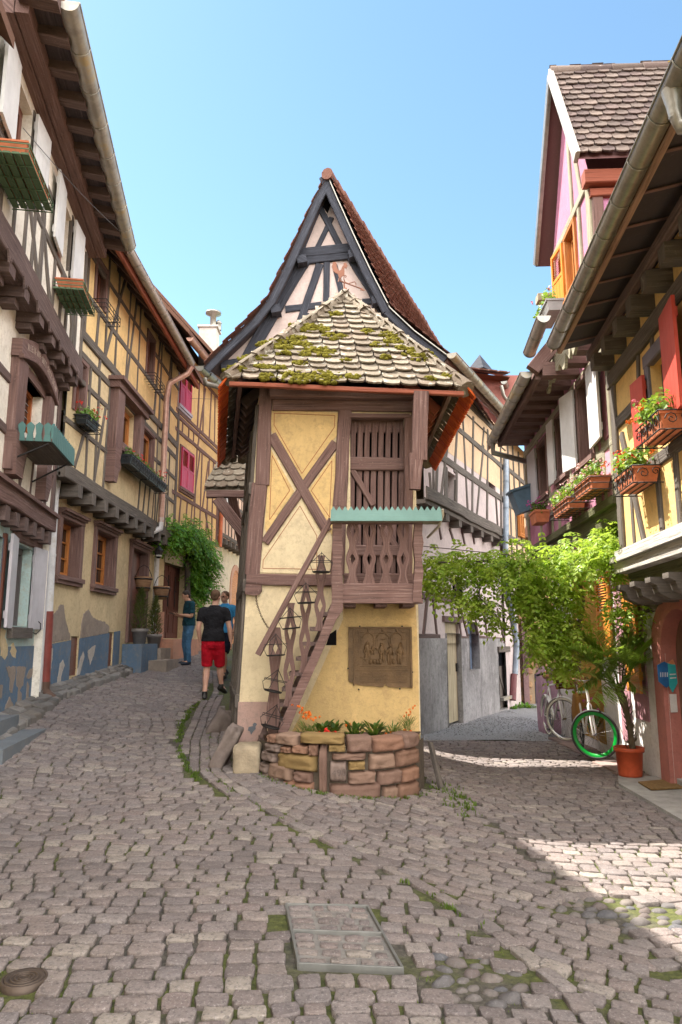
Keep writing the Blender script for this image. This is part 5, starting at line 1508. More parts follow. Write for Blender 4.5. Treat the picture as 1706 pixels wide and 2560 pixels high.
# cornice, rafters, roof, gutter
q = MB(); q.fbox(L1, SN, E1 + .1, 7.50, 7.72, .38, .505); q.fbox(L1, SN, E1 + .1, 7.515, 7.72, .515, .64); q.build('cornice', M_BRWN, h1)
q = MB()
for i in range(11): s = E1 - .1 - i * .44; q.beam(L1.pt(s, 7.75, .55), L1.pt(s, 7.70, .93), .14, .03, (0, 0, 1), back=.13, seg=2)
q.build('rafters', M_DARK, h1)
roof_slab(h1, L1, SN, E1 + .15, .96, 7.74, 4.6, 4.2, M_RTILE)
q = MB(); q.fbox(L1, SN, E1 + .15, 7.70, 7.73, .64, .93); q.build('soffit', M_SOFT, h1)
q = MB(); gutter(q, L1.pt(SN, 7.70, 1.0), L1.pt(E1 - .05, 7.68, 1.0), .1, .5); q.build('gutter', M_ZINC, h1)
house_shell(h1, L1, SN, E1, -.3, 7.8, M_WHITE, 5.5, .12)
# doorstep at the picture's edge
q = MB(); q.fbox(L1, -3.65, -2.35, .2, .74, .02, .30); q.build('step', plaster('blue_step', (.15, .17, .19), (.2, .2, .2), .6), h1)
q = MB(); q.fbox(L1, -3.9, -2.2, .1, .56, .30, .58); q.build('step', MATS['blue_step'], h1)
# racks on the second floor
M_GRBOX = paint('mossy_green_box', (.10, .16, .095), .8, .6, (.24, .22, .12), False)
flower_box('orange trough in a green wire rack at the upper left picture edge', L1, -5.3, -4.45, 5.94, .40, .36, .11, M_TERRA, None, rack='bars', rackm=M_GRBOX, base=M_GRBOX, lift=.04, group='racks on the white house', name='window_rack', cat='flower rack')
flower_box('terracotta trough in a green wire rack between white shutters of the white house', L1, -2.65, -1.95, 5.97, .40, .34, .11, M_TERRA, None, rack='bars', rackm=M_GRBOX, base=M_GRBOX, lift=.04, group='racks on the white house', name='window_rack', cat='flower rack')

# out of the frame: the lower house that gives the street its shadow further along
h0 = empty('neighbouring_house', L1.pt(-12, 0), 'plain plastered house beside the white half timbered house', 'house')
q = MB(); q.wall(L1, -16, SN - .02, -.3, 6.6, [], .1); q.build('wall', M_CREAM, h0)
house_shell(h0, L1, -16, SN - .02, -.3, 6.7, M_CREAM, 5.5, .1)
# the eave of the white house stops short here
roof_slab(h0, L1, -16, SN - .03, .55, 7.2, 4, 4, M_RTILE)

# ------------------------------------------------------------------ long ochre house
L2 = Fac((-4.427, 11), (0, 1))
h2 = empty('ochre_house', L2.pt(3, .9), 'long sand yellow half timbered house with blue plinth along the left lane', 'house')
S0, S1 = -.75, 6.45
G1 = (.22, 1.06, 2.60, 3.50); G2 = (1.86, 2.92, 2.58, 3.56); DR = (4.12, 5.26, 1.55, 3.52)
q = MB(); q.wall(L2, S0, S1, -.1, 4.0, [G1, G2, DR, (.97, 1.36, 1.02, 1.66), (2.92, 3.22, 1.1, 1.75)], 0, .24, .012); q.build('ground_floor_wall', M_CREAM, h2)
def plz(s): return 1.53 + .07 * s
q = MB()
for a, b in ((S0, .97), (1.36, 2.92), (3.22, 3.6)): q.prism(L2, [(a, -.1), (b, -.1), (b, plz(b)), (a, plz(a))], .0, .014)
q.build('blue_plinth', M_BLUEP, h2)
q = MB()
for P in ([(440, 1410), (442, 1180), (490, 1130), (525, 1068), (548, 1090), (560, 1200), (600, 1340), (598, 1378)], [(692, 1368), (700, 1250), (720, 1160), (762, 1120), (800, 1190), (850, 1215), (900, 1225), (943, 1265), (938, 1322)]): q.prism(L2, ragged([L2.hit(A3(*p), 0) for p in P]), .0, .014)
q.build('bare_patch', M_RENDER, h2)
q = MB()
for P in ([(520, 1590), (545, 1555), (560, 1600), (530, 1700), (520, 1770), (490, 1770)], [(760, 1480), (800, 1440), (828, 1430), (815, 1500), (780, 1600), (765, 1540)], [(690, 1560), (722, 1480), (730, 1530), (705, 1620), (690, 1680), (668, 1690)], [(440, 1420), (460, 1460), (450, 1560), (440, 1640), (430, 1640)]): q.prism(L2, ragged([L2.hit(A3(*p), .014) for p in P]), .0, .019)
q.build('flaked_patch', plaster('pale_flaked_render', (.45, .42, .38), (.3, .27, .25), .6), h2)
for W_ in (G1, G2):
    window(h2, L2, *W_, 0, M_ORNG if W_ is G1 else M_ORNG, .17, .05, 2, 3)
    surround(h2, L2, *W_, 0, M_BRWN, .12, .05)
for (a, b, c, d) in ((.97, 1.36, 1.02, 1.66), (2.92, 3.22, 1.1, 1.75)):
    q = MB(); 
    for i in range(3): q.fbox(L2, lerp(a, b, i / 3) + .004, lerp(a, b, (i + 1) / 3) - .004, c, d - .02, -.06, -.03)
    for z in (c + .1, (c + d) / 2, d - .14): q.fbox(L2, a + .02, b - .02, z, z + .02, -.03, -.018)
    q.build('cellar_shutter', M_BRPAINT, h2)
# shop door with orange panels
surround(h2, L2, DR[0], DR[1], DR[2], DR[3], 0, M_BRWN, .14, .06, True, False, 'door_frame')
q = MB()
q.fbox(L2, DR[0], DR[0] + .5, DR[2], DR[3], -.2, -.16); q.fbox(L2, DR[0] + .12, DR[0] + .4, DR[2] + .95, DR[3] - .12, -.16, -.15)
dor = q.build('door', M_ORNG, h2)
q = MB(); q.fbox(L2, DR[0] + .56, DR[1], DR[2], DR[3], -.2, -.14)
for z in (.3, .9, 1.45): q.fbox(L2, DR[0] + .62, DR[1] - .06, DR[2] + z, DR[2] + z + .4, -.14, -.12)
q.build('door_leaf', M_BRPAINT, h2)
q = MB(); q.fbox(L2, DR[0] + .06, DR[0] + .34, DR[2] + .42, DR[2] + .98, -.148, -.144); ps = q.build('poster', plain('printed_paper', (.72, .72, .78), .8, 0, .35, 14, 0), h2)
# jetty
q = MB()
for i in range(10): s = -.1 + i * .62; q.beam(L2.pt(s, 3.86, -.1), L2.pt(s, 3.86, .40), .2, .1, (0, 0, 1), back=.1, seg=2)
q.build('joist_ends', M_GREY, h2)
q = MB(); q.fbeam(L2, (S0, 4.06), (S1 - .05, 4.06), .22, .06, .33); q.fbox(L2, S0, S1 - .05, 3.97, 4.02, 0, .33); q.build('jetty_beam', M_GREY, h2)
# upper floors
O = .35
WA = (-.48, -.08, 5.05, 5.88); WB = (1.62, 2.62, 5.12, 5.92); WC = (3.25, 4.1, 5.14, 5.9); WD = (.12, .56, 7.14, 7.86); WE = (3.3, 3.8, 7.1, 7.98)
q = MB(); q.wall(L2, S0, S1 - .05, 4.1, 6.3, [WA, WB, WC], O, .2, .014); q.build('first_floor_wall', M_CREAM, h2)
q = MB(); q.wall(L2, S0, S1 - .05, 6.3, 8.75, [WD, WE], O, .2, .014); q.build('second_floor_wall', M_OCHRE, h2)
q = MB()
q.fbeam(L2, (S0, 6.34), (S1 - .1, 6.34), .16, .035, O); q.fbeam(L2, (S0, 6.02), (S1 - .1, 6.02), .12, .025, O)
q.fbeam(L2, (S0, 5.6), (1.15, 5.6), .10, .02, O); q.fbeam(L2, (S0, 4.82), (1.3, 4.82), .09, .02, O); q.fbeam(L2, (4.2, 5.5), (S1 - .1, 5.5), .10, .02, O); q.fbeam(L2, (3.1, 4.9), (S1 - .1, 4.9), .09, .02, O)
q.fbeam(L2, (S0, 7.05), (S1 - .1, 7.05), .11, .025, O); q.fbeam(L2, (S0, 7.78), (3.2, 7.78), .09, .02, O); q.fbeam(L2, (3.9, 7.78), (S1 - .1, 7.78), .09, .02, O); q.fbeam(L2, (S0, 8.4), (S1 - .1, 8.4), .14, .04, O)
for s in (-.25, .75, 1.3, 1.95, 2.7, 4.5, 5.4): q.fbeam(L2, (s, 6.4), (s + rnd.uniform(-.05, .05), 8.4), .07, .02, O)
for a, b in (((1.6, 8.3), (.75, 6.4)), ((2.4, 8.3), (2.0, 6.4)), ((5.0, 6.4), (5.35, 8.3)), ((4.3, 8.3), (4.05, 6.4)), ((.3, 6.4), (.33, 7.0))): q.fbeam(L2, a, b, .09, .022, O)
for s in (.18, .6, 1.05, 4.5, 5.05, 5.6): q.fbeam(L2, (s, 4.15), (s + rnd.uniform(-.06, .06), 6.0), .07, .02, O)
for a, b in (((.95, 5.6), (.6, 4.2)), ((.0, 4.8), (-.3, 4.2)), ((5.4, 5.5), (5.1, 4.2)), ((.55, 6.3), (.5, 6.0)), ((1.2, 6.3), (1.15, 6.05)), ((3.4, 6.3), (3.4, 6.0)), ((4.4, 6.3), (4.45, 6.0)), ((5.3, 6.3), (5.2, 6.0))): q.fbeam(L2, a, b, .08, .02, O)
for i in range(7): q.fbeam(L2, (3.2 + .36 * i, 4.15), (3.25 + .36 * i + rnd.uniform(-.1, .1), 4.86), .055, .018, O)
q.fbeam(L2, (S1 - .12, 4.1), (S1 - .12, 8.5), .16, .03, O)
q.build('timber_frame', M_GREY, h2)
for W_, m_, c_, r_ in ((WA, M_BRPAINT, 1, 1), (WB, M_ORNG, 2, 1), (WC, M_ORNG, 1, 1), (WD, M_BRPAINT, 1, 1), (WE, M_BRPAINT, 1, 1)):
    window(h2, L2, *W_, O, m_, .1, .06, c_, r_)
    if W_ not in (WB,): surround(h2, L2, *W_, O, M_BRWN, .08, .03, False, W_ is WC)
# carved oriel frame round the large window
q = MB()
q.fbeam(L2, (1.32, 4.9), (1.32, 6.02), .38, .16, O, wob=.4); q.fbeam(L2, (2.78, 4.9), (2.78, 6.02), .26, .14, O, wob=.4)
q.prism(L2, [(1.13, 4.3), (1.3, 4.3), (1.38, 4.5), (1.5, 4.62), (1.42, 4.74), (1.5, 4.95), (1.13, 4.95)], O, O + .16)
q.fbox(L2, 1.05, 3.0, 5.98, 6.1, O, O + .2); q.fbox(L2, 1.0, 3.05, 6.1, 6.17, O, O + .28); q.fbox(L2, 1.5, 2.7, 4.95, 5.1, O, O + .17)
q.build('oriel_frame', M_BRWN, h2)
# eaves
q = MB()
for i in range(12): s = -.6 + i * .6; q.beam(L2.pt(s, 8.35, O), L2.pt(s, 7.82, .86), .13, .05, Vector((.7, 0, .7)), back=.09, seg=2)
q.build('rafters', M_DARK, h2)
q = MB(); q.add([L2.pt(S0, 8.55, O), L2.pt(S1 - .2, 8.55, O), L2.pt(S1 - .2, 7.95, .95), L2.pt(S0, 7.95, .95)], [(0, 1, 2, 3)]); q.build('soffit', M_SOFT, h2)
q = MB(); q.fbeam(L2, (S0 + .1, 7.76), (S1 - .3, 7.83), .13, .03, .86, wob=.2); q.build('fascia', M_REDB, h2)
q = MB(); gutter(q, L2.pt(S0 + .05, 7.84, .98), L2.pt(4.7, 7.88, .98), .085, .42); q.build('gutter', zinc('spattered_zinc', (.42, .37, .33), (.22, .2, .18)), h2)
roof_slab(h2, L2, S0, S1 - .2, .98, 8.0, 4.2, 4.3, M_RTILE)
house_shell(h2, L2, S0, S1, -.3, 8.6, M_CREAM, 5.5)
# pipes
q = MB(); x = L2.pt
downpipe(q, [x(4.75, 7.80, .98), x(4.72, 7.62, .9), x(4.62, 7.35, .52), x(4.62, 7.0, .47), x(4.62, 4.15, .47)], .065); q.build('downpipe', M_COPR, h2)
q = MB(); downpipe(q, [x(4.62, 4.25, .47), x(4.62, 4.02, .47), x(4.45, 3.8, .12)], .065); q.build('downpipe', M_WPIPE, h2)
q = MB(); downpipe(q, [x(5.85, 3.72, .1), x(5.85, 1.75, .1)], .06); q.build('downpipe', M_WPIPE, h2)
q = MB(); downpipe(q, [x(-.42, 5.6, .26), x(-.42, 4.35, .26), x(-.4, 4.2, .2), x(-.36, 3.98, .12), x(-.33, 3.7, .09), x(-.25, 2.0, .09)], .07); q.build('downpipe', M_WPIPE, h2)
q = MB(); downpipe(q, [x(-.25, 2.02, .09), x(-.2, .98, .09)], .08); q.build('downpipe', plain('red_painted_pipe', (.22, .05, .04), .55), h2)
q = MB(); q.tube([x(-.2, 1.0, .09), x(-.2, .88, .09), x(-.2, .80, .14), x(-.18, .74, .22)], .085, 12); q.build('pipe_shoe', plain('rusty_shoe', (.13, .08, .06), .7, .4), h2)
flower_box('black trough of red geraniums on the ochre house under the narrow brown window', L2, -.45, .1, 4.85, O, .2, .15, M_BLKPOT, M_GER, 240, ((M_FLR, 12),), 'bars', .15)
flower_box('long wrought iron balcony rack with red geraniums under the carved oriel window', L2, 1.55, 4.2, 4.72, O + .05, .26, .16, M_BLKPOT, M_GERD, 700, ((M_FLR, 22),), 'scroll', .13)
for s0_, s1_, z_, lb in ((.05, .75, 6.98, 'empty wire rack under the nearer top floor window of the ochre house'), (3.2, 3.95, 6.92, 'empty wire rack under the farther top floor window of the ochre house')):
    flower_box(lb, L2, s0_, s1_, z_, O, .2, .16, None, None, rack='bars', group='empty racks on the ochre house', name='window_rack', cat='flower rack')

# steps and things by the shop door
q = MB(); p_ = x(4.0, .8, .0)
stp = empty('stone_steps', x(4.6, 1.0, .3), 'worn stone steps with blue painted cheek in front of the shop door', 'steps')
q.fbox(L2, 3.75, 5.0, .7, 1.52, .02, .42); q.build('cheek_block', M_BLUEP, stp)
q = MB(); q.fbox(L2, 3.7, 5.6, 1.40, 1.56, .02, .40) if False else q.fbox(L2, 5.0, 5.9, .7, 1.42, .02, .5); q.fbox(L2, 4.3, 5.4, .7, 1.18, .42, .80); q.build('tread', M_RENDER, stp)
M_CONIF = leafmat('conifer_needles', [(.05, .075, .025), (.08, .10, .035), (.11, .12, .05)], .2, .7)
def conifer(lb, c, h_, r_):
    e = empty('potted_conifer', c, lb, 'potted plant', 'potted conifers by the shop door')
    q = MB(); q.lathe([(0, .0), (.12, 0), (.155, .24), (.175, .24), (.175, .31), (.15, .31), (.14, .27), (0, .27)], c, 18); q.build('pot', plain('grey_stone_pot', (.22, .205, .20), .85), e)
    q = MB()
    for _ in range(900):
        t_ = rnd.random() ** .8; z = .3 + t_ * h_; rr = r_ * (1 - t_ ** 1.6) ** .7 * rnd.uniform(.45, 1.05); a = rnd.random() * 6.28
        p = c + Vector((rr * math.cos(a), rr * math.sin(a), z)); d = Vector((math.cos(a), math.sin(a), rnd.uniform(.3, 1.3)))
        blade(q, p - d * .03, d, rnd.uniform(.06, .12), .02, 0, nseg=2)
    q.build('foliage', M_CONIF, e)
    q = MB(); q.tube([c + Vector((0, 0, .25)), c + Vector((0, 0, .3 + h_ * .9))], [.02, .006], 6); q.build('trunk', M_DARK, e)
conifer('bushy potted conifer in front of the white poster at the shop door', x(4.15, 1.52, .25), .85, .25)
conifer('slimmer potted conifer between the shop door and the white drainpipe', x(5.3, 1.42, .26), .85, .2)
# half-barrel hanging baskets
def barrel(lb, c):
    e = empty('hanging_basket', c, lb, 'basket', 'half barrels by the shop door')
    q = MB(); q.lathe([(0, 0), (.13, 0), (.19, .3), (.175, .3), (.15, .1), (0, .1)], c, 16); q.build('staves', M_ORNG if False else wood('basket_oak', (.20, .11, .06), (.3, .19, .11)), e)
    q = MB()
    for z in (.05, .24): q.lathe([(.138 + .2 * z, z), (.142 + .2 * z, z), (.146 + .2 * z, z + .03), (.14 + .2 * z, z + .03)], c, 16)
    q.tube([c + Vector((-.18, 0, .3)), c + Vector((-.1, 0, .5)), c + Vector((0, 0, .56)), c + Vector((.1, 0, .5)), c + Vector((.18, 0, .3))], .008, 5); q.build('hoop', M_IRON, e)
barrel('half barrel basket hanging in front of the orange shop door panel', x(4.35, 2.62, .22)); barrel('half barrel basket hanging on the white drainpipe by the shop door', x(5.68, 2.52, .28))
def lantern(lb, c, arm):
    e = empty('wall_lantern', c, lb, 'lantern'); q = MB()
    q.lathe([(0, .26), (.02, .25), (.10, .16), (.105, .15), (.06, 0), (.03, -.02), (0, -.02)], c, 6, smooth=False); q.build('lamp_body', M_IRON, e)
    q = MB(); q.lathe([(.068, .02), (.098, .145)], c, 6, smooth=False); q.build('pane', plain('lantern_glass', (.45, .45, .42), .2), e)
    q = MB(); q.tube([c + Vector((0, 0, .26)), c + arm * .5 + Vector((0, 0, .36)), c + arm + Vector((0, 0, .28))], .012, 6); q.build('arm', M_IRON, e)
lantern('small black wall lantern above the shop door', x(5.05, 3.42, .34), Vector((-.34, 0, 0)))

# ------------------------------------------------------------------ houses further along the left lane
L3 = Fac((-4.43, 17.3), (.11, 1))
h3 = empty('amber_house', L3.pt(2, 1.1), 'amber half timbered house with two pairs of crimson louvred shutters', 'house')
q = MB(); D3 = (.48, 2.1, 1.64, 3.5)
q.wall(L3, -.3, 3.9, .2, 4.3, [D3], 0, .25, .01); q.build('ground_floor_wall', M_CREAM, h3)
q = MB(); q.prism(L3, [(-.28, .6), (.48, .6), (.48, 2.28), (-.28, 2.2)], 0, .06); q.prism(L3, [(.48, .6), (3.9, .6), (3.9, 1.62), (.48, 1.62)], 0, .05); q.build('pink_plinth', plaster('pink_sandstone_wash', (.50, .27, .19), (.3, .2, .16), .4), h3)
q = MB(); q.fbox(L3, D3[0], D3[0] + .7, D3[2], D3[3], -.2, -.15)
q.fbox(L3, D3[0] + .75, D3[1], D3[2], D3[3], -.2, -.15)
for a in (.08, .42, .85, 1.22):
    for (z0, z1) in ((.15, .6), (.75, 1.7)): q.fbox(L3, D3[0] + a, D3[0] + a + .25, D3[2] + z0, D3[2] + z1, -.15, -.13)
q.build('door', wood('dark_red_door', (.11, .045, .035), (.2, .09, .07)), h3)
q = MB()
for i in range(3): q.tube([L3.pt(D3[0] + .2 + .5 * i, D3[2] + .8 + .1 * k, -.12) for k in range(9)], .012, 5); q.lathe([(.06, 0), (.05, .01)], L3.pt(D3[0] + .2 + .5 * i, D3[2] + 1.2, -.11), 10)
q.build('door_grille', M_IRON, h3)
q = MB(); q.fbox(L3, D3[0] - .05, D3[1] + .05, D3[3], D3[3] + .28, -.1, .03); q.build('stone_lintel', plain('pale_lintel', (.42, .38, .28), .9), h3)
q = MB(); q.fbox(L3, D3[0] - .1, D3[1] + .3, 1.0, 1.62, .05, .35); q.build('step', MATS['pink_sandstone_wash'], h3)
O = .35
q = MB(); q.wall(L3, -.95, 3.9, 4.25, 9.0, [], O, .2, .012); q.build('upper_wall', M_OCHRE, h3)
q = MB()
for z in (4.35, 5.15, 6.75, 7.1, 7.25, 8.75): q.fbeam(L3, (-.9, z), (3.85, z), .11, .025, O)
for s in (-.2, .1, 1.6, 2.1, 2.7, 3.25, 3.78): q.fbeam(L3, (s, 4.4), (s + rnd.uniform(-.1, .1), 6.7), .08, .02, O); q.fbeam(L3, (s, 7.2), (s + rnd.uniform(-.12, .12), 8.7), .08, .02, O)
for s in (.4, .9, 1.3): q.fbeam(L3, (s, 4.4), (s + .1, 5.1), .06, .02, O); q.fbeam(L3, (s, 6.75), (s, 7.1), .07, .02, O)
for a, b in (((2.2, 8.6), (1.7, 6.8)), ((2.3, 5.2), (2.7, 6.6)), ((3.1, 4.4), (2.6, 5.1)), ((1.5, 5.1), (1.9, 6.7))): q.fbeam(L3, a, b, .08, .02, O)
q.fbeam(L3, (3.75, 4.3), (3.75, 8.8), .16, .03, O); q.build('timber_frame', M_BRWN, h3)
M_CRIM = paint('crimson_shutter', (.50, .015, .06), .45, .1)
for (s0_, s1_, z0_, z1_, tp) in ((.0, .9, 7.42, 8.48, 0), (.33, 1.32, 5.38, 6.4, 1)):
    sr = surround(h3, L3, s0_, s1_, z0_, z1_, O, plain('lilac_grey_frame', (.42, .40, .48), .7) if tp == 0 else M_BRWN, .06, .03, False, True)
    m_ = (s0_ + s1_) / 2
    shutter(h3, L3, s0_, z0_, z1_, m_ - s0_ - .006, 0, O + .03, M_CRIM, 1, 'louver'); shutter(h3, L3, s1_, z0_, z1_, s1_ - m_ - .006, 0, O + .03, M_CRIM, -1, 'louver')
q = MB(); gutter(q, L3.pt(-.75, 8.82, .85), L3.pt(2.2, 8.86, .85), .085, .5); q.build('gutter', M_COPR, h3)
q = MB(); downpipe(q, [L3.pt(3.82, 8.8, .5), L3.pt(3.86, 4.3, .44)], .06); q.build('downpipe', zinc('orange_red_pipe', (.50, .13, .05), (.5, .2, .1), .5, .1), h3)
roof_slab(h3, L3, -.95, 4.0, .9, 8.95, 3.9, 3.4, M_RTILE); house_shell(h3, L3, -.3, 3.9, .2, 8.9, M_OCHRE)
P4 = L3.pt(3.9, 0); L4 = Fac(P4[:2], (.1, 1))
h4 = empty('pink_beige_house', L4.pt(2, 1.2), 'pale pink half timbered house with an arched doorway behind the walking men', 'house')
M_PKB = plaster('pink_beige_plaster', (.66, .48, .38), (.45, .33, .27), .35)
q = MB(); q.wall(L4, 0, 6, .5, 4.7, [(3.0, 4.2, .8, 3.3)], 0, .3, .01); q.build('ground_floor_wall', plaster('pale_cream_plaster', (.62, .56, .44), (.4, .36, .28), .4), h4)
q = MB(); n = 14; A_ = [(3.6 + .72 * math.cos(math.pi * i / n), 3.3 + .85 * math.sin(math.pi * i / n)) for i in range(n + 1)]; I_ = [(3.6 + .55 * math.cos(math.pi * i / n), 3.3 + .66 * math.sin(math.pi * i / n)) for i in range(n + 1)]
q.prism(L4, [(4.32, .8)] + A_ + [(2.88, .8), (3.05, .8)] + I_[::-1] + [(4.15, .8)], -.02, .04); q.build('arch_surround', plain('pink_stone', (.5, .3, .22), .9), h4)
q = MB(); q.prism(L4, [(4.15, .8)] + I_ + [(3.05, .8)], -.05, .02); q.build('door', M_ORNG, h4)
q = MB(); q.wall(L4, 0, 6, 4.7, 9.3, [], .3, .2, .01); q.build('upper_wall', M_PKB, h4)
q = MB()
for z in (4.78, 5.9, 6.35, 6.9, 7.2, 8.5, 9.1): q.fbeam(L4, (0, z), (6, z), .12, .025, .3)
for i in range(15): s = .2 + i * .4; q.fbeam(L4, (s, 4.85), (s + rnd.uniform(-.08, .08), 6.3), .075, .02, .3); q.fbeam(L4, (s, 6.95), (s + rnd.uniform(-.1, .1), 9.0), .075, .02, .3) if i % 2 else None
q.build('timber_frame', M_GREY, h4)
window(h4, L4, .7, 1.5, 7.35, 8.35, .36, M_SHW, .02, .07, 1, 1, name='window', glassm=plain('curtained_glass', (.4, .38, .38), .3)); surround(h4, L4, .7, 1.5, 7.35, 8.35, .3, M_BRWN, .07, .03, False)
window(h4, L4, .5, 1.5, 5.45, 6.2, .34, M_SHW, .02, .07, 2, 1)
q = MB()
for i in range(8): s = .5 + i * .55; q.beam(L4.pt(s, 4.6, -.05), L4.pt(s, 4.6, .36), .18, .09, UPZ, back=.09, seg=2)
q.build('joist_ends', M_GREY, h4)
q = MB(); gutter(q, L4.pt(-1.9, 9.15, .95), L4.pt(5, 9.15, .8), .085, .5); q.build('gutter', M_COPR, h4)
roof_slab(h4, L4, -1.6, 6, .95, 9.25, 4.6, 4, M_RTILE); house_shell(h4, L4, 0, 6, .2, 9.2, M_PKB)
flower_box('empty wrought iron window rack on the pale pink house by the orange pipe', L4, .9, 2.2, 5.3, .32, .25, .2, None, None, rack='scroll', name='window_rack', cat='flower rack')
# dormer with chimney flue seen over the roofs
dm = atY(*A4(1090, 800), 25)
hd = empty('dormer_house', dm, 'small timbered dormer and metal flue rising behind the left roofs', 'dormer')
DF = Fac((dm.x, dm.y), (.8, .6))
q = MB(); q.prism(DF, [(-.75, -2.5), (1.2, -2.5), (1.2, .2), (.2, .95), (-.75, .2)], -.7, 0); q.build('wall', M_PKB, hd)
q = MB(); q.fbeam(DF, (.2, -1), (.2, .9), .12, .03); q.fbeam(DF, (-.5, -.6), (.2, .6), .1, .03); q.fbeam(DF, (.2, .6), (.9, -.6), .1, .03); q.fbeam(DF, (-.75, .2), (.2, .95), .1, .05); q.fbeam(DF, (.2, .95), (1.2, .2), .1, .05); q.build('timber_frame', M_BRWN, hd)
q = MB(); q.add([DF.pt(.2, 1.0, .15), DF.pt(1.4, .1, .15), DF.pt(1.4, .1, -2.5), DF.pt(.2, 1.0, -2.5), DF.pt(-.95, .1, .15), DF.pt(-.95, .1, -2.5)], [(0, 1, 2, 3), (4, 0, 3, 5)]); q.build('roof', M_RTILE, hd)
fl = empty('chimney', atY(*A4(1060, 740), 24), 'pale square chimney with a round metal flue cap against the sky', 'chimney')
cp = Vector(fl.location); q = MB(); q.box(cp + Vector((0, 0, -1.2)), .6, .6, 2.4); q.box(cp + Vector((0, 0, .03)), .72, .72, .07); q.build('stack', plain('pale_render', (.5, .47, .44), .9), fl)
q = MB(); q.lathe([(.11, .05), (.11, .55), (.28, .62), (.28, .68), (.05, .75)], cp + Vector((.12, 0, 0)), 14); q.lathe([(.1, .05), (.1, .3), (.12, .32), (.05, .42)], cp + Vector((.3, .1, 0)), 12); q.build('flue', M_ZINCN, fl)
# creeper over the amber house's door
M_WIST = leafmat('creeper_leaves', [(.05, .17, .015), (.08, .24, .02), (.035, .12, .012), (.12, .30, .03)], .35)
def pinnate(mb, p, d, L, n=4, lw=.022, ll=.065, droop=.5):
    """a compound leaf: paired leaflets along a drooping rib"""
    d = d.normalized(); sdv = d.cross(UPZ)
    if sdv.length < .1: sdv = Vector((1, 0, 0))
    sdv.normalize()
    for i in range(n + 1):
        f_ = (i + .6) / (n + .6); c = p + d * (L * f_) - UPZ * (droop * L * f_ * f_); t_ = (d - UPZ * (2 * droop * f_)).normalized()
        for sg in ((-1, 1) if i < n else (0,)):
            e_ = (sdv * sg * .9 + t_ * .55 - UPZ * .3).normalized() if sg else t_
            l_ = ll * rnd.uniform(.8, 1.15); b = e_.cross(t_ if sg else sdv).cross(e_)
            if b.length < .1: b = sdv
            b = b.normalized() * lw * rnd.uniform(.85, 1.15); up = e_.cross(b).normalized() * lw * .35
            mb.add([c, c + e_ * l_ * .45 + b + up, c + e_ * l_, c + e_ * l_ * .45 - b + up], [(0, 1, 2), (0, 2, 3)])
cr = empty('creeper', L3.pt(2.4, 1.6, .1), 'bright green creeper draped over the dark red door of the amber house', 'climbing plant')
q = MB()
path = [(395, 450, .2), (470, 430, .35), (560, 420, .45), (640, 440, .5), (720, 440, .55), (800, 460, .55), (850, 520, .5), (890, 600, .5), (915, 680, .5), (920, 760, .5), (910, 850, .45), (890, 930, .4), (860, 1000, .35), (830, 1060, .3)]
for (x_, y_, o_) in path:
    s_, z_ = L3.hit(B1(x_, y_), o_)
    for _ in range(64):
        p = L3.pt(s_ + rnd.gauss(0, .22), z_ + rnd.gauss(-.05, .2), o_ + rnd.gauss(-.05, .14)); pinnate(q, p, Vector((rnd.gauss(.3, .7), rnd.gauss(-.5, .6), rnd.gauss(0, .3))), rnd.uniform(.16, .28), 4, .026, .085, .7)
for (x_, y_) in ((600, 500), (680, 560), (760, 620), (800, 700), (840, 800), (820, 880), (780, 960), (760, 860), (780, 760)):
    s_, z_ = L3.hit(B1(x_, y_), .3)
    for _ in range(34): pinnate(q, L3.pt(s_ + rnd.gauss(0, .16), z_ + rnd.gauss(0, .16), .25 + rnd.gauss(0, .1)), Vector((rnd.gauss(.2, .7), rnd.gauss(-.4, .6), rnd.gauss(0, .3))), rnd.uniform(.16, .26), 4, .026, .085, .7)
q.build('foliage', M_WIST, cr)
q = MB(); q.tube([L3.pt(*L3.hit(B1(*p), .15), .15) for p in ((690, 1250), (685, 1000), (690, 800), (715, 700), (680, 600), (600, 520), (480, 470))], [.09, .08, .09, .1, .07, .05, .03], 8); q.build('trunk', M_GREY, cr)
# ------------------------------------------------------------------ big gabled house behind the tower
GF = Fac((0, 13.3), (1, 0)); gh = lambda x, y, o=0: GF.hit(B2(x, y), o)
hc = empty('gabled_house', (0, 13.3, .3), 'tall half timbered house with a steep bell cast gable behind the yellow tower', 'house')
M_GPL = plaster('greyish_pink_plaster', (.55, .45, .42), (.4, .33, .31), .4)
M_LILAC = plaster('lilac_grey_plaster', (.54, .46, .45), (.38, .33, .34), .4)
M_PEACH = plaster('peach_plaster', (.64, .46, .30), (.45, .33, .24), .35)
M_RED = island('red_brown_tiles', [(.21, .115, .09), (.25, .14, .115), (.18, .105, .09), (.24, .155, .13), (.28, .17, .14)], .9, .7, 14)
VO = .35
Lp = [gh(*p, VO) for p in ((712, 78), (640, 205), (560, 390), (470, 590), (380, 770), (290, 882), (190, 980), (90, 1075), (20, 1145))]
Rp = [gh(*p, VO) for p in ((712, 78), (770, 212), (860, 412), (960, 622), (1065, 825), (1200, 952), (1385, 1090))]
EX = Vector((.365, .93, 0)) * 10.5
wl = [gh(*p) for p in ((712, 150), (600, 390), (500, 610), (400, 800), (300, 920), (180, 1050), (110, 1150))]
wr = [gh(*p) for p in ((715, 150), (800, 330), (900, 540), (1010, 760), (1080, 860), (1200, 980), (1290, 1065))]
q = MB(); q.prism(GF, wl[::-1] + wr[1:], -.3, 0); q.build('gable_wall', M_GPL, hc)
q = MB(); q.add([GF.pt(-1.8, -.2), GF.pt(1.4, -.2), GF.pt(1.4, 7.1), GF.pt(-1.8, 7.1)], [(0, 1, 2, 3)])
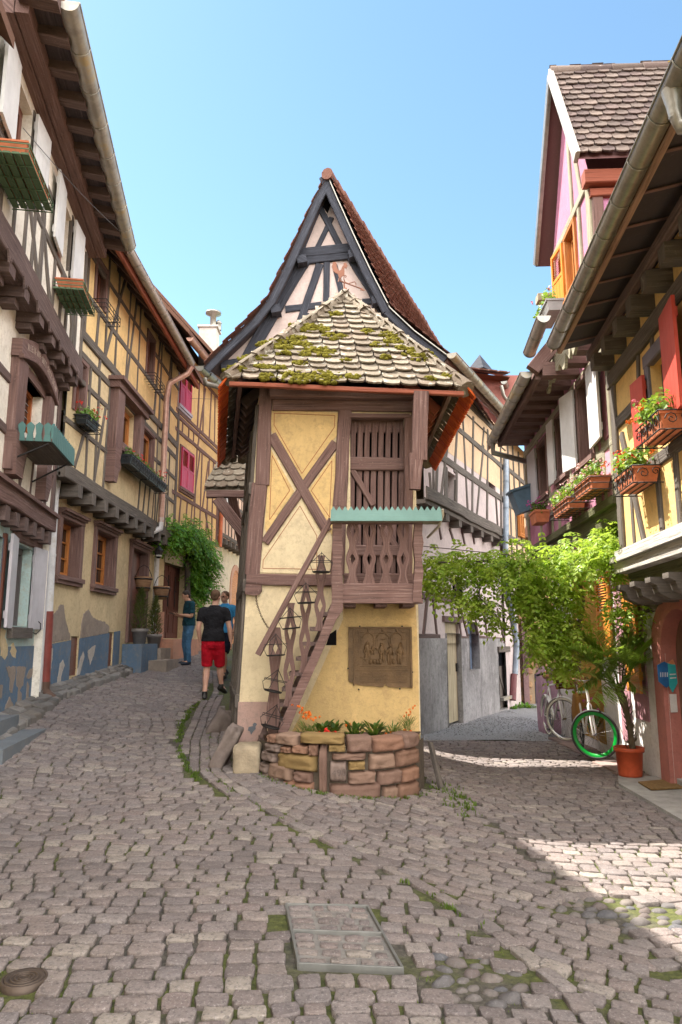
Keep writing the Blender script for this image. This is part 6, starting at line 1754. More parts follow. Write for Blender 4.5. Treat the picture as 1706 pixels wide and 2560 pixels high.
q.add([GF.pt(-1.8, -.2), GF.pt(-1.8, 7), GF.pt(-1.8, 7) + EX, GF.pt(-1.8, -.2) + EX], [(0, 1, 2, 3)]); q.build('lower_wall', M_GPL, hc)
q = MB()
for P in (Lp, Rp):
    for a, b in zip(P, P[1:]): q.add([GF.pt(*a, VO) - Vector((0, 0, .05)), GF.pt(*b, VO) - Vector((0, 0, .05)), GF.pt(*b, VO) + EX - Vector((0, 0, .05)), GF.pt(*a, VO) + EX - Vector((0, 0, .05))], [(0, 1, 2, 3)])
q.build('roof_boards', M_SOFT, hc)
q = MB()
for a, b in ((Rp[4], Rp[0]), (Rp[6], Rp[4])): tiles(q, GF.pt(*a, VO), GF.pt(*a, VO) + EX, GF.pt(*b, VO), GF.pt(*b, VO) + EX, .19, .165, .018, 1)
for a, b in ((Lp[4], Lp[0]), (Lp[8], Lp[4])): tiles(q, GF.pt(*a, VO) + EX * .2, GF.pt(*a, VO), GF.pt(*b, VO) + EX * .2, GF.pt(*b, VO), .19, .165, .018, 1)
q.add([GF.pt(*Lp[0], VO) + EX * .2, GF.pt(*Lp[4], VO) + EX * .2, GF.pt(*Lp[4], VO) + EX, GF.pt(*Lp[0], VO) + EX], [(0, 1, 2, 3)])
q.add([GF.pt(*Lp[4], VO) + EX * .2, GF.pt(*Lp[8], VO) + EX * .2, GF.pt(*Lp[8], VO) + EX, GF.pt(*Lp[4], VO) + EX], [(0, 1, 2, 3)])
rf = q.build('roof', M_RED, hc)
q = MB(); ridge_stones(q, GF.pt(*Lp[0], VO + .03), GF.pt(*Lp[0], VO) + EX, .11, .38); q.build('ridge_tiles', M_RED, rf)
q = MB()
for P, sg in ((Lp, 1), (Rp, -1)):
    for a, b in zip(P, P[1:]):
        A, B_ = Vector(a), Vector(b); d = (B_ - A).normalized(); nn = Vector((-d.y, d.x)) * sg
        q.fbeam(GF, tuple(A + nn * .09), tuple(B_ + nn * .09 + d * .03), .15, .03, VO - .06, wob=.2, seg=2)
q.build('barge_boards', M_BLUE, hc)
q = MB()
for a, b in zip(Rp, Rp[1:]): q.fbeam(GF, a, b, .025, .012, VO - .02, wob=.1, seg=2)
q.build('zinc_strip', M_ZINCN, hc)
f = MB()
def gb(a, b, w_, t_=.04, o=0, **k): f.fbeam(GF, gh(*a), gh(*b), w_, t_, o, **k)
gb((592, 560), (262, 1125), .24, .06); gb((850, 540), (1125, 990), .24, .06)
gb((690, 190), (560, 520), .14, .04); gb((745, 200), (885, 500), .14, .04)
gb((560, 528), (890, 496), .2, .08); gb((580, 570), (880, 536), .16, .06)
gb((670, 265), (788, 492), .12); gb((738, 325), (652, 505), .1, .03)
gb((711, 575), (707, 830), .13); gb((672, 585), (545, 960), .15); gb((755, 590), (805, 790), .11, .035)
gb((480, 838), (700, 812), .14, .035); gb((850, 802), (975, 792), .13, .035); gb((120, 1158), (270, 1136), .2, .07)
gb((1225, 1060), (1290, 1085), .2, .07); gb((600, 860), (590, 1000), .1, .03)
f.build('timber_frame', M_BLUE, hc)
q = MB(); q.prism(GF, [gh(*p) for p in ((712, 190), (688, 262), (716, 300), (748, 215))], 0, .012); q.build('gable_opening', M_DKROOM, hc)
q = MB()
for p in ((572, 562), (860, 530), (425, 838), (990, 786)):
    s_, z_ = gh(*p, .2); q.box(GF.pt(s_, z_, .12), .19, .3, .16, (Vector((.97, 0, .2)), Vector((0, -1, 0)), Vector((-.2, 0, .97))))
q.build('purlin_ends', M_BLUE, hc)
# small tiled canopy on the front left of it
cz = 4.2; q = MB()
a_, b_ = atY(*E2(255, 1760), 12.4), atY(*E2(790, 1760), 12.4)
c_ = Vector((a_.x + .25, 13.2, a_.z + .95)); d_ = Vector((b_.x, 13.2, a_.z + .95))
tiles(q, a_, Vector((b_.x, b_.y, a_.z)), c_, d_, .2, .16, .02, 1.0)
q.add([a_ - UPZ * .03, Vector((b_.x, b_.y, a_.z - .03)), d_ - UPZ * .03, c_ - UPZ * .03], [(0, 1, 2, 3)])
cn = q.build('porch_roof', M_ROOF1, hc)
q = MB(); q.beam(a_ + Vector((.05, .05, -.08)), Vector((b_.x, b_.y + .05, a_.z - .08)), .13, .08, (0, -1, 0)); q.beam(Vector((b_.x - .25, 12.5, a_.z - .1)), Vector((b_.x - .1, 13.3, a_.z - 1.1)), .16, .1, (0, -1, 0)); q.beam(Vector((b_.x - .5, 12.5, a_.z - .15)), Vector((b_.x + .1, 12.5, a_.z - .9)), .2, .12, (0, -1, 0))
q.build('porch_beam', M_BRWN, hc)
q = MB(); gutter(q, atY(*E2(205, 185), 13.0), atY(*E2(540, 480), 15), .085, .5); g0 = atY(*E2(275, 400), 13.1); g1 = atY(*E2(540, 470), 13.6); downpipe(q, [g0 + Vector((0, 0, .1)), g0, g1], .055); q.build('gutter', M_ZINCN, hc)

# flank along the right-hand lane
CW = Fac((1.4, 13.3), (.5, 1)); ch_ = lambda x, y, o=.25: CW.hit(C2(x, y), o); ce = lambda x, y, o=0: CW.hit(E3(x, y), o)
def wb(Zf, mb, a, b, w_, t_=.025, o=.25): mb.fbeam(CW, CW.hit(Zf(*a), o), CW.hit(Zf(*b), o), w_, t_, o)
wA = (*sorted((ch_(322, 1200)[0], ch_(408, 1300)[0])), ch_(360, 1500)[1], ch_(360, 1200)[1]); wB_ = (*sorted((ch_(712, 1200)[0], ch_(776, 1250)[0])), ch_(740, 1370)[1], ch_(740, 1135)[1])
q = MB(); q.wall(CW, -.2, 6.25, 4.2, 5.4, [wA, wB_], .25, .3, .012); q.build('first_floor_wall', M_LILAC, hc)
q = MB(); q.wall(CW, -.2, 6.25, 5.4, 7.1, [], .25, .3, .012); q.build('attic_wall', M_PEACH, hc)
for W_ in (wA, wB_):
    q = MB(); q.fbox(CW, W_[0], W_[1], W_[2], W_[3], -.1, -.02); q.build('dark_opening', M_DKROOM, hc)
q = MB()
z1_ = (ch_(245, 1060)[1] + ch_(930, 1490)[1]) / 2; z2_ = (ch_(370, 780)[1] + ch_(930, 1195)[1]) / 2
for z, w_ in ((z1_, .16), (z2_, .13), (6.9, .14), (6.2 if abs(z2_ - 6.2) > .3 else 6.6, .02)): q.fbeam(CW, (-.1, z), (6.2, z), w_, .03, .25)
for a, b, w_ in (((160, 1200), (175, 1390), .08), ((235, 1060), (220, 1420), .12), ((345, 830), (265, 1450), .09), ((425, 680), (395, 1200), .1), ((465, 590), (520, 1590), .08), ((570, 680), (560, 1600), .1), ((670, 780), (650, 1000), .07), ((665, 950), (600, 1620), .08), ((705, 800), (700, 1660), .1), ((742, 850), (752, 1000), .07), ((825, 920), (830, 1740), .08), ((780, 1400), (800, 1720), .07), ((320, 1150), (320, 1490), .1), ((415, 1190), (410, 1510), .1)):
    wb(C2, q, a, b, w_)
for s in (.3, 1.0): q.fbeam(CW, (s, 4.4), (s + .05, 6.8), .09, .025, .25)
q.build('upper_timbers', M_GREY, hc)
q = MB(); q.fbeam(CW, (-.1, 4.3), (6.2, 4.3), .24, .05, .23); q.fbox(CW, -.1, 6.2, 4.1, 4.18, 0, .23)
for i in range(7): s = .4 + i * .85; q.beam(CW.pt(s, 4.1, -.05), CW.pt(s, 4.1, .22), .2, .1, UPZ, back=.14, seg=2)
q.build('jetty_beam', M_GREY, hc)
zk = ce(120, 1410)[1]
D_ = (*sorted((ce(312, 1700)[0], ce(462, 1700)[0])), -.1, ce(380, 1245)[1]); Nn = (*sorted((ce(545, 1500)[0], ce(650, 1500)[0])), ce(600, 1740)[1], ce(580, 1240)[1]); D2_ = (*sorted((ce(858, 1800)[0], ce(968, 1800)[0])), -.1, ce(910, 1555)[1])
q = MB(); q.wall(CW, -.2, 6.25, zk, 4.2, [(D_[0], D_[1], zk - .1, D_[3]), (Nn[0], Nn[1], zk - .1, Nn[3])], 0, .2, .02); q.build('ground_floor_wall', M_LILAC, hc)
M_STUC = plaster('grey_stained_render', (.32, .31, .31), (.13, .125, .13), 1.0, .95, 1.0, .45)
q = MB(); q.wall(CW, -.2, 6.25, -.3, zk, [D_[:3] + (zk + .1,), (Nn[0], Nn[1], Nn[2], zk + .1), D2_], .035, .25, .03); q.build('render_plinth', M_STUC, hc)
q = MB(); q.fbox(CW, Nn[0], Nn[1], Nn[2], Nn[3], -.2, -.14); q.build('blue_niche', plaster('blue_grey_niche', (.16, .22, .31), (.12, .16, .22), .5), hc)
q = MB()
for i in range(3): q.fbox(CW, lerp(D_[0], D_[1], i / 3) + .004, lerp(D_[0], D_[1], (i + 1) / 3) - .004, .9, D_[3], -.1, -.06)
for i in range(3): q.fbox(CW, lerp(D_[0], D_[1], i / 3) + .004, lerp(D_[0], D_[1], (i + 1) / 3) - .004, -.05, .9, -.1, -.062)
dd = q.build('door', wood('pale_bleached_door', (.40, .34, .23), (.58, .52, .38), .4, specks=.05), hc)
q = MB()
for z in (.35, D_[3] - .4): q.fbox(CW, D_[0] + .02, D_[0] + .3, z, z + .04, -.06, -.05)
q.fbox(CW, D_[1] - .1, D_[1] - .02, .95, 1.12, -.06, -.03); q.build('hinge', M_IRON, dd)
q = MB(); q.fbox(CW, D_[0] - .15, D_[1] + .1, D_[3], D_[3] + .12, -.1, .06)
for a, b, w_ in (((130, 840), (75, 1380), .1), ((160, 840), (215, 1390), .08), ((350, 900), (390, 1210), .08), ((430, 1040), (470, 1390), .08), ((380, 760), (540, 1390), .09), ((610, 1150), (655, 1400), .08), ((700, 1060), (745, 1390), .08), ((850, 1100), (925, 1430), .07), ((900, 1060), (975, 1430), .07), ((60, 960), (480, 1012), .14), ((15, 1412), (245, 1412), .16), ((460, 1420), (545, 1425), .14), ((650, 1420), (1040, 1450), .16), ((240, 250), (262, 370), .08), ((350, 260), (400, 420), .08), ((480, 280), (510, 430), .08), ((595, 330), (610, 420), .07)):
    wb(E3, q, a, b, w_, .03, 0)
q.build('lower_timbers', M_DARK, hc)
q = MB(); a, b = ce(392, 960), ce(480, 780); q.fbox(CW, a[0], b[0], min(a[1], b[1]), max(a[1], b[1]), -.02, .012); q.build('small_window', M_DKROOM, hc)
q = MB()
for i in range(3): q.fbox(CW, lerp(D2_[0], D2_[1], i / 3) + .005, lerp(D2_[0], D2_[1], (i + 1) / 3) - .005, -.15, D2_[3], -.12, -.08)
q.fbox(CW, D2_[0] - .05, D2_[1] + .05, D2_[3], D2_[3] + .14, -.1, .08); q.fbeam(CW, (D2_[0] + .02, D2_[3] - .1), (D2_[1] - .05, .15), .07, .03, -.08)
dd = q.build('door', M_GREY, hc)
q = MB(); q.fbox(CW, D2_[0] + .3, D2_[1] - .1, .95, 1.5, -.08, -.072); q.build('pane', M_GLASS, dd)
q = MB(); q.fbox(CW, D2_[0] + .1, D2_[1] + .05, .12, .2, .0, .12); q.build('threshold_bar', M_ZINC, hc)
# eaves, gutter and pipe on that side
q = MB()
for i in range(10): s = .3 + i * .62; q.beam(CW.pt(s, 7.5, .2), CW.pt(s, 6.98, .72), .14, .05, Vector((CW.n.x, CW.n.y, 1)), back=.1, seg=2)
q.build('rafters', M_DARK, hc)
q = MB(); q.fbeam(CW, (.05, 6.88), (4.4, 6.92), .14, .03, .66, wob=.2); q.build('fascia', M_BRWN, hc)
q = MB(); gutter(q, CW.pt(-.05, 6.94, .80), CW.pt(4.6, 6.97, .80), .095, .36); q.build('gutter', M_ZINC, hc)
M_BPIPE = zinc('blue_grey_pipe', (.22, .27, .33), (.3, .34, .38), .5, .2)
q = MB(); P = lambda Zf, x, y, o: CW.pt(*CW.hit(Zf(x, y), o), o)
downpipe(q, [P(C2, 878, 1040, .36), P(C2, 880, 1790, .36), P(E3, 940, 330, .36), P(E3, 950, 830, .2), P(E3, 1000, 1080, .12), P(E3, 1060, 1450, .12), P(E3, 1045, 1790, .12)], .075); q.build('downpipe', M_BPIPE, hc)
q = MB(); downpipe(q, [P(E3, 1030, 1790, .12), P(E3, 1020, 2060, .12)], .085); q.build('downpipe', plain('maroon_pipe', (.15, .05, .055), .6), hc)

# next houses along the curve
hn = empty('orange_house', CW.pt(7.4, 0), 'narrow orange timbered house front beyond the blue drainpipe', 'house')
q = MB(); q.wall(CW, 6.27, 11, 3.3, 7.2, [], .2, .2, .01); q.build('wall', M_PEACH, hn)
q = MB(); q.wall(CW, 6.27, 7.75, -.4, 3.3, [], .05, .2, .02); q.fbox(CW, 7.55, 7.75, -.4, 3.3, -.5, .05); q.build('ground_floor_wall', M_LILAC, hn)
q = MB()
for z in (4.3, 5.2, 6.2): q.fbeam(CW, (6.3, z), (10, z), .14, .03, .2)
for s in (6.7, 7.3, 8.0, 8.7): q.fbeam(CW, (s, 3.4), (s, 7), .1, .03, .2)
q.build('timber_frame', M_GREY, hn); window(hn, CW, 7.45, 8.0, 4.45, 5.15, .3, M_ORNG, .02, .06, 2, 2)
q = MB(); q.add([CW.pt(6.27, 7.0, .9), CW.pt(11, 7.0, .9), CW.pt(11, 9.5, -1.6), CW.pt(6.27, 9.5, -1.6)], [(0, 1, 2, 3)]); q.build('roof', M_REDB, hn)
house_shell(hn, CW, 6.27, 11, 3.3, 7.1, M_PEACH, 4)
SF = Fac((0, 21.2), (1, -.05))
hs = empty('rubble_house', (5.2, 21.2, -.2), 'rubble stone house with a dark blue door at the end of the right lane', 'house')
sh = lambda x, y: SF.hit(G4(x, y), 0)
q = MB(); dS = (*sorted((sh(512, 1200)[0], sh(668, 1200)[0])), -.6, sh(600, 1085)[1])
q.wall(SF, 4.0, 9, -.6, 4.6, [dS], 0, .2, .03); q.build('wall', plaster('sandy_rubble_core', (.42, .31, .20), (.28, .2, .14), .7, .95, 1), hs)
q = MB(); M_RUB = island('sandy_rubble', [(.46, .33, .20), (.38, .27, .17), (.50, .38, .25), (.34, .25, .18), (.44, .30, .22)], .9, .9, 8)
for i in range(16):
    for j in range(22):
        s = 4.9 + i * .21 + (j % 2) * .1; z = -.4 + j * .19
        if dS[0] - .1 < s < dS[1] + .1 and z < dS[3] + .1: continue
        c = SF.pt(s + rnd.uniform(-.03, .03), z, .0); rough_block(q, c, .19 * rnd.uniform(.8, 1.1), .09, .16 * rnd.uniform(.8, 1.1), i * 31 + j, amp=.1) if s < 7 else None
q.build('rubble', M_RUB, hs)
q = MB(); q.fbox(SF, dS[0], dS[1], dS[2], dS[3], -.15, -.1); q.fbox(SF, dS[0], dS[1], dS[3] - .12, dS[3], -.1, -.06); q.build('door', plain('dark_blue_door', (.035, .055, .085), .6), hs)
q = MB(); a = sh(350, 1500)[0]; b = sh(428, 1500)[0]; q.fbox(SF, a, b, -.6, 2.2, 0, .16); q.build('pink_jamb', plaster('pink_jamb_stone', (.30, .19, .19), (.2, .14, .14), .5), hs)
house_shell(hs, SF, 4.0, 9, -.6, 4.6, M_LILAC, 4)
q = MB(); q.add([SF.pt(4, 4.5, .5), SF.pt(9, 4.5, .5), SF.pt(9, 6.5, -2), SF.pt(4, 6.5, -2)], [(0, 1, 2, 3)]); q.build('roof', M_RTILE, hs)
# little red dormers over the gutter
dp = atY(*C2(730, 300), 19.5)
hd2 = empty('red_dormer_roof', dp, 'small red tiled dormer with its own gutter above the right gutter of the gabled house', 'dormer')
DF2 = Fac((dp.x, dp.y), (.5, 1))
a, b, c, d = (atY(*C2(x, y), 19.5) for x, y in ((620, 320), (870, 380), (880, 300), (560, 225)))
q = MB(); tiles(q, Vector((a.x - .4, 18.9, a.z)), Vector((b.x, 18.9, b.z + .05)), Vector((d.x, 20.3, d.z + .25)), Vector((c.x, 20.3, c.z + .25)), .28, .3, .03); q.add([Vector((a.x - .4, 18.9, a.z - .05)), Vector((b.x, 18.9, b.z)), Vector((b.x, 21, b.z)), Vector((a.x - .4, 21, a.z))], [(0, 1, 2, 3)]); q.build('roof', M_RED, hd2)
q = MB(); q.box((dp.x + .05, 20.1, dp.z - .9), 1.9, 1.6, 1.7); q.build('wall', plaster('dark_red_render', (.30, .12, .10), (.2, .09, .08), .4), hd2)
q = MB(); gutter(q, atY(*C2(860, 350), 18.9), atY(*C2(905, 470), 20), .08, .4); downpipe(q, [atY(*C2(835, 390), 18.9), atY(*C2(855, 480), 18.9), atY(*C2(880, 520), 19)], .05); q.build('gutter', M_ZINCN, hd2)
q = MB(); q.lathe([(.0, .55), (.42, 0)], atY(*C2(640, 265), 20), 4, smooth=False); q.build('roof_peak', M_BLUE, hd2)
# weeds by the grey plinth
for lb, pts_, n_ in (('patch of green weeds at the foot of the wall beside the blue drainpipe', ((960, 2130), (1040, 2120), (1100, 2130), (1160, 2140), (1000, 2150)), 70), ('single green weed at the foot of the bleached door', ((480, 2180), (490, 2200)), 20)):
    c0 = ghit(E3(*pts_[0])); e = empty('weed', c0, lb, 'weed'); q = MB()
    for p in pts_:
        c = ghit(E3(*p))
        for _ in range(n_):
            d = Vector((rnd.gauss(0, 1), rnd.gauss(0, 1), rnd.uniform(.4, 1.6))); blade(q, c + Vector((rnd.gauss(0, .12), rnd.gauss(0, .1), 0)), d, rnd.uniform(.12, .3), .045, .5)
    q.build('foliage', M_WIST, e)
db = empty('dry_vine', atY(*G4(400, 650), 20.6), 'tangle of brown dry branches above the pink jamb at the end of the right lane', 'climbing plant')
q = MB(); c = Vector(db.location)
for _ in range(110):
    a = c + Vector((rnd.gauss(0, .25), rnd.gauss(0, .15), rnd.gauss(0, .3))); d = Vector((rnd.gauss(0, 1), rnd.gauss(0, 1), rnd.gauss(0, 1))).normalized()
    q.tube([a, a + d * .15 + Vector((0, 0, .02)), a + d * .3 + Vector((0, 0, -.03))], .008, 4, cap=False)
q.build('twigs', M_DARK, db)
# ------------------------------------------------------------------ yellow house, near right
R1 = Fac((3.7, 8.35), (.1, 1), True)
hr = empty('yellow_house', R1.pt(-1.5, 0), 'warm yellow half timbered house with red shutters and an arched pink door at the right', 'house')
M_WARM = plaster('warm_yellow_plaster', (.74, .50, .20), (.5, .33, .15), .35)
M_WALLW = plaster('bright_white_plaster', (.78, .75, .74), (.55, .5, .48), .3)
M_PINKS = plaster('salmon_pink_stone', (.42, .16, .13), (.30, .13, .11), .4, .9, .6)
M_REDSH = paint('red_shutter_paint', (.50, .07, .05), .5, .15)
SN1 = -6.5
AC = (-.55, 1.45, .58)   # door arch: centre s, springing z, half width
q = MB(); q.wall(R1, SN1, .62, -.1, 2.5, [(AC[0] - AC[2], AC[0] + AC[2], -.05, 2.06)], 0, .0, .006); q.build('ground_floor_wall', M_WALLW, hr)
n = 16
inn = [(AC[0] + AC[2] * math.cos(math.pi * i / n), AC[1] + .48 * math.sin(math.pi * i / n)) for i in range(n + 1)]
out = [(AC[0] + (AC[2] + .30) * math.cos(math.pi * i / n), AC[1] + .1 + .56 * math.sin(math.pi * i / n)) for i in range(n + 1)]
q = MB()
q.prism(R1, [(AC[0] + AC[2] + .30, 0)] + out + [(AC[0] - AC[2] - .30, 0), (AC[0] - AC[2], 0)] + inn[::-1] + [(AC[0] + AC[2], 0)], -.24, .05)
q.build('door_arch', M_PINKS, hr)
q = MB(); q.prism(R1, [(AC[0] + .36 * math.cos(math.pi * i / 12) + .14, 2.06 + .2 * math.sin(math.pi * i / 12)) for i in range(13)], 0, .03); q.prism(R1, [(AC[0] + .04, 2.0), (AC[0] + .24, 2.0), (AC[0] + .2, 2.08), (AC[0] + .08, 2.08)], 0, .035); q.build('half_round_ornament', M_PINKS, hr)
q = MB(); q.prism(R1, [(.1, 2.15), (.62, 1.86), (.66, 2.36), (-.6, 2.4), (-.35, 2.26)], 0, .008); q.build('ochre_patch', M_WARM, hr)
q = MB(); q.fbox(R1, AC[0] - AC[2], AC[0] + AC[2], 0, 2.0, -.24, -.18)
q.fbox(R1, AC[0] + .36, AC[0] + AC[2], 0.03, 1.9, -.18, -.12); q.fbox(R1, AC[0] - .02, AC[0] + .06, .03, 1.95, -.18, -.12)
dr_ = q.build('door', wood('brown_door', (.16, .085, .06), (.26, .15, .11)), hr)
q = MB(); q.fbox(R1, AC[0] + .06, AC[0] + .36, .75, 1.85, -.18, -.165); q.build('pane', M_GLASS, dr_)
q = MB(); q.fbox(R1, AC[0] - .5, AC[0] - .05, .02, .08, -.2, -.05); q.fbox(R1, AC[0] + .25, AC[0] + AC[2], .0, .09, -.2, -.02); q.build('threshold', M_CONC, hr)
# enamel sign on the jamb
sg = empty('door_sign', R1.pt(.02, 1.2, .0), 'blue and turquoise pointed enamel sign with white marks by the arched door', 'sign')
SG = Fac(R1.pt(.0, 0, -.0)[:2], (1, .25))
q = MB(); q.prism(SG, [(-.13, 1.32), (-.04, 1.36), (0, 1.34), (0, 1.09), (-.04, 1.07), (-.13, 1.14)], 0, .012); q.build('blue_panel', plain('enamel_blue', (.03, .14, .36), .35), sg)
q = MB(); q.prism(SG, [(0, 1.34), (.07, 1.38), (.10, 1.32), (.11, 1.12), (.04, 1.02), (0, 1.09)], 0, .014); q.build('turquoise_panel', plain('enamel_turquoise', (.05, .48, .52), .35), sg)
q = MB(); q.prism(SG, [(-.01, 1.345), (.07, 1.385), (.10, 1.325), (.04, 1.33)], .014, .017); q.build('orange_tip', plain('enamel_orange', (.7, .3, .15), .4), sg)
q = MB()
for z in (1.215, 1.175): q.fbeam(SG, (.015, z), (.095, z + .004), .014, .001, .0145, wob=0, seg=1, back=.001)
for k in range(5): q.fbeam(SG, (-.105 + .022 * k, 1.19), (-.10 + .022 * k, 1.24), .006, .001, .0125, wob=0, seg=1, back=.001)
q.build('white_marks', plain('white_enamel', (.8, .8, .8), .4), sg)
pn = MB(); pn.fbox(SG, .0, .09, .80, 1.0, 0, .004); pn.build('paper_notice', plain('paper_white', (.75, .74, .72), .8), label='small white paper notice below the blue sign by the arched door', cat='notice', loc=SG.pt(0, .9))
# jetty
q = MB(); q.fbox(R1, SN1, .04, 2.36, 2.48, .34, .50); q.fbox(R1, SN1, .04, 2.48, 2.54, .34, .55); q.fbox(R1, SN1, .03, 2.54, 2.62, .34, .49); q.build('jetty_moulding', wood('silvered_moulding', (.40, .38, .35), (.6, .58, .54), .5, specks=.1), hr)
q = MB(); q.fbeam(R1, (SN1, 2.28), (.02, 2.28), .14, .05, .28); q.fbox(R1, SN1, .02, 2.3, 2.36, 0, .35); q.build('jetty_beam', wood('mossy_timber', (.10, .10, .05), (.2, .2, .1)), hr)
q = MB()
for i in range(11):
    s = -.08 - i * .53
    EFx = Fac(R1.pt(s, 0, 0)[:2], (R1.n.x, R1.n.y))
    q.prism(EFx, [(-.1, 2.0), (.3, 2.0), (.42, 2.06), (.44, 2.14), (.5, 2.17), (.5, 2.22), (-.1, 2.22)], -.085, .085)
q.build('joist_ends', M_GREY, hr)
q = MB(); q.fbeam(R1, (SN1, 1.98), (.6, 1.98), .1, .03, .0); q.build('lintel_beam', M_DARK, hr)
# upper storey
O = .40
WR = (-1.98, -1.42, 3.58, 4.36)
q = MB(); q.wall(R1, SN1, .03, 2.6, 5.25, [WR, (-4.4, -3.6, 3.58, 4.36)], O, .22, .012); q.build('upper_wall', M_WARM, hr)
f = MB()
f.fbeam(R1, (-.06, 2.62), (-.1, 4.62), .17, .035, O); f.fbeam(R1, (SN1, 4.70), (.02, 4.70), .2, .05, O)
f.fbeam(R1, (-1.1, 4.62), (-.92, 3.36), .08, .025, O); f.fbeam(R1, (-1.56, 4.62), (-1.54, 4.4), .08, .025, O); f.fbeam(R1, (-2.55, 4.6), (-2.55, 2.65), .1, .025, O)
f.fbeam(R1, (-.15, 4.13), (-1.0, 4.13), .15, .025, O); f.fbeam(R1, (SN1, 3.36), (-.15, 3.36), .14, .025, O)
f.fbeam(R1, (-.33, 3.95), (-.86, 2.62), .1, .035, O); f.fbeam(R1, (-1.4, 3.3), (-1.42, 2.64), .1, .025, O); f.fbeam(R1, (-1.92, 3.3), (-1.9, 2.64), .1, .025, O); f.fbeam(R1, (-.5, 3.3), (-.5, 2.65), .08, .02, O); f.fbeam(R1, (-3.2, 3.3), (-3.2, 2.64), .1, .025, O)
f.build('timber_frame', M_GREY, hr)
q = MB(); q.fbeam(R1, (-2.2, 4.43), (-1.3, 4.43), .15, .04, O, wob=.2); q.fbeam(R1, (-1.36, 3.55), (-1.36, 4.36), .1, .04, O, wob=.2); q.fbeam(R1, (-2.04, 3.55), (-2.04, 4.36), .1, .04, O, wob=.2); q.build('window_frame', plain('grey_violet_frame', (.13, .115, .135), .7), hr)
wn = window(hr, R1, *WR, O, M_DARK, .12, .06, 2, 1)
shutter(hr, R1, -1.40, 3.58, 4.27, .32, R(5), O + .06, M_REDSH, 1); shutter(hr, R1, -2.0, 3.58, 4.6, .5, R(6), O + .06, M_REDSH, -1)
window(hr, R1, -4.4, -3.6, 3.58, 4.36, O, M_DARK, .12, .06, 2, 1)
q = MB()
for s in (.0 - .12, -.62, -1.12, -1.62, -2.12, -2.62, -3.12, -3.62, -4.12, -4.62): q.beam(R1.pt(s, 4.93, .3), R1.pt(s, 4.93, .64), .17, .09, UPZ, back=.09, seg=2)
q.build('beam_ends', M_GREY, hr)
q = MB(); q.fbeam(R1, (SN1, 5.06), (.05, 5.06), .12, .04, .62); q.build('eave_plate', M_DARK, hr)
q = MB(); q.add([R1.pt(SN1, 5.16, 1.0), R1.pt(.08, 5.16, 1.0), R1.pt(.08, 5.3, .3), R1.pt(SN1, 5.3, .3)], [(0, 1, 2, 3)]); q.build('soffit', M_SOFT, hr)
q = MB()
for i in range(12): s = -.2 - i * .5; q.beam(R1.pt(s, 5.27, .35), R1.pt(s, 5.14, 1.0), .035, .012, UPZ * -1, back=.0, seg=1)
q.build('soffit_battens', plain('rosy_batten', (.18, .10, .09), .8), hr)
q = MB(); q.fbeam(R1, (SN1, 5.17), (.06, 5.17), .10, .025, .985, wob=.1); q.build('fascia', wood('rosy_fascia', (.30, .19, .14), (.42, .28, .2), .4, specks=.05), hr)
q = MB(); gutter(q, R1.pt(SN1, 5.17, 1.10), R1.pt(-.22, 5.15, 1.10), .085, .46); q.build('gutter', M_ZINCN, hr)
q = MB(); P = R1.pt
q.lathe([(.085, .0), (.06, -.12), (.05, -.2)], P(-4.35, 5.12, 1.10), 12); downpipe(q, [P(-4.35, 4.95, 1.1), P(-4.35, 4.86, 1.08), P(-4.6, 4.62, .7)], .055); q.build('downpipe', M_ZINCN, hr)
roof_slab(hr, R1, SN1, .1, 1.08, 5.26, 4.2, 4.2, M_RTILE); house_shell(hr, R1, SN1, .6, -.2, 5.3, M_WARM, 5.5, .0)
# near part of the flank beyond the upper corner
flower_box('terracotta trough of orange geraniums in a scrolled iron rack under the red shutters', R1, -1.5, -.85, 3.13, O, .26, .17, M_TERRA, M_GER, 420, ((M_FLR, 8), (M_FLO, 10)), 'scroll', .18, spill=.05)
flower_box('flower rack at the right picture edge with lush pale leaves and orange geraniums', R1, -2.35, -1.75, 3.42, O, .26, .17, M_TERRA, M_GER, 420, ((M_FLO, 9), (M_FLP, 4)), 'scroll', .2, spill=.06)

# ------------------------------------------------------------------ pink house
R2 = Fac((3.75, 8.9), (.06, 1), True)
hp = empty('pink_house', R2.pt(2, 0), 'pink half timbered house with white shutters and a tall dormer beyond the yellow house', 'house')
M_PINK = plaster('rose_pink_plaster', (.56, .27, .34), (.42, .22, .27), .4)
M_PINKL = plaster('pale_pink_plaster', (.43, .18, .27), (.33, .15, .21), .4)
M_PDORM = plaster('lilac_pink_plaster', (.55, .25, .43), (.42, .2, .32), .3)
S1R = 4.95
q = MB(); q.wall(R2, -.1, S1R, -.2, 3.1, [(.85, 1.15, .3, 2.5)], 0, .1, .02); q.build('ground_floor_wall', M_WALLW, hp)
q = MB(); q.prism(R2, [(2.0, .1), (3.6, .1), (3.7, 1.2), (3.4, 2.6), (2.05, 2.6), (2.15, 1.4)], 0, .012); q.build('ochre_wall_patch', plaster('rough_ochre', (.48, .28, .06), (.32, .18, .05), .6, .95, 1), hp)
q = MB(); q.fbox(R2, .15, .62, .62, 2.5, 0, .02); q.fbox(R2, .8, 1.2, .28, 2.55, -.1, .02); q.build('pink_frame', plaster('mauve_pink', (.42, .22, .26), (.3, .17, .2), .3), hp)
M_OSH = wood('orange_shutter_wood', (.55, .20, .03), (.75, .33, .06), .4, specks=.03, rough=.5, bmp=.2)
shutter(hp, R2, 1.32, 1.36, 2.56, .5, R(4), .03, M_OSH, 1, 't'); shutter(hp, R2, .72, .95, 2.5, .62, R(4), .04, M_OSH, -1)
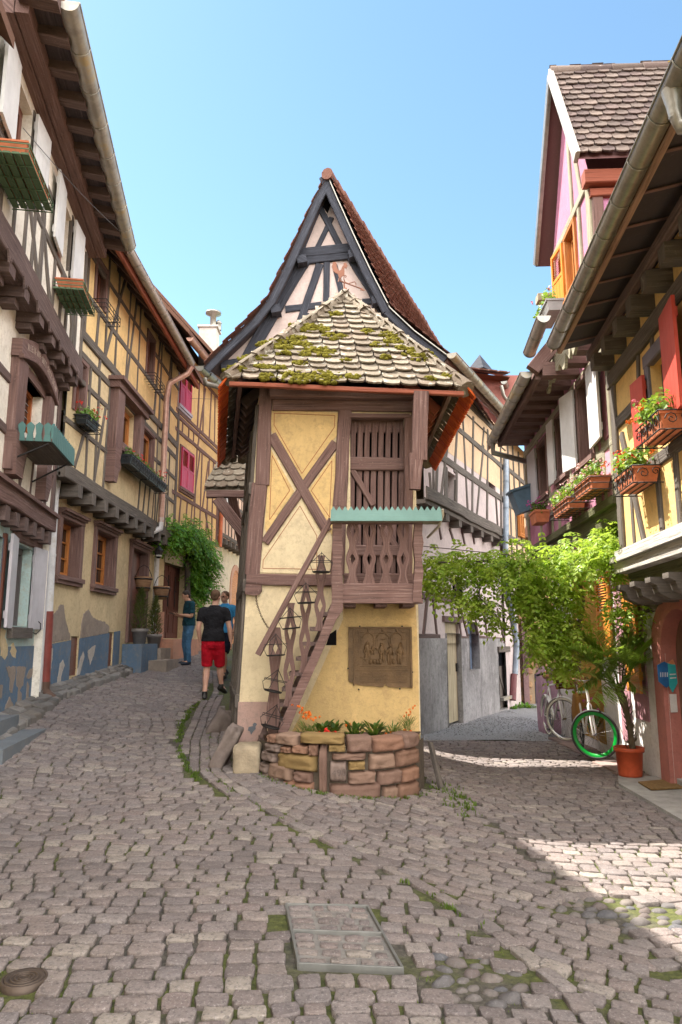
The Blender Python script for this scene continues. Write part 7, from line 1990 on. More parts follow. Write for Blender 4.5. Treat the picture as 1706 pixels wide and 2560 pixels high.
q = MB(); q.fbeam(R2, (-.4, 3.12), (S1R, 3.12), .2, .08, .3); q.fbeam(R2, (-.4, 3.28), (S1R, 3.28), .12, .05, .40); q.fbox(R2, -.4, S1R, 3.2, 3.24, 0, .38); q.build('jetty_beam', MATS['mossy_timber'], hp)
O = .40
V1 = (.33, .95, 4.02, 5.16); V2 = (1.7, 2.24, 4.1, 5.1); V3 = (3.05, 3.62, 4.07, 5.0)
q = MB(); q.wall(R2, -.5, S1R, 3.3, 5.45, [V1, V2, V3], O, .2, .012); q.build('upper_wall', M_PINKL, hp)
q = MB(); 
for (a, b, c, d) in ((-.36, .0, 3.32, 4.0), (1.05, 1.6, 4.0, 5.2), (2.4, 2.95, 4.0, 5.2), (-.3, .2, 4.1, 4.95)): q.prism(R2, [(a, c), (b, c), (b, d), (a, d)], O - .02, O + .012 * 1.2)
q.build('rose_panel', M_PINK, hp)
f = MB()
for s, w_ in ((-.38, .12), (-.05, .12), (.22, .08), (1.05, .09), (1.55, .09), (2.4, .09), (2.9, .09), (3.75, .09), (4.85, .16)): f.fbeam(R2, (s, 3.32), (s, 5.2), w_, .025, O)
f.fbeam(R2, (-.5, 5.22), (S1R, 5.22), .14, .03, O); f.fbeam(R2, (-.45, 4.0), (-.05, 4.0), .13, .03, O); f.fbeam(R2, (-.05, 3.95), (S1R, 3.95), .13, .028, O); f.fbeam(R2, (.3, 3.3), (.5, 3.9), .09, .02, O); f.fbeam(R2, (1.6, 3.9), (1.3, 3.3), .08, .02, O)
f.build('timber_frame', M_PALE, hp)
for W_, c_ in ((V1, 2), (V2, 1), (V3, 1)):
    window(hp, R2, *W_, O, M_BRWN, .12, .07, c_, 2); surround(hp, R2, *W_, O, M_BRWN, .08, .035, False, True)
shutter(hp, R2, .30, 4.08, 5.16, .6, R(4), O + .05, M_SHW, -1); shutter(hp, R2, 1.02, 4.02, 5.16, .4, R(13), O + .05, M_SHW, 1)
shutter(hp, R2, 2.3, 4.08, 5.12, .34, R(3), O + .05, M_SHW, 1); shutter(hp, R2, 3.7, 4.06, 5.02, .6, R(2), O + .05, M_SHL, 1)
q = MB()
for i in range(12):
    s = -.42 + i * .45; q.beam(R2.pt(s, 5.42, .3), R2.pt(s, 5.42, .92 if s > .7 else .7), .2, .1, UPZ, back=.1, seg=2)
q.build('beam_ends', M_BRWN, hp)
q = MB(); pts0 = [(-.5, 5.62), (1.5, 5.62)]; low = []
s = 1.5
while s > -.5: low.append((s, 5.42 - rnd.uniform(0, .2))); s -= .09
q.prism(R2, pts0 + low, .70, .74); q.build('weathered_fascia', M_PALE, hp)
# main roof beyond the dormer
q = MB(); gutter(q, R2.pt(.95, 5.42, 1.12), R2.pt(4.45, 5.36, 1.12), .09, .32); q.build('gutter', M_ZINC, hp)
q = MB(); P = R2.pt; downpipe(q, [P(4.3, 5.36, 1.12), P(4.3, 5.1, 1.12), P(4.55, 4.98, .46)], .055); q.build('downpipe', M_ZINCN, hp)
q = MB(); q.fbeam(R2, (.95, 5.40), (4.5, 5.36), .2, .05, .95); q.build('fascia', M_REDB if False else M_BRWN, hp)
roof_slab(hp, R2, 1.2, S1R + .1, 1.1, 5.46, 3.0, 3.4, M_RTILE, .12, False)
q = MB(); q.beam(R2.pt(.92, 5.42, 1.05), R2.pt(.98, 6.5, .2), .2, .09, R2.D * -1, wob=1.6); q.build('verge_board', M_BRWN, hp)
house_shell(hp, R2, -.1, S1R, -.2, 5.5, M_PINKL, 5)
# tall dormer: gable to the lane, slope towards the camera
dn, df_, de, rs, rz_ = -.18, 1.95, 7.74, .66, 10.05
DR_ = 3.6
q = MB(); dw = (.62, 1.1, 6.62, 7.55)
q.wall(R2, dn, df_, 5.5, de, [dw], O, .15, .01)
q.add([R2.pt(dn, de, O), R2.pt(df_, de, O), R2.pt(rs, rz_ - .15, O)], [(0, 1, 2)])
q.add([R2.pt(df_, 5.5, O), R2.pt(df_, 5.5, O - DR_), R2.pt(df_, de, O - DR_), R2.pt(df_, de, O)], [(0, 1, 2, 3)])
dwall = q.build('dormer_gable', M_PINKL, hp)
NS = Fac(R2.pt(dn, 0, O)[:2], (-R2.n.x, -R2.n.y))   # side of the dormer that faces the camera
NS.n = Vector((-R2.d.x, -R2.d.y)); NS.N = Vector((NS.n.x, NS.n.y, 0))
q = MB(); q.wall(NS, 0, DR_, 4.9, de + .1, [], 0, .1, .012); q.build('dormer_side', M_PDORM, hp)
f = MB()
f.fbeam(NS, (.08, 5.3), (.08, 7.42), .15, .04, 0); f.fbeam(NS, (0, 6.62), (DR_, 6.62), .17, .03, 0); f.fbeam(NS, (1.5, 5.3), (1.5, 7.4), .15, .03, 0)
f.build('dormer_timbers', M_BRWN, hp)
f = MB(); f.fbeam(NS, (-.02, 7.47), (DR_, 7.47), .12, .06, 0, wob=.2); f.fbeam(NS, (-.1, 7.66), (DR_, 7.66), .2, .14, 0, wob=.2); f.build('red_eave_beam', M_REDB, hp)
f = MB()
f.fbeam(R2, (dn + .08, 5.5), (dn + .08, 7.7), .16, .03, O); f.fbeam(R2, (df_ - .08, 5.5), (df_ - .08, 7.7), .14, .03, O); f.fbeam(R2, (dn, 7.7), (df_, 7.7), .13, .03, O); f.fbeam(R2, (dn, 6.5), (df_, 6.5), .12, .03, O); f.fbeam(R2, (.2, 7.75), (rs, 9.6), .1, .03, O); f.fbeam(R2, (rs, 7.75), (rs, 9.5), .1, .03, O); f.fbeam(R2, (.35, 5.5), (.35, 7.6), .1, .03, O); f.fbeam(R2, (1.4, 5.5), (1.5, 7.6), .1, .03, O)
f.fbeam(R2, (dn, 5.6), (df_, 5.6), .16, .04, O)
f.build('dormer_gable_timbers', M_PALE, hp)
window(hp, R2, *dw, O, M_ORNG, .08, .06, 1, 1); surround(hp, R2, *dw, O, M_ORNG, .06, .04, False, True)
shutter(hp, R2, 1.16, 6.58, 7.56, .46, R(7), O + .04, M_OSH, 1, 'louver')
VOO = .62
e0, r0 = R2.pt(-.42, 7.86, VOO), R2.pt(rs, rz_, VOO); eF = R2.pt(2.25, 7.80, VOO)
inw = Vector((-R2.n.x, -R2.n.y, 0)) * 5.0
M_ROOF2 = island('brown_grey_tiles', [(.19, .16, .145), (.24, .205, .185), (.16, .135, .125), (.27, .23, .205), (.21, .17, .16), (.17, .14, .135)], .9, .9, 18, .15)
q = MB(); tiles(q, e0, e0 + inw, r0, r0 + inw, .175, .158, .02, 1.25); tiles(q, eF + inw, eF, r0 + inw, r0, .175, .158, .018, 1)
rr = q.build('dormer_roof', M_ROOF2, hp)
q = MB(); ridge_stones(q, r0 + Vector((0, 0, .02)), r0 + inw, .10, .42); q.build('ridge_tiles', M_ROOF2, rr)
q = MB()
for i in range(60):
    c = r0 + inw * rnd.random() * .9 + Vector((0, -.06, .06)); k_ = rnd.uniform(.015, .04); q.blob(c, k_, k_, k_ * .6, i, .5, 7, 5, 2.5) if noise.noise(c * 1.7) > .05 else None
q.build('moss', plain('orange_lichen', (.30, .20, .03), 1, 0, .5, 20, .8), rr)
q = MB()
for a, b in ((e0, r0), (eF, r0)): q.add([a - UPZ * .03, b - UPZ * .03, b + inw - UPZ * .03, a + inw - UPZ * .03], [(0, 1, 2, 3)])
q.build('dormer_boards', wood('maroon_boards', (.15, .075, .075), (.24, .13, .12)), hp)
q = MB(); q.beam(e0 + Vector((0, 0, .0)), r0, .16, .03, R2.N, wob=.1); q.build('white_barge', plain('whitish_metal_verge', (.34, .33, .30), .5), hp)
q = MB(); q.beam(eF, r0, .16, .03, R2.N, wob=.1); q.build('grey_barge', M_ZINCN, hp)
q = MB(); gutter(q, R2.pt(.25, 5.95, 1.0), R2.pt(1.25, 5.85, 1.0), .09, .5); q.build('gutter', M_ZINCN, hp)
q = MB(); q.beam(R2.pt(1.93, 7.0, O), R2.pt(1.93, 7.0, O + .3), .2, .1, UPZ); q.build('purlin_end', M_PALE, hp)
flower_box('grey box of pink flowers below the orange dormer window against the sky', R2, .55, 1.25, 6.2, .62, .25, .16, plain('grey_zinc_box', (.25, .25, .25), .5), M_GER, 220, ((M_FLP, 7),), None, .14, spill=.05)
flower_box('nearer of the two pale pink geranium racks on the pink house, with terracotta trough', R2, -.35, .45, 3.42, O + .02, .26, .17, M_TERRA, M_GER, 420, ((plain('pale_pink_petals', (.78, .5, .5), .6, 0, .2, 30, 0), 22),), 'bars', .16, group='racks on the pink house', rackm=plain('dark_rail', (.06, .05, .05), .5), spill=.03)
flower_box('farther of the two pale pink geranium racks on the pink house, lower left one', R2, .75, 1.7, 3.38, O + .02, .26, .17, M_TERRA, M_GER, 420, ((MATS['pale_pink_petals'], 16),), 'bars', .15, group='racks on the pink house', rackm=MATS['dark_rail'], spill=.03)
flower_box('single terracotta pot of magenta flowers at the far end of the pink house', R2, 2.75, 3.25, 3.52, O + .05, .26, .2, M_TERRA, M_GERD, 200, ((M_FLM, 16),), None, .15, name='flower_pot', cat='flower pot')
bb = atY(*C2(1045, 1455), 13.2)
q = MB(); q.box(bb + Vector((.05, 0, 0)), .5, .35, .42, (Vector((.9, 0, .3)).normalized(), Vector((0, 1, 0)), Vector((-.3, 0, .9)).normalized())); q.box(bb + Vector((-.02, 0, .22)), .56, .4, .04, (Vector((.9, 0, .3)).normalized(), Vector((0, 1, 0)), Vector((-.3, 0, .9)).normalized()))
q.build('metal_hood', plain('blue_grey_metal', (.10, .16, .22), .5, .2), label='tilted blue grey metal hood fixed high on the far end of the pink house', cat='hood', loc=bb)
q = MB(); a = R2.pt(3.0, 2.95, .42); q.tube([a + Vector((-.2, 0, -.35))] + [a + Vector((-.2 * math.cos(math.pi * i / 10), 0, .2 * math.sin(math.pi * i / 10))) for i in range(11)] + [a + Vector((.2, 0, -.35))], .014, 6)
q.build('iron_hoop', plain('pale_hoop', (.4, .38, .33), .5, .5), label='bent iron hoop standing above the wisteria at the far end of the pink house', cat='hoop', loc=a)
# low mauve wall and pale post at the end of the pink house
q = MB(); rough_block(q, (4.02, 13.9, .45), .62, .5, 1.3, 5, amp=.02); q.build('low_wall', plaster('mauve_wall', (.40, .25, .32), (.26, .17, .2), .6), label='low mauve plastered wall end behind the bicycles', cat='wall', loc=(4.0, 13.9, 0))

# ------------------------------------------------------------------ wisteria over the lane
ws = empty('wisteria', R2.pt(1.6, 0, .1), 'bright green wisteria hanging across the right lane from the pink house to the tower', 'climbing plant')
M_WISL = leafmat('wisteria_leaves', [(.27, .40, .04), (.34, .46, .07), (.17, .31, .025), (.42, .50, .12), (.22, .36, .035)], .52, .4)
q = MB()
def spray(x, y, n, sx, sy, Y0=9.3, sY=.3):
    for _ in range(n):
        px_, py_ = C4(x + rnd.gauss(0, sx), y + rnd.gauss(0, sy)); p = atY(px_, py_, Y0 + rnd.gauss(0, sY))
        pinnate(q, p, Vector((rnd.gauss(-.1, .8), rnd.gauss(-.3, .7), rnd.gauss(-.1, .4))), rnd.uniform(.16, .28), 4, .021, .072, .6)
for x in range(70, 1230, 38):
    top = 110 - 40 * sstep(100, 700, x) - 40 * sstep(900, 1200, x); bot = 300 + 40 * math.sin(x * .02)
    if x > 980: bot = 210
    k = 22 if x < 560 else 26
    spray(x, (top + bot) / 2 + 15, k, 30, (bot - top) * .26, 9.1 - .0003 * (x - 600))
for (x, y, n, sx, sy) in ((340, 380, 26, 26, 30), (380, 450, 26, 20, 30), (430, 430, 22, 40, 22), (480, 510, 14, 24, 18), (530, 540, 8, 14, 12), (180, 345, 14, 18, 22), (65, 330, 6, 6, 20), (270, 390, 12, 14, 22),
                          (640, 380, 50, 34, 50), (700, 430, 44, 36, 60), (760, 480, 52, 40, 70), (830, 520, 44, 44, 70), (900, 480, 44, 40, 80), (950, 450, 28, 34, 70), (740, 620, 42, 30, 40), (800, 640, 44, 36, 40), (870, 620, 46, 34, 40), (750, 700, 36, 22, 26), (850, 690, 36, 26, 26), (870, 760, 24, 18, 30), (860, 810, 16, 14, 22), (930, 640, 26, 24, 40), (1000, 560, 6, 18, 20), (640, 320, 60, 40, 50), (760, 330, 60, 60, 50), (900, 340, 60, 60, 50),
                          (1150, 90, 60, 50, 60), (1200, 140, 40, 20, 50), (1130, 20, 30, 40, 30), (1190, 20, 30, 24, 30)):
    spray(x, y, n, sx, sy)
spray(1195, 265, 12, 20, 20, 8.9, .1); spray(1160, 400, 8, 26, 8, 8.9, .1); spray(1180, 480, 18, 34, 16, 8.8, .12); spray(1280, 480, 16, 26, 16, 8.8, .12); spray(1220, 450, 12, 20, 14, 8.8, .12)
q.build('foliage', M_WISL, ws)
q = MB()
def stem(pts, r0, r1):
    n = len(pts); q.tube([atY(*C4(x, y), Y) for x, y, Y in pts], [lerp(r0, r1, i / (n - 1)) for i in range(n)], 7)
stem([(960, 830, 10.0), (965, 600, 9.8), (990, 420, 9.7), (960, 250, 9.5), (800, 200, 9.3), (500, 190, 9.1), (100, 200, 9.0)], .05, .012)
stem([(960, 300, 9.6), (1050, 180, 9.5), (1200, 120, 9.3)], .03, .01); stem([(700, 200, 9.2), (760, 450, 9.2), (860, 760, 9.2)], .02, .006); stem([(400, 200, 9.1), (390, 400, 9.1), (520, 540, 9.1)], .012, .004); stem([(1150, 520, 8.9), (1160, 600, 8.9)], .004, .003)
q.tube([Vector((.9, 8.6, 2.72)), atY(*C4(600, 160), 9.0), R2.pt(.2, 3.0, .1)], .006, 5)
q.build('trunk', M_GREY, ws)

# ------------------------------------------------------------------ potted palm, mat
pc = gpt(3.44, 8.97, .03)
pm = empty('potted_palm', pc, 'leaning palm in an orange red plastic pot beside the arched door', 'potted plant')
M_ORPOT = plain('orange_red_pot', (.50, .085, .03), .55, 0, .2, 10, .1)
q = MB(); q.lathe([(0, 0), (.13, 0), (.135, .03), (.155, .28), (.175, .285), (.178, .335), (.16, .335), (.155, .30), (0, .30)], pc, 26); q.build('pot', M_ORPOT, pm)
tp = [atY(*C4(x, y), Y) for x, y, Y in ((1283, 1300, 8.97), (1272, 1220, 8.96), (1262, 1140, 8.94), (1245, 1060, 8.92), (1225, 1000, 8.9), (1205, 940, 8.88))]
q = MB(); q.tube(tp, [.04, .034, .033, .036, .05, .04], 10)
for i in range(80):
    f_ = rnd.random(); k = f_ * (len(tp) - 1); a = tp[int(k)].lerp(tp[min(len(tp) - 1, int(k) + 1)], k % 1); an = rnd.random() * 6.28; d = Vector((math.cos(an), math.sin(an), 1.2)).normalized()
    blade(q, a + Vector((math.cos(an), math.sin(an), 0)) * .03, d, .08, .03, 0, nseg=2)
q.build('trunk', wood('palm_trunk', (.13, .10, .06), (.24, .2, .13)), pm)
M_PALM = leafmat('palm_leaves', [(.18, .31, .05), (.26, .40, .08), (.13, .24, .035), (.34, .44, .12)], .5, .35)
q = MB()
def frond(p, tip, sag, n=36, ll=.36, w_=.016):
    p, tip = Vector(p), Vector(tip); pts = []
    for i in range(13):
        t_ = i / 12; pts.append(p.lerp(tip, t_) + Vector((0, 0, sag * math.sin(math.pi * t_))))
    q.tube(pts, [.009 - .006 * i / 12 for i in range(13)], 5)
    for i in range(n):
        t_ = .38 + .62 * i / n; k = t_ * 12; a = pts[int(k)].lerp(pts[min(12, int(k) + 1)], k % 1); d = (pts[min(12, int(k) + 1)] - pts[int(k) if k < 12 else 11]).normalized()
        sv = d.cross(UPZ)
        if sv.length < .1: sv = Vector((1, 0, 0))
        sv.normalize(); L_ = ll * math.sin(math.pi * min(1, .25 + t_ * .7)) ** .6
        for sg in (-1, 1): blade(q, a, sv * sg * .8 + d * .6 + UPZ * rnd.uniform(-.1, .55), L_ * rnd.uniform(.85, 1.1), w_, .15, nseg=3)
c0 = tp[-1]
for (x, y, Y, sag) in ((900, 690, 8.6, .1), (930, 850, 8.5, .12), (990, 620, 8.9, .08), (1060, 600, 8.5, .06), (1150, 600, 9.0, .03), (1200, 580, 8.7, .02), (1260, 590, 8.8, .02), (1320, 640, 8.9, .06), (1385, 670, 8.7, .08), (1360, 770, 8.6, .1), (960, 940, 8.7, .14), (1040, 1010, 8.5, .16), (1110, 720, 8.3, .08), (1180, 700, 8.2, .06), (1290, 850, 8.5, .12), (1050, 780, 8.3, .1), (1130, 1000, 8.45, .15), (1090, 860, 9.2, .1), (1240, 760, 8.4, .08), (1300, 930, 8.7, .12), (980, 760, 8.9, .1), (1250, 650, 9.1, .05)):
    frond(c0 + Vector((rnd.uniform(-.03, .03), rnd.uniform(-.03, .03), rnd.uniform(-.1, .0))), atY(*C4(x, y), Y), sag)
q.build('fronds', M_PALM, pm)
mt = MB(); q4_ = [(3.34, 8.50), (3.30, 8.06), (3.70, 8.16), (3.74, 8.66)]
mt.add([gpt(*p, .037) for p in q4_] + [gpt(*p, .052) for p in q4_], [(0, 1, 5, 4), (1, 2, 6, 5), (2, 3, 7, 6), (3, 0, 4, 7), (4, 5, 6, 7)])
mt.build('doormat', plain('coir_mat', (.24, .145, .055), 1, 0, .35, 40, 1), label='brown coir doormat on the concrete in front of the arched door', cat='doormat', loc=gpt(3.5, 8.3))

# ------------------------------------------------------------------ bicycles
M_WHT = plain('white_enamel_frame', (.70, .69, .67), .35, 0, .08, 4, 0); M_RUBB = plain('black_rubber', (.025, .025, .025), .7, 0, .2, 20, .2); M_CRTYR = plain('cream_tyre', (.62, .58, .48), .7, 0, .1, 10, .1)
M_CHROM = plain('bicycle_chrome', (.45, .45, .46), .25, .9, .1, 5, 0); M_GRNRIM = plain('bright_green_rim', (.0, .30, .035), .35, 0, .08, 4, 0); M_TAN = plain('tan_leather', (.42, .20, .08), .5); M_BLK = plain('black_metal', (.02, .02, .022), .4)
M_WICK = island('wicker', [(.42, .28, .12), (.5, .35, .16), (.36, .23, .10)], .8, .6)
def bicycle(lb, front, rear, wr_, steer, tyre, rim, frame_m, deep, basket, saddle_m, lean=.08, grp='bicycles along the pink house'):
    front, rear = Vector(front), Vector(rear); X = (front - rear); X.z = 0; X.normalize(); Yv = UPZ.cross(X)
    Zv = (UPZ + Yv * lean).normalized(); Yv = Zv.cross(X).normalized()
    base = Vector((rear.x, rear.y, rear.z)); wb_ = (Vector((front.x, front.y, 0)) - Vector((rear.x, rear.y, 0))).length; slope = (front.z - rear.z) / wb_
    def P(x, y, z): return base + X * x + Yv * y + Zv * z + UPZ * slope * x
    e = empty('bicycle', base, lb, 'bicycle', grp)
    def wheel(c, ax_, tm, rm, deep_):
        ax_ = ax_.normalized(); u = ax_.cross(Zv).normalized(); v = u.cross(ax_)
        A_ = (u, v, ax_)
        e_ = MB(); tr_ = .02
        e_.tube([c + (u * math.cos(a) + v * math.sin(a)) * (wr_ - tr_) for a in [2 * math.pi * k / 40 for k in range(40)]], tr_, 8, closed=True)
        # each wheel: rim mesh carries tyre, spokes, hub
        q = MB(); dr_ = .045 if deep_ else .016
        q.lathe([(wr_ - .032, -.012), (wr_ - .032 - dr_, -.008), (wr_ - .032 - dr_, .008), (wr_ - .032, .012), (wr_ - .032, -.012)], c, 40, A_)
        w_ = q.build('wheel', rm, e); e_.build('tyre', tm, w_)
        q = MB(); q.tube([c - ax_ * .045, c + ax_ * .045], .018, 10)
        for k in range(28):
            a = 2 * math.pi * k / 28; b = a + (.5 if k % 2 else -.5); sd_ = .03 if (k // 2) % 2 else -.03
            q.tube([c + (u * math.cos(b) + v * math.sin(b)) * .02 + ax_ * sd_, c + (u * math.cos(a) + v * math.sin(a)) * (wr_ - .04)], .0016, 3, cap=False)
        q.build('spokes', M_CHROM, w_)
    cR = P(0, 0, wr_); cF = P(wb_, 0, wr_)
    st_ = Matrix.Rotation(steer, 3, Zv)
    axF = st_ @ Yv; fwd = st_ @ X
    wheel(cR, Yv, tyre if not deep else M_RUBB, M_CHROM if deep else rim, False); wheel(cF, axF, tyre, rim, deep)
    hd = P(wb_ - .18, 0, wr_ * 2 + .26); hl = P(wb_ - .13, 0, wr_ * 2 + .09); bb_ = P(.44, 0, wr_ - .05); sT = P(.26, 0, wr_ * 2 + .18)
    q = MB()
    q.tube([hl, hd], .019, 8); q.tube([hl + (hd - hl) * .2, bb_], .017, 8); q.tube([hd - (hd - hl) * .2, sT], .016, 8); q.tube([bb_, sT], .016, 8)
    for sg in (-1, 1): q.tube([bb_ + Yv * .03 * sg, cR + Yv * .055 * sg], .010, 6); q.tube([sT + Yv * .02 * sg - (sT - bb_) * .1, cR + Yv * .055 * sg], .009, 6)
    q.build('frame', frame_m, e)
    q = MB(); crown = hl - Zv * .02
    for sg in (-1, 1): q.tube([crown, crown + axF * .05 * sg - Zv * .03, cF + axF * .055 * sg + Zv * .12 + fwd * -.01, cF + axF * .055 * sg], [.016, .017, .014, .010], 8)
    q.build('fork', frame_m, e)
    q = MB(); top = hd + Zv * .1 - fwd * .02; q.tube([hd, top], .013, 8)
    q.tube([top + axF * .29 - fwd * .16 + Zv * .02, top + axF * .24 - fwd * .04 + Zv * .05, top + axF * .1 + fwd * .04 + Zv * .02, top - axF * .1 + fwd * .04 + Zv * .02, top - axF * .24 - fwd * .04 + Zv * .05, top - axF * .29 - fwd * .16 + Zv * .02], .011, 8); hb = q.build('handlebar', M_CHROM, e)
    q = MB()
    for sg in (-1, 1): q.tube([top + axF * .245 * sg - fwd * .05 + Zv * .05, top + axF * .295 * sg - fwd * .18 + Zv * .018], .017, 8)
    q.build('grip', M_TAN if deep else M_BLK, hb)
    q = MB(); sc_ = sT + Zv * .14 - X * .02; q.tube([sT, sc_], .013, 8)
    q.build('seat_post', M_CHROM, e)
    q = MB(); q.tube([sc_ - X * .13 + Zv * .03, sc_ - X * .08 + Zv * .035, sc_ + Zv * .03, sc_ + X * .08 + Zv * .03, sc_ + X * .14 + Zv * .025], [.04, .075, .06, .028, .018], 12); q.build('saddle', saddle_m, e)
    q = MB(); q.lathe([(.09, -.004), (.09, .004), (.075, .004), (.075, -.004), (.09, -.004)], bb_ - Yv * .05, 24, (X, Zv, Yv)); q.tube([bb_ - Yv * .07, bb_ - Yv * .07 + (X * .5 - Zv * .85) * .17], .009, 6); q.tube([bb_ + Yv * .07, bb_ + Yv * .07 - (X * .5 - Zv * .85) * .17], .009, 6)
    q.tube([bb_ - Yv * .05 + Zv * .09, cR - Yv * .05 + Zv * .035], .005, 5); q.tube([bb_ - Yv * .05 - Zv * .09, cR - Yv * .05 - Zv * .035], .005, 5); cs = q.build('crankset', M_BLK, e)
    q = MB()
    for sg in (-1, 1):
        c = bb_ - Yv * .11 * sg + (X * .5 - Zv * .85) * .17 * sg; q.box(c, .09, .08, .025, (X, Yv, Zv))
    q.build('pedal', M_BLK, cs)
    def guard(c, u, v, a0, a1, ax_):
        g_ = MB(); vs = []; n_ = 16; rr_ = wr_ + .025
        for k in range(n_ + 1):
            a = lerp(a0, a1, k / n_)
            for w_, r_ in ((-.03, rr_ - .012), (0, rr_), (.03, rr_ - .012)): vs.append(c + (u * math.cos(a) + v * math.sin(a)) * r_ + ax_ * w_)
        g_.add(vs, [(3 * k + j, 3 * k + j + 1, 3 * k + j + 4, 3 * k + j + 3) for k in range(n_) for j in (0, 1)], smooth=True); g_.build('mudguard', frame_m, e)
    if not deep: guard(cR, X, Zv, R(20), R(190), Yv); guard(cF, fwd, Zv, R(40), R(170), axF)
    if basket:
        q = MB(); c = top + fwd * .2 - Zv * .08
        for k in range(7):
            z = -.12 + k * .042; s_ = .8 + .2 * k / 6
            a = [c + fwd * (.13 * s_) + axF * (.18 * s_) + Zv * z, c + fwd * (.13 * s_) - axF * (.18 * s_) + Zv * z, c - fwd * (.13 * s_) - axF * (.18 * s_) + Zv * z, c - fwd * (.13 * s_) + axF * (.18 * s_) + Zv * z]
            q.tube(a, .021, 6, closed=True)
        q.add([c + fwd * .1 + axF * .15 - Zv * .12, c + fwd * .1 - axF * .15 - Zv * .12, c - fwd * .1 - axF * .15 - Zv * .12, c - fwd * .1 + axF * .15 - Zv * .12], [(0, 1, 2, 3)])
        q.build('basket', M_WICK, e); return c
    return None
bicycle('white bicycle with a bright green deep front rim turned towards the camera', gpt(3.5, 10.25, .03), gpt(3.6, 11.28, .03), .335, R(58), M_RUBB, M_GRNRIM, M_WHT, True, False, M_TAN, -.06)
bc_ = bicycle('white city bicycle with cream tyres, spoked front wheel and a straw basket of flowers', gpt(3.72, 12.36, .03), gpt(3.74, 13.42), .345, R(40), M_CRTYR, M_CHROM, M_WHT, False, True, M_TAN, -.05)
fb = empty('basket_flowers', bc_, 'pink flowers and leaves filling the straw basket of the white city bicycle', 'flowers')
q = MB(); leafcloud(q, bc_ + Vector((0, 0, .18)), .2, .16, .12, 160, .03); q.build('foliage', M_GERD, fb)
q = MB()
for _ in range(14): flower(q, bc_ + Vector((rnd.gauss(0, .1), rnd.gauss(0, .08), .25 + rnd.gauss(0, .04))), .03)
q.build('blossom', M_FLP, fb)
sk = MB(); c = R2.pt(2.2, .62, .2); rough_block(sk, c, .4, .3, .45, 3, amp=.09); sk.build('straw_bag', M_WICK, label='large straw coloured bag between the two bicycles by the ochre wall', cat='bag', loc=c)
pf = empty('magenta_flowers', R2.pt(1.9, .4, .2), 'clump of magenta flowers behind the green wheeled bicycle', 'flowers')
q = MB(); leafcloud(q, R2.pt(1.9, .5, .22), .15, .15, .2, 120, .03); q.build('foliage', M_GERD, pf); q = MB()
for _ in range(12): flower(q, R2.pt(1.9, .6, .25) + Vector((rnd.gauss(0, .08), rnd.gauss(0, .08), rnd.gauss(0, .08))), .028)
q.build('blossom', M_FLM, pf)
# ------------------------------------------------------------------ people
def skinm(name, col):
    if name in MATS: return MATS[name]
    m, t, b = _new(name); p = noi(t, coords(t), 9, 4, .6)
    t.links.new(ramp(t, p, [(.3, sc(col, .85)), (.7, sc(col, 1.1))]), b.inputs['Base Color']); b.inputs['Roughness'].default_value = .55
    b.inputs['Subsurface Weight'].default_value = .08; b.inputs['Subsurface Radius'].default_value = (.02, .008, .004)
    MATS[name] = m; return m
def cloth(name, col):
    if name in MATS: return MATS[name]
    m, t, b = _new(name); p = noi(t, coords(t), 7, 5, .65)
    t.links.new(ramp(t, p, [(.3, sc(col, .7)), (.55, col), (.75, sc(col, 1.3))]), b.inputs['Base Color']); b.inputs['Roughness'].default_value = .9; b.inputs['Specular IOR Level'].default_value = .15
    bump(t, b, noi(t, coords(t), 11, 3, .5), .8, .06); MATS[name] = m; return m
def loft(mb, rings, seg=16):
    """rings: (centre, x axis * rx, y axis * ry)"""
    vs = []; n = len(rings)
    for c, ux, uy in rings:
        for k in range(seg):
            a = 2 * math.pi * k / seg; vs.append(c + ux * math.cos(a) + uy * math.sin(a))
    fs = [(i * seg + k, i * seg + (k + 1) % seg, (i + 1) * seg + (k + 1) % seg, (i + 1) * seg + k) for i in range(n - 1) for k in range(seg)]
    fs += [tuple(range(seg - 1, -1, -1)), tuple((n - 1) * seg + k for k in range(seg))]
    mb.add(vs, fs, smooth=True)
def limb(mb, pts, rs, sub=4, seg=12):
    """smooth tapering limb through joints"""
    P_ = [Vector(p) for p in pts]; out = []; rr = []
    for i in range(len(P_) - 1):
        p0 = P_[max(i - 1, 0)]; p1 = P_[i]; p2 = P_[i + 1]; p3 = P_[min(i + 2, len(P_) - 1)]
        for k in range(sub):
            t_ = k / sub; t2, t3 = t_ * t_, t_ ** 3
            out.append(.5 * ((2 * p1) + (p2 - p0) * t_ + (2 * p0 - 5 * p1 + 4 * p2 - p3) * t2 + (3 * p1 - p0 - 3 * p2 + p3) * t3)); rr.append(lerp(rs[i], rs[i + 1], t_ * t_ * (3 - 2 * t_)))
    out.append(P_[-1]); rr.append(rs[-1]); mb.tube(out, rr, seg)
def fuse(o, vox, it=4, fac=.5):
    m = o.modifiers.new('fuse', 'REMESH'); m.mode = 'VOXEL'; m.voxel_size = vox; m.use_smooth_shade = True
    s_ = o.modifiers.new('soften', 'SMOOTH'); s_.iterations = it; s_.factor = fac
    return o
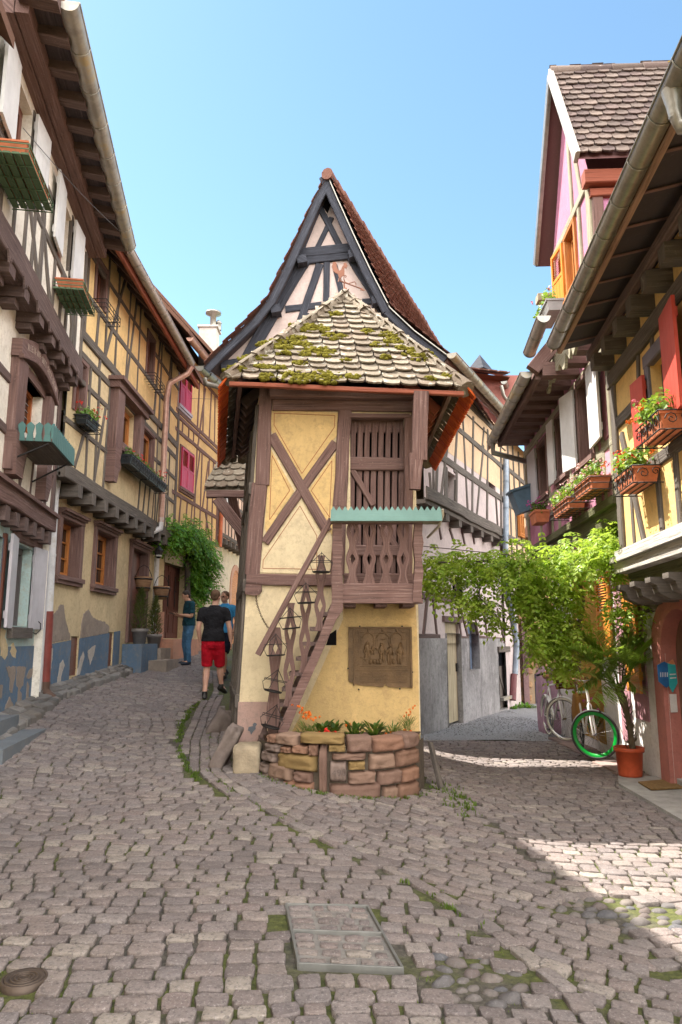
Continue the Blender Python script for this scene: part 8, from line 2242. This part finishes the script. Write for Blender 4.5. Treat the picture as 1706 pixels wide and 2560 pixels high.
def person(label, loc, face, J, col, shirt_len=.92, leg_end='ankle', sleeve=.55, hair_len=0., glasses=False, scale=1.0, belly=1.0, neck_turn=0, bow=0):
    """J: joints in the body's own frame (x to its right, y forward, z up)"""
    e = empty('person', loc, label, 'person')
    f_ = Vector((math.cos(face), math.sin(face), 0)); r_ = Vector((f_.y, -f_.x, 0)); loc = Vector(loc)
    W_ = lambda p: loc + (r_ * p[0] + f_ * p[1] + UPZ * p[2]) * scale
    V_ = lambda x, y, z: (r_ * x + f_ * y + UPZ * z) * scale
    S = scale
    hp_, ch, nk, hd = (Vector(J[k]) for k in ('pelvis', 'chest', 'neck', 'head'))
    def torso(mb, grow_=0, z0=None, top=True, tail=0):
        prof = [(-.12, .155, .115), (-.03, .172, .125 * belly), (.08, .160, .118 * belly), (.20, .152, .112 * belly), (.32, .172, .118), (.43, .185, .115), (.50, .165, .095), (.55, .11, .075), (.585, .062, .06)]
        L_ = (nk - hp_).length; rings = []
        for z, rx_, ry_ in prof:
            if z0 is not None and z < z0: continue
            t_ = z / .585; c = hp_.lerp(ch, min(1, max(0, t_ / .7))) if t_ < .7 else ch.lerp(nk, (t_ - .7) / .3)
            if t_ < 0: c = hp_ + Vector((0, 0, z))
            g_ = grow_ * (2.1 if z < .1 else 1 if z < .5 else .6)
            rings.append((W_(c), V_(rx_ + g_, 0, 0), V_(0, ry_ + g_, 0)))
        loft(mb, rings)
    # ---- the body, one surface
    b = MB(); torso(b)
    limb(b, [W_(ch + Vector((0, 0, .12))), W_(nk), W_(hd - Vector((0, 0, .06)))], [.06 * S, .055 * S, .058 * S])
    hq = Matrix.Rotation(neck_turn, 3, 'Z'); hb = Matrix.Rotation(-bow, 3, 'X')
    hv = lambda x, y, z: W_(hd + hq @ (hb @ Vector((x, y, z))))
    hx, hy, hz = (hv(1, 0, 0) - hv(0, 0, 0)), (hv(0, 1, 0) - hv(0, 0, 0)), (hv(0, 0, 1) - hv(0, 0, 0))
    ax = (hx.normalized(), hy.normalized(), hz.normalized())
    b.blob(hv(0, -.01, .025), .076 * S, .094 * S, .098 * S, 1, .0, 18, 12, ax=ax); b.blob(hv(0, .018, -.045), .058 * S, .068 * S, .078 * S, 1, .0, 16, 10, ax=ax)
    b.blob(hv(0, .098, -.012), .013 * S, .02 * S, .022 * S, 1, 0, 10, 8, ax=ax); b.blob(hv(0, .09, .008), .009 * S, .014 * S, .03 * S, 1, 0, 8, 8, ax=ax)
    for sg in (-1, 1): b.blob(hv(.077 * sg, -.008, -.012), .012 * S, .02 * S, .032 * S, 1, 0, 10, 8, ax=ax); b.blob(hv(.03 * sg, .078, .022), .02 * S, .012 * S, .008 * S, 1, 0, 8, 6, ax=ax)
    b.blob(hv(0, .082, -.062), .024 * S, .012 * S, .009 * S, 1, 0, 10, 6, ax=ax)
    for sd_ in 'LR':
        sg = -1 if sd_ == 'L' else 1
        hip, kn, an = (Vector(J[k + sd_]) for k in ('hip', 'knee', 'ankle'))
        calf = kn.lerp(an, .3) + Vector((0, -.012, 0))
        limb(b, [W_(hip + Vector((0, 0, .04))), W_(hip.lerp(kn, .35)), W_(kn), W_(calf), W_(kn.lerp(an, .75)), W_(an)], [.092 * S, .085 * S, .056 * S, .058 * S, .04 * S, .037 * S])
        limb(b, [W_(an), W_(an + Vector(J['toe' + sd_]) * .5 + Vector((0, 0, -.04))), W_(an + Vector(J['toe' + sd_]) + Vector((0, 0, -.06)))], [.038 * S, .036 * S, .025 * S])
        sh_, el, wr__ = (Vector(J[k + sd_]) for k in ('shoulder', 'elbow', 'wrist'))
        limb(b, [W_(ch.lerp(sh_, .6)), W_(sh_), W_(sh_.lerp(el, .45)), W_(el), W_(el.lerp(wr__, .35)), W_(wr__)], [.06 * S, .058 * S, .05 * S, .041 * S, .041 * S, .027 * S])
        # hand: palm, four unequal fingers, a thumb from the side of the palm
        hd_ = Vector(J['hand' + sd_]).normalized(); pn_ = Vector(J.get('palm' + sd_, (-sg, 0, 0))).normalized(); pn_ = (pn_ - hd_ * pn_.dot(hd_)).normalized(); ac = hd_.cross(pn_) * (1 if J.get('thumb' + sd_, 1) > 0 else -1)
        pc_ = wr__ + hd_ * .05
        wv = lambda v: (r_ * v.x + f_ * v.y + UPZ * v.z)
        b.blob(W_(pc_), .042 * S, .016 * S, .052 * S, 1, 0, 12, 8, ax=(wv(ac), wv(pn_), wv(hd_)))
        for k, (off_, ln) in enumerate(((-.030, .062), (-.010, .075), (.010, .080), (.030, .070))):
            a = wr__ + hd_ * .085 + ac * off_; m1_ = a + hd_ * ln * .45 + pn_ * .008; m2_ = m1_ + (hd_ * .8 + pn_ * .6) * ln * .33; m3_ = m2_ + (hd_ * .45 + pn_ * .9) * ln * .28
            limb(b, [W_(a), W_(m1_), W_(m2_), W_(m3_)], [.0095 * S, .0088 * S, .008 * S, .0065 * S], 2, 8)
        a = wr__ + hd_ * .03 + ac * .035; limb(b, [W_(a), W_(a + ac * .025 + hd_ * .028 + pn_ * .01), W_(a + ac * .03 + hd_ * .055 + pn_ * .02)], [.012 * S, .0105 * S, .008 * S], 2, 8)
    body = fuse(b.build('body', col['skin'], e), .0085 * S, 3)
    # ---- clothes
    q = MB(); torso(q, .016, -.10 if shirt_len > .9 else .0)
    for sd_ in 'LR':
        sh_, el = Vector(J['shoulder' + sd_]), Vector(J['elbow' + sd_])
        en = sh_.lerp(el, min(1, sleeve)); limb(q, [W_(ch.lerp(sh_, .5) + Vector((0, 0, .01))), W_(sh_), W_(en), W_(en + (en - sh_) * .02)], [.085 * S, .074 * S, .066 * S, .064 * S])
    fuse(q.build('shirt', col['shirt'], e), .012 * S, 4)
    q = MB()
    L0 = hp_ + Vector((0, 0, .06)); loft(q, [(W_(L0), V_(.178, 0, 0), V_(0, .132 * belly, 0)), (W_(hp_), V_(.184, 0, 0), V_(0, .138, 0)), (W_(hp_ - Vector((0, 0, .1))), V_(.180, 0, 0), V_(0, .135, 0)), (W_(hp_ - Vector((0, 0, .15))), V_(.15, 0, 0), V_(0, .11, 0))])
    for sd_ in 'LR':
        hip, kn, an = (Vector(J[k + sd_]) for k in ('hip', 'knee', 'ankle'))
        if leg_end == 'knee': limb(q, [W_(hip + Vector((0, 0, .03))), W_(hip.lerp(kn, .4)), W_(hip.lerp(kn, .95))], [.108 * S, .105 * S, .092 * S])
        else: limb(q, [W_(hip + Vector((0, 0, .03))), W_(hip.lerp(kn, .4)), W_(kn), W_(kn.lerp(an, .5)), W_(an - Vector((0, 0, .03)))], [.105 * S, .1 * S, .077 * S, .07 * S, .066 * S])
    fuse(q.build('trousers' if leg_end != 'knee' else 'shorts', col['legs'], e), .012 * S, 4)
    for sd_ in 'LR':
        an = Vector(J['ankle' + sd_]); to = Vector(J['toe' + sd_]); q = MB(); ln = to.length; td = to.normalized(); dn = Vector((0, 0, -1)) + td * td.z; dn.normalize()
        pts = [an - td * .06 + dn * .045, an - td * .02 + dn * .05, an + td * ln * .45 + dn * .055, an + td * ln * .85 + dn * .062, an + td * (ln + .03) + dn * .066]
        q.tube([W_(p) for p in pts], [.036 * S, .045 * S, .047 * S, .043 * S, .025 * S], 12); q.tube([W_(an + Vector((0, 0, .035))), W_(an + dn * .05)], [.046 * S, .05 * S], 12)
        ob = q.build('shoe', col['shoe'], e); fuse(ob, .009 * S, 3)
    # ---- hair and face
    q = MB(); q.blob(hv(0, -.022, .045), .083 * S, .095 * S, .088 * S, 3, .06, 18, 12, 3, ax); q.blob(hv(0, -.055, -.01 - hair_len), .073 * S, .052 * S, .07 * S, 3, .05, 14, 10, ax=ax)
    q.build('hair', col['hair'], e)
    q = MB()
    for sg in (-1, 1): q.blob(hv(.03 * sg, .082, .008), .011 * S, .008 * S, .007 * S, 1, 0, 8, 6, ax=ax)
    q.build('eyes', M_BLK, e)
    q = MB(); q.blob(hv(0, .088, -.062), .02 * S, .007 * S, .004 * S, 1, 0, 8, 6, ax=ax); q.build('mouth', plain('lips', (.35, .13, .11), .5), e)
    if glasses:
        q = MB()
        for sg in (-1, 1): q.tube([hv(.032 * sg + .022 * math.cos(a), .096, .006 + .016 * math.sin(a)) for a in [math.pi * k / 5 for k in range(10)]], .003 * S, 5, closed=True); q.tube([hv(.054 * sg, .09, .01), hv(.08 * sg, .0, .005)], .003 * S, 5)
        q.tube([hv(-.01, .1, .01), hv(.01, .1, .01)], .003 * S, 5); q.build('glasses', M_BLK, e)
    return e, W_
SK = skinm('fair_skin', (.62, .36, .27)); SK2 = skinm('tanned_skin', (.50, .28, .19))
HAIRB = plain('short_brown_hair', (.13, .075, .045), .8, 0, .3, 30, .5); HAIRD = plain('dark_hair', (.025, .018, .015), .7, 0, .3, 30, .5)
# the man walking away
A0 = gpt(-2.17, 12.41)
JA = dict(pelvis=(0, 0, .98), chest=(0, .02, 1.38), neck=(0.01, .03, 1.565), head=(.02, .05, 1.70), hipL=(-.09, 0, .92), hipR=(.09, 0, .92), kneeL=(-.10, .06, .52), ankleL=(-.10, -.10, .10), kneeR=(.10, .20, .53), ankleR=(.12, .30, .20),
          toeL=(-.02, .16, 0), toeR=(.07, .13, -.05), shoulderL=(-.195, .01, 1.46), shoulderR=(.195, .01, 1.46), elbowL=(-.25, -.03, 1.18), elbowR=(.27, -.02, 1.19), wristL=(-.23, .06, .95), wristR=(.30, .02, .95), handL=(.1, .2, -1), handR=(.12, .1, -1), palmL=(1, 0, 0), palmR=(-1, 0, 0))
person('man in black t-shirt and red shorts seen from behind, walking up the lane', A0, math.pi / 2 + .03, JA, dict(skin=SK, shirt=cloth('black_cotton', (.018, .018, .022)), legs=cloth('red_cotton', (.55, .012, .03)), shoe=plain('black_leather', (.015, .015, .015), .4), hair=HAIRB), 1, 'knee', .60, -.02, neck_turn=-.25)
# the man with the phone
B0 = gpt(-3.56, 17.05)
JB = dict(pelvis=(0, 0, .95), chest=(0, .0, 1.34), neck=(0, .03, 1.52), head=(0, .10, 1.63), hipL=(-.09, 0, .9), hipR=(.09, 0, .9), kneeL=(-.12, .05, .5), ankleL=(-.14, .03, .09), kneeR=(.12, .04, .5), ankleR=(.15, -.04, .09),
          toeL=(-.04, .17, 0), toeR=(.05, .17, 0), shoulderL=(-.19, .0, 1.43), shoulderR=(.19, .0, 1.43), elbowL=(-.24, .03, 1.14), elbowR=(.24, .03, 1.14), wristL=(-.10, .27, 1.17), wristR=(.10, .27, 1.16), handL=(.5, .8, .1), handR=(-.5, .8, .1), palmL=(.3, -.2, .9), palmR=(-.3, -.2, .9), thumbL=-1)
eB, WB = person('dark haired man in teal shirt and jeans looking at his phone', B0, math.pi + .55, JB, dict(skin=SK2, shirt=cloth('dark_teal_cotton', (.012, .05, .07)), legs=cloth('blue_denim', (.06, .15, .27)), shoe=plain('navy_shoes', (.02, .03, .05), .6), hair=HAIRD), 1, 'ankle', .75, 0, scale=.97, bow=.5)
pc_ = WB((0, .42, 1.2)); q = MB(); q.box(pc_, .08, .15, .012, (Vector((math.cos(.55 + math.pi / 2), math.sin(.55 + math.pi / 2), 0)), Vector((math.cos(math.pi + .55), math.sin(math.pi + .55), .3)).normalized(), UPZ))
q.build('phone', M_BLK, label='black mobile phone held by the man in jeans', cat='phone', loc=pc_)
# the man in light blue
C0 = gpt(-2.42, 15.3)
JC = dict(pelvis=(0, 0, .96), chest=(0, .02, 1.36), neck=(0, .03, 1.54), head=(0, .06, 1.67), hipL=(-.09, 0, .9), hipR=(.09, 0, .9), kneeL=(-.10, .14, .5), ankleL=(-.10, .12, .09), kneeR=(.10, .02, .5), ankleR=(.11, -.16, .14),
          toeL=(-.02, .17, 0), toeR=(.02, .15, -.06), shoulderL=(-.195, .01, 1.44), shoulderR=(.195, .01, 1.44), elbowL=(-.26, -.04, 1.17), elbowR=(.25, .04, 1.17), wristL=(-.25, .06, .94), wristR=(.23, .16, .96), handL=(0, .3, -1), handR=(0, .4, -1), palmL=(1, 0, 0), palmR=(-1, 0, 0))
person('man in light blue shirt and glasses half hidden behind the yellow tower', C0, -math.pi / 2 - .55, JC, dict(skin=SK2, shirt=cloth('sky_blue_cotton', (.06, .32, .66)), legs=cloth('navy_cotton', (.015, .018, .035)), shoe=plain('grey_shoes', (.1, .1, .1), .6), hair=HAIRB), 1, 'knee', .6, -.02, glasses=True)

# thin wires between the houses
M_WIRE = plain('thin_cable', (.12, .12, .13), .6)
def cable(lb, a, b, sag):
    q = MB(); q.tube([a.lerp(b, i / 12) - UPZ * (sag * math.sin(math.pi * i / 12)) for i in range(13)], .0045, 5)
    q.build('cable', M_WIRE, label=lb, cat='cable', loc=tuple(a))
cable('thin grey cable strung across between the amber house and the gabled house at roof height', L3.pt(*L3.hit((472, 996), .36), .36), CW.pt(*CW.hit((1236, 1003), .3), .3), .05)
cable('thin cable running from the white house wall up to its own gutter', L1.pt(-4.3, 6.95, .4), L1.pt(-1.25, 7.62, .95), .05)
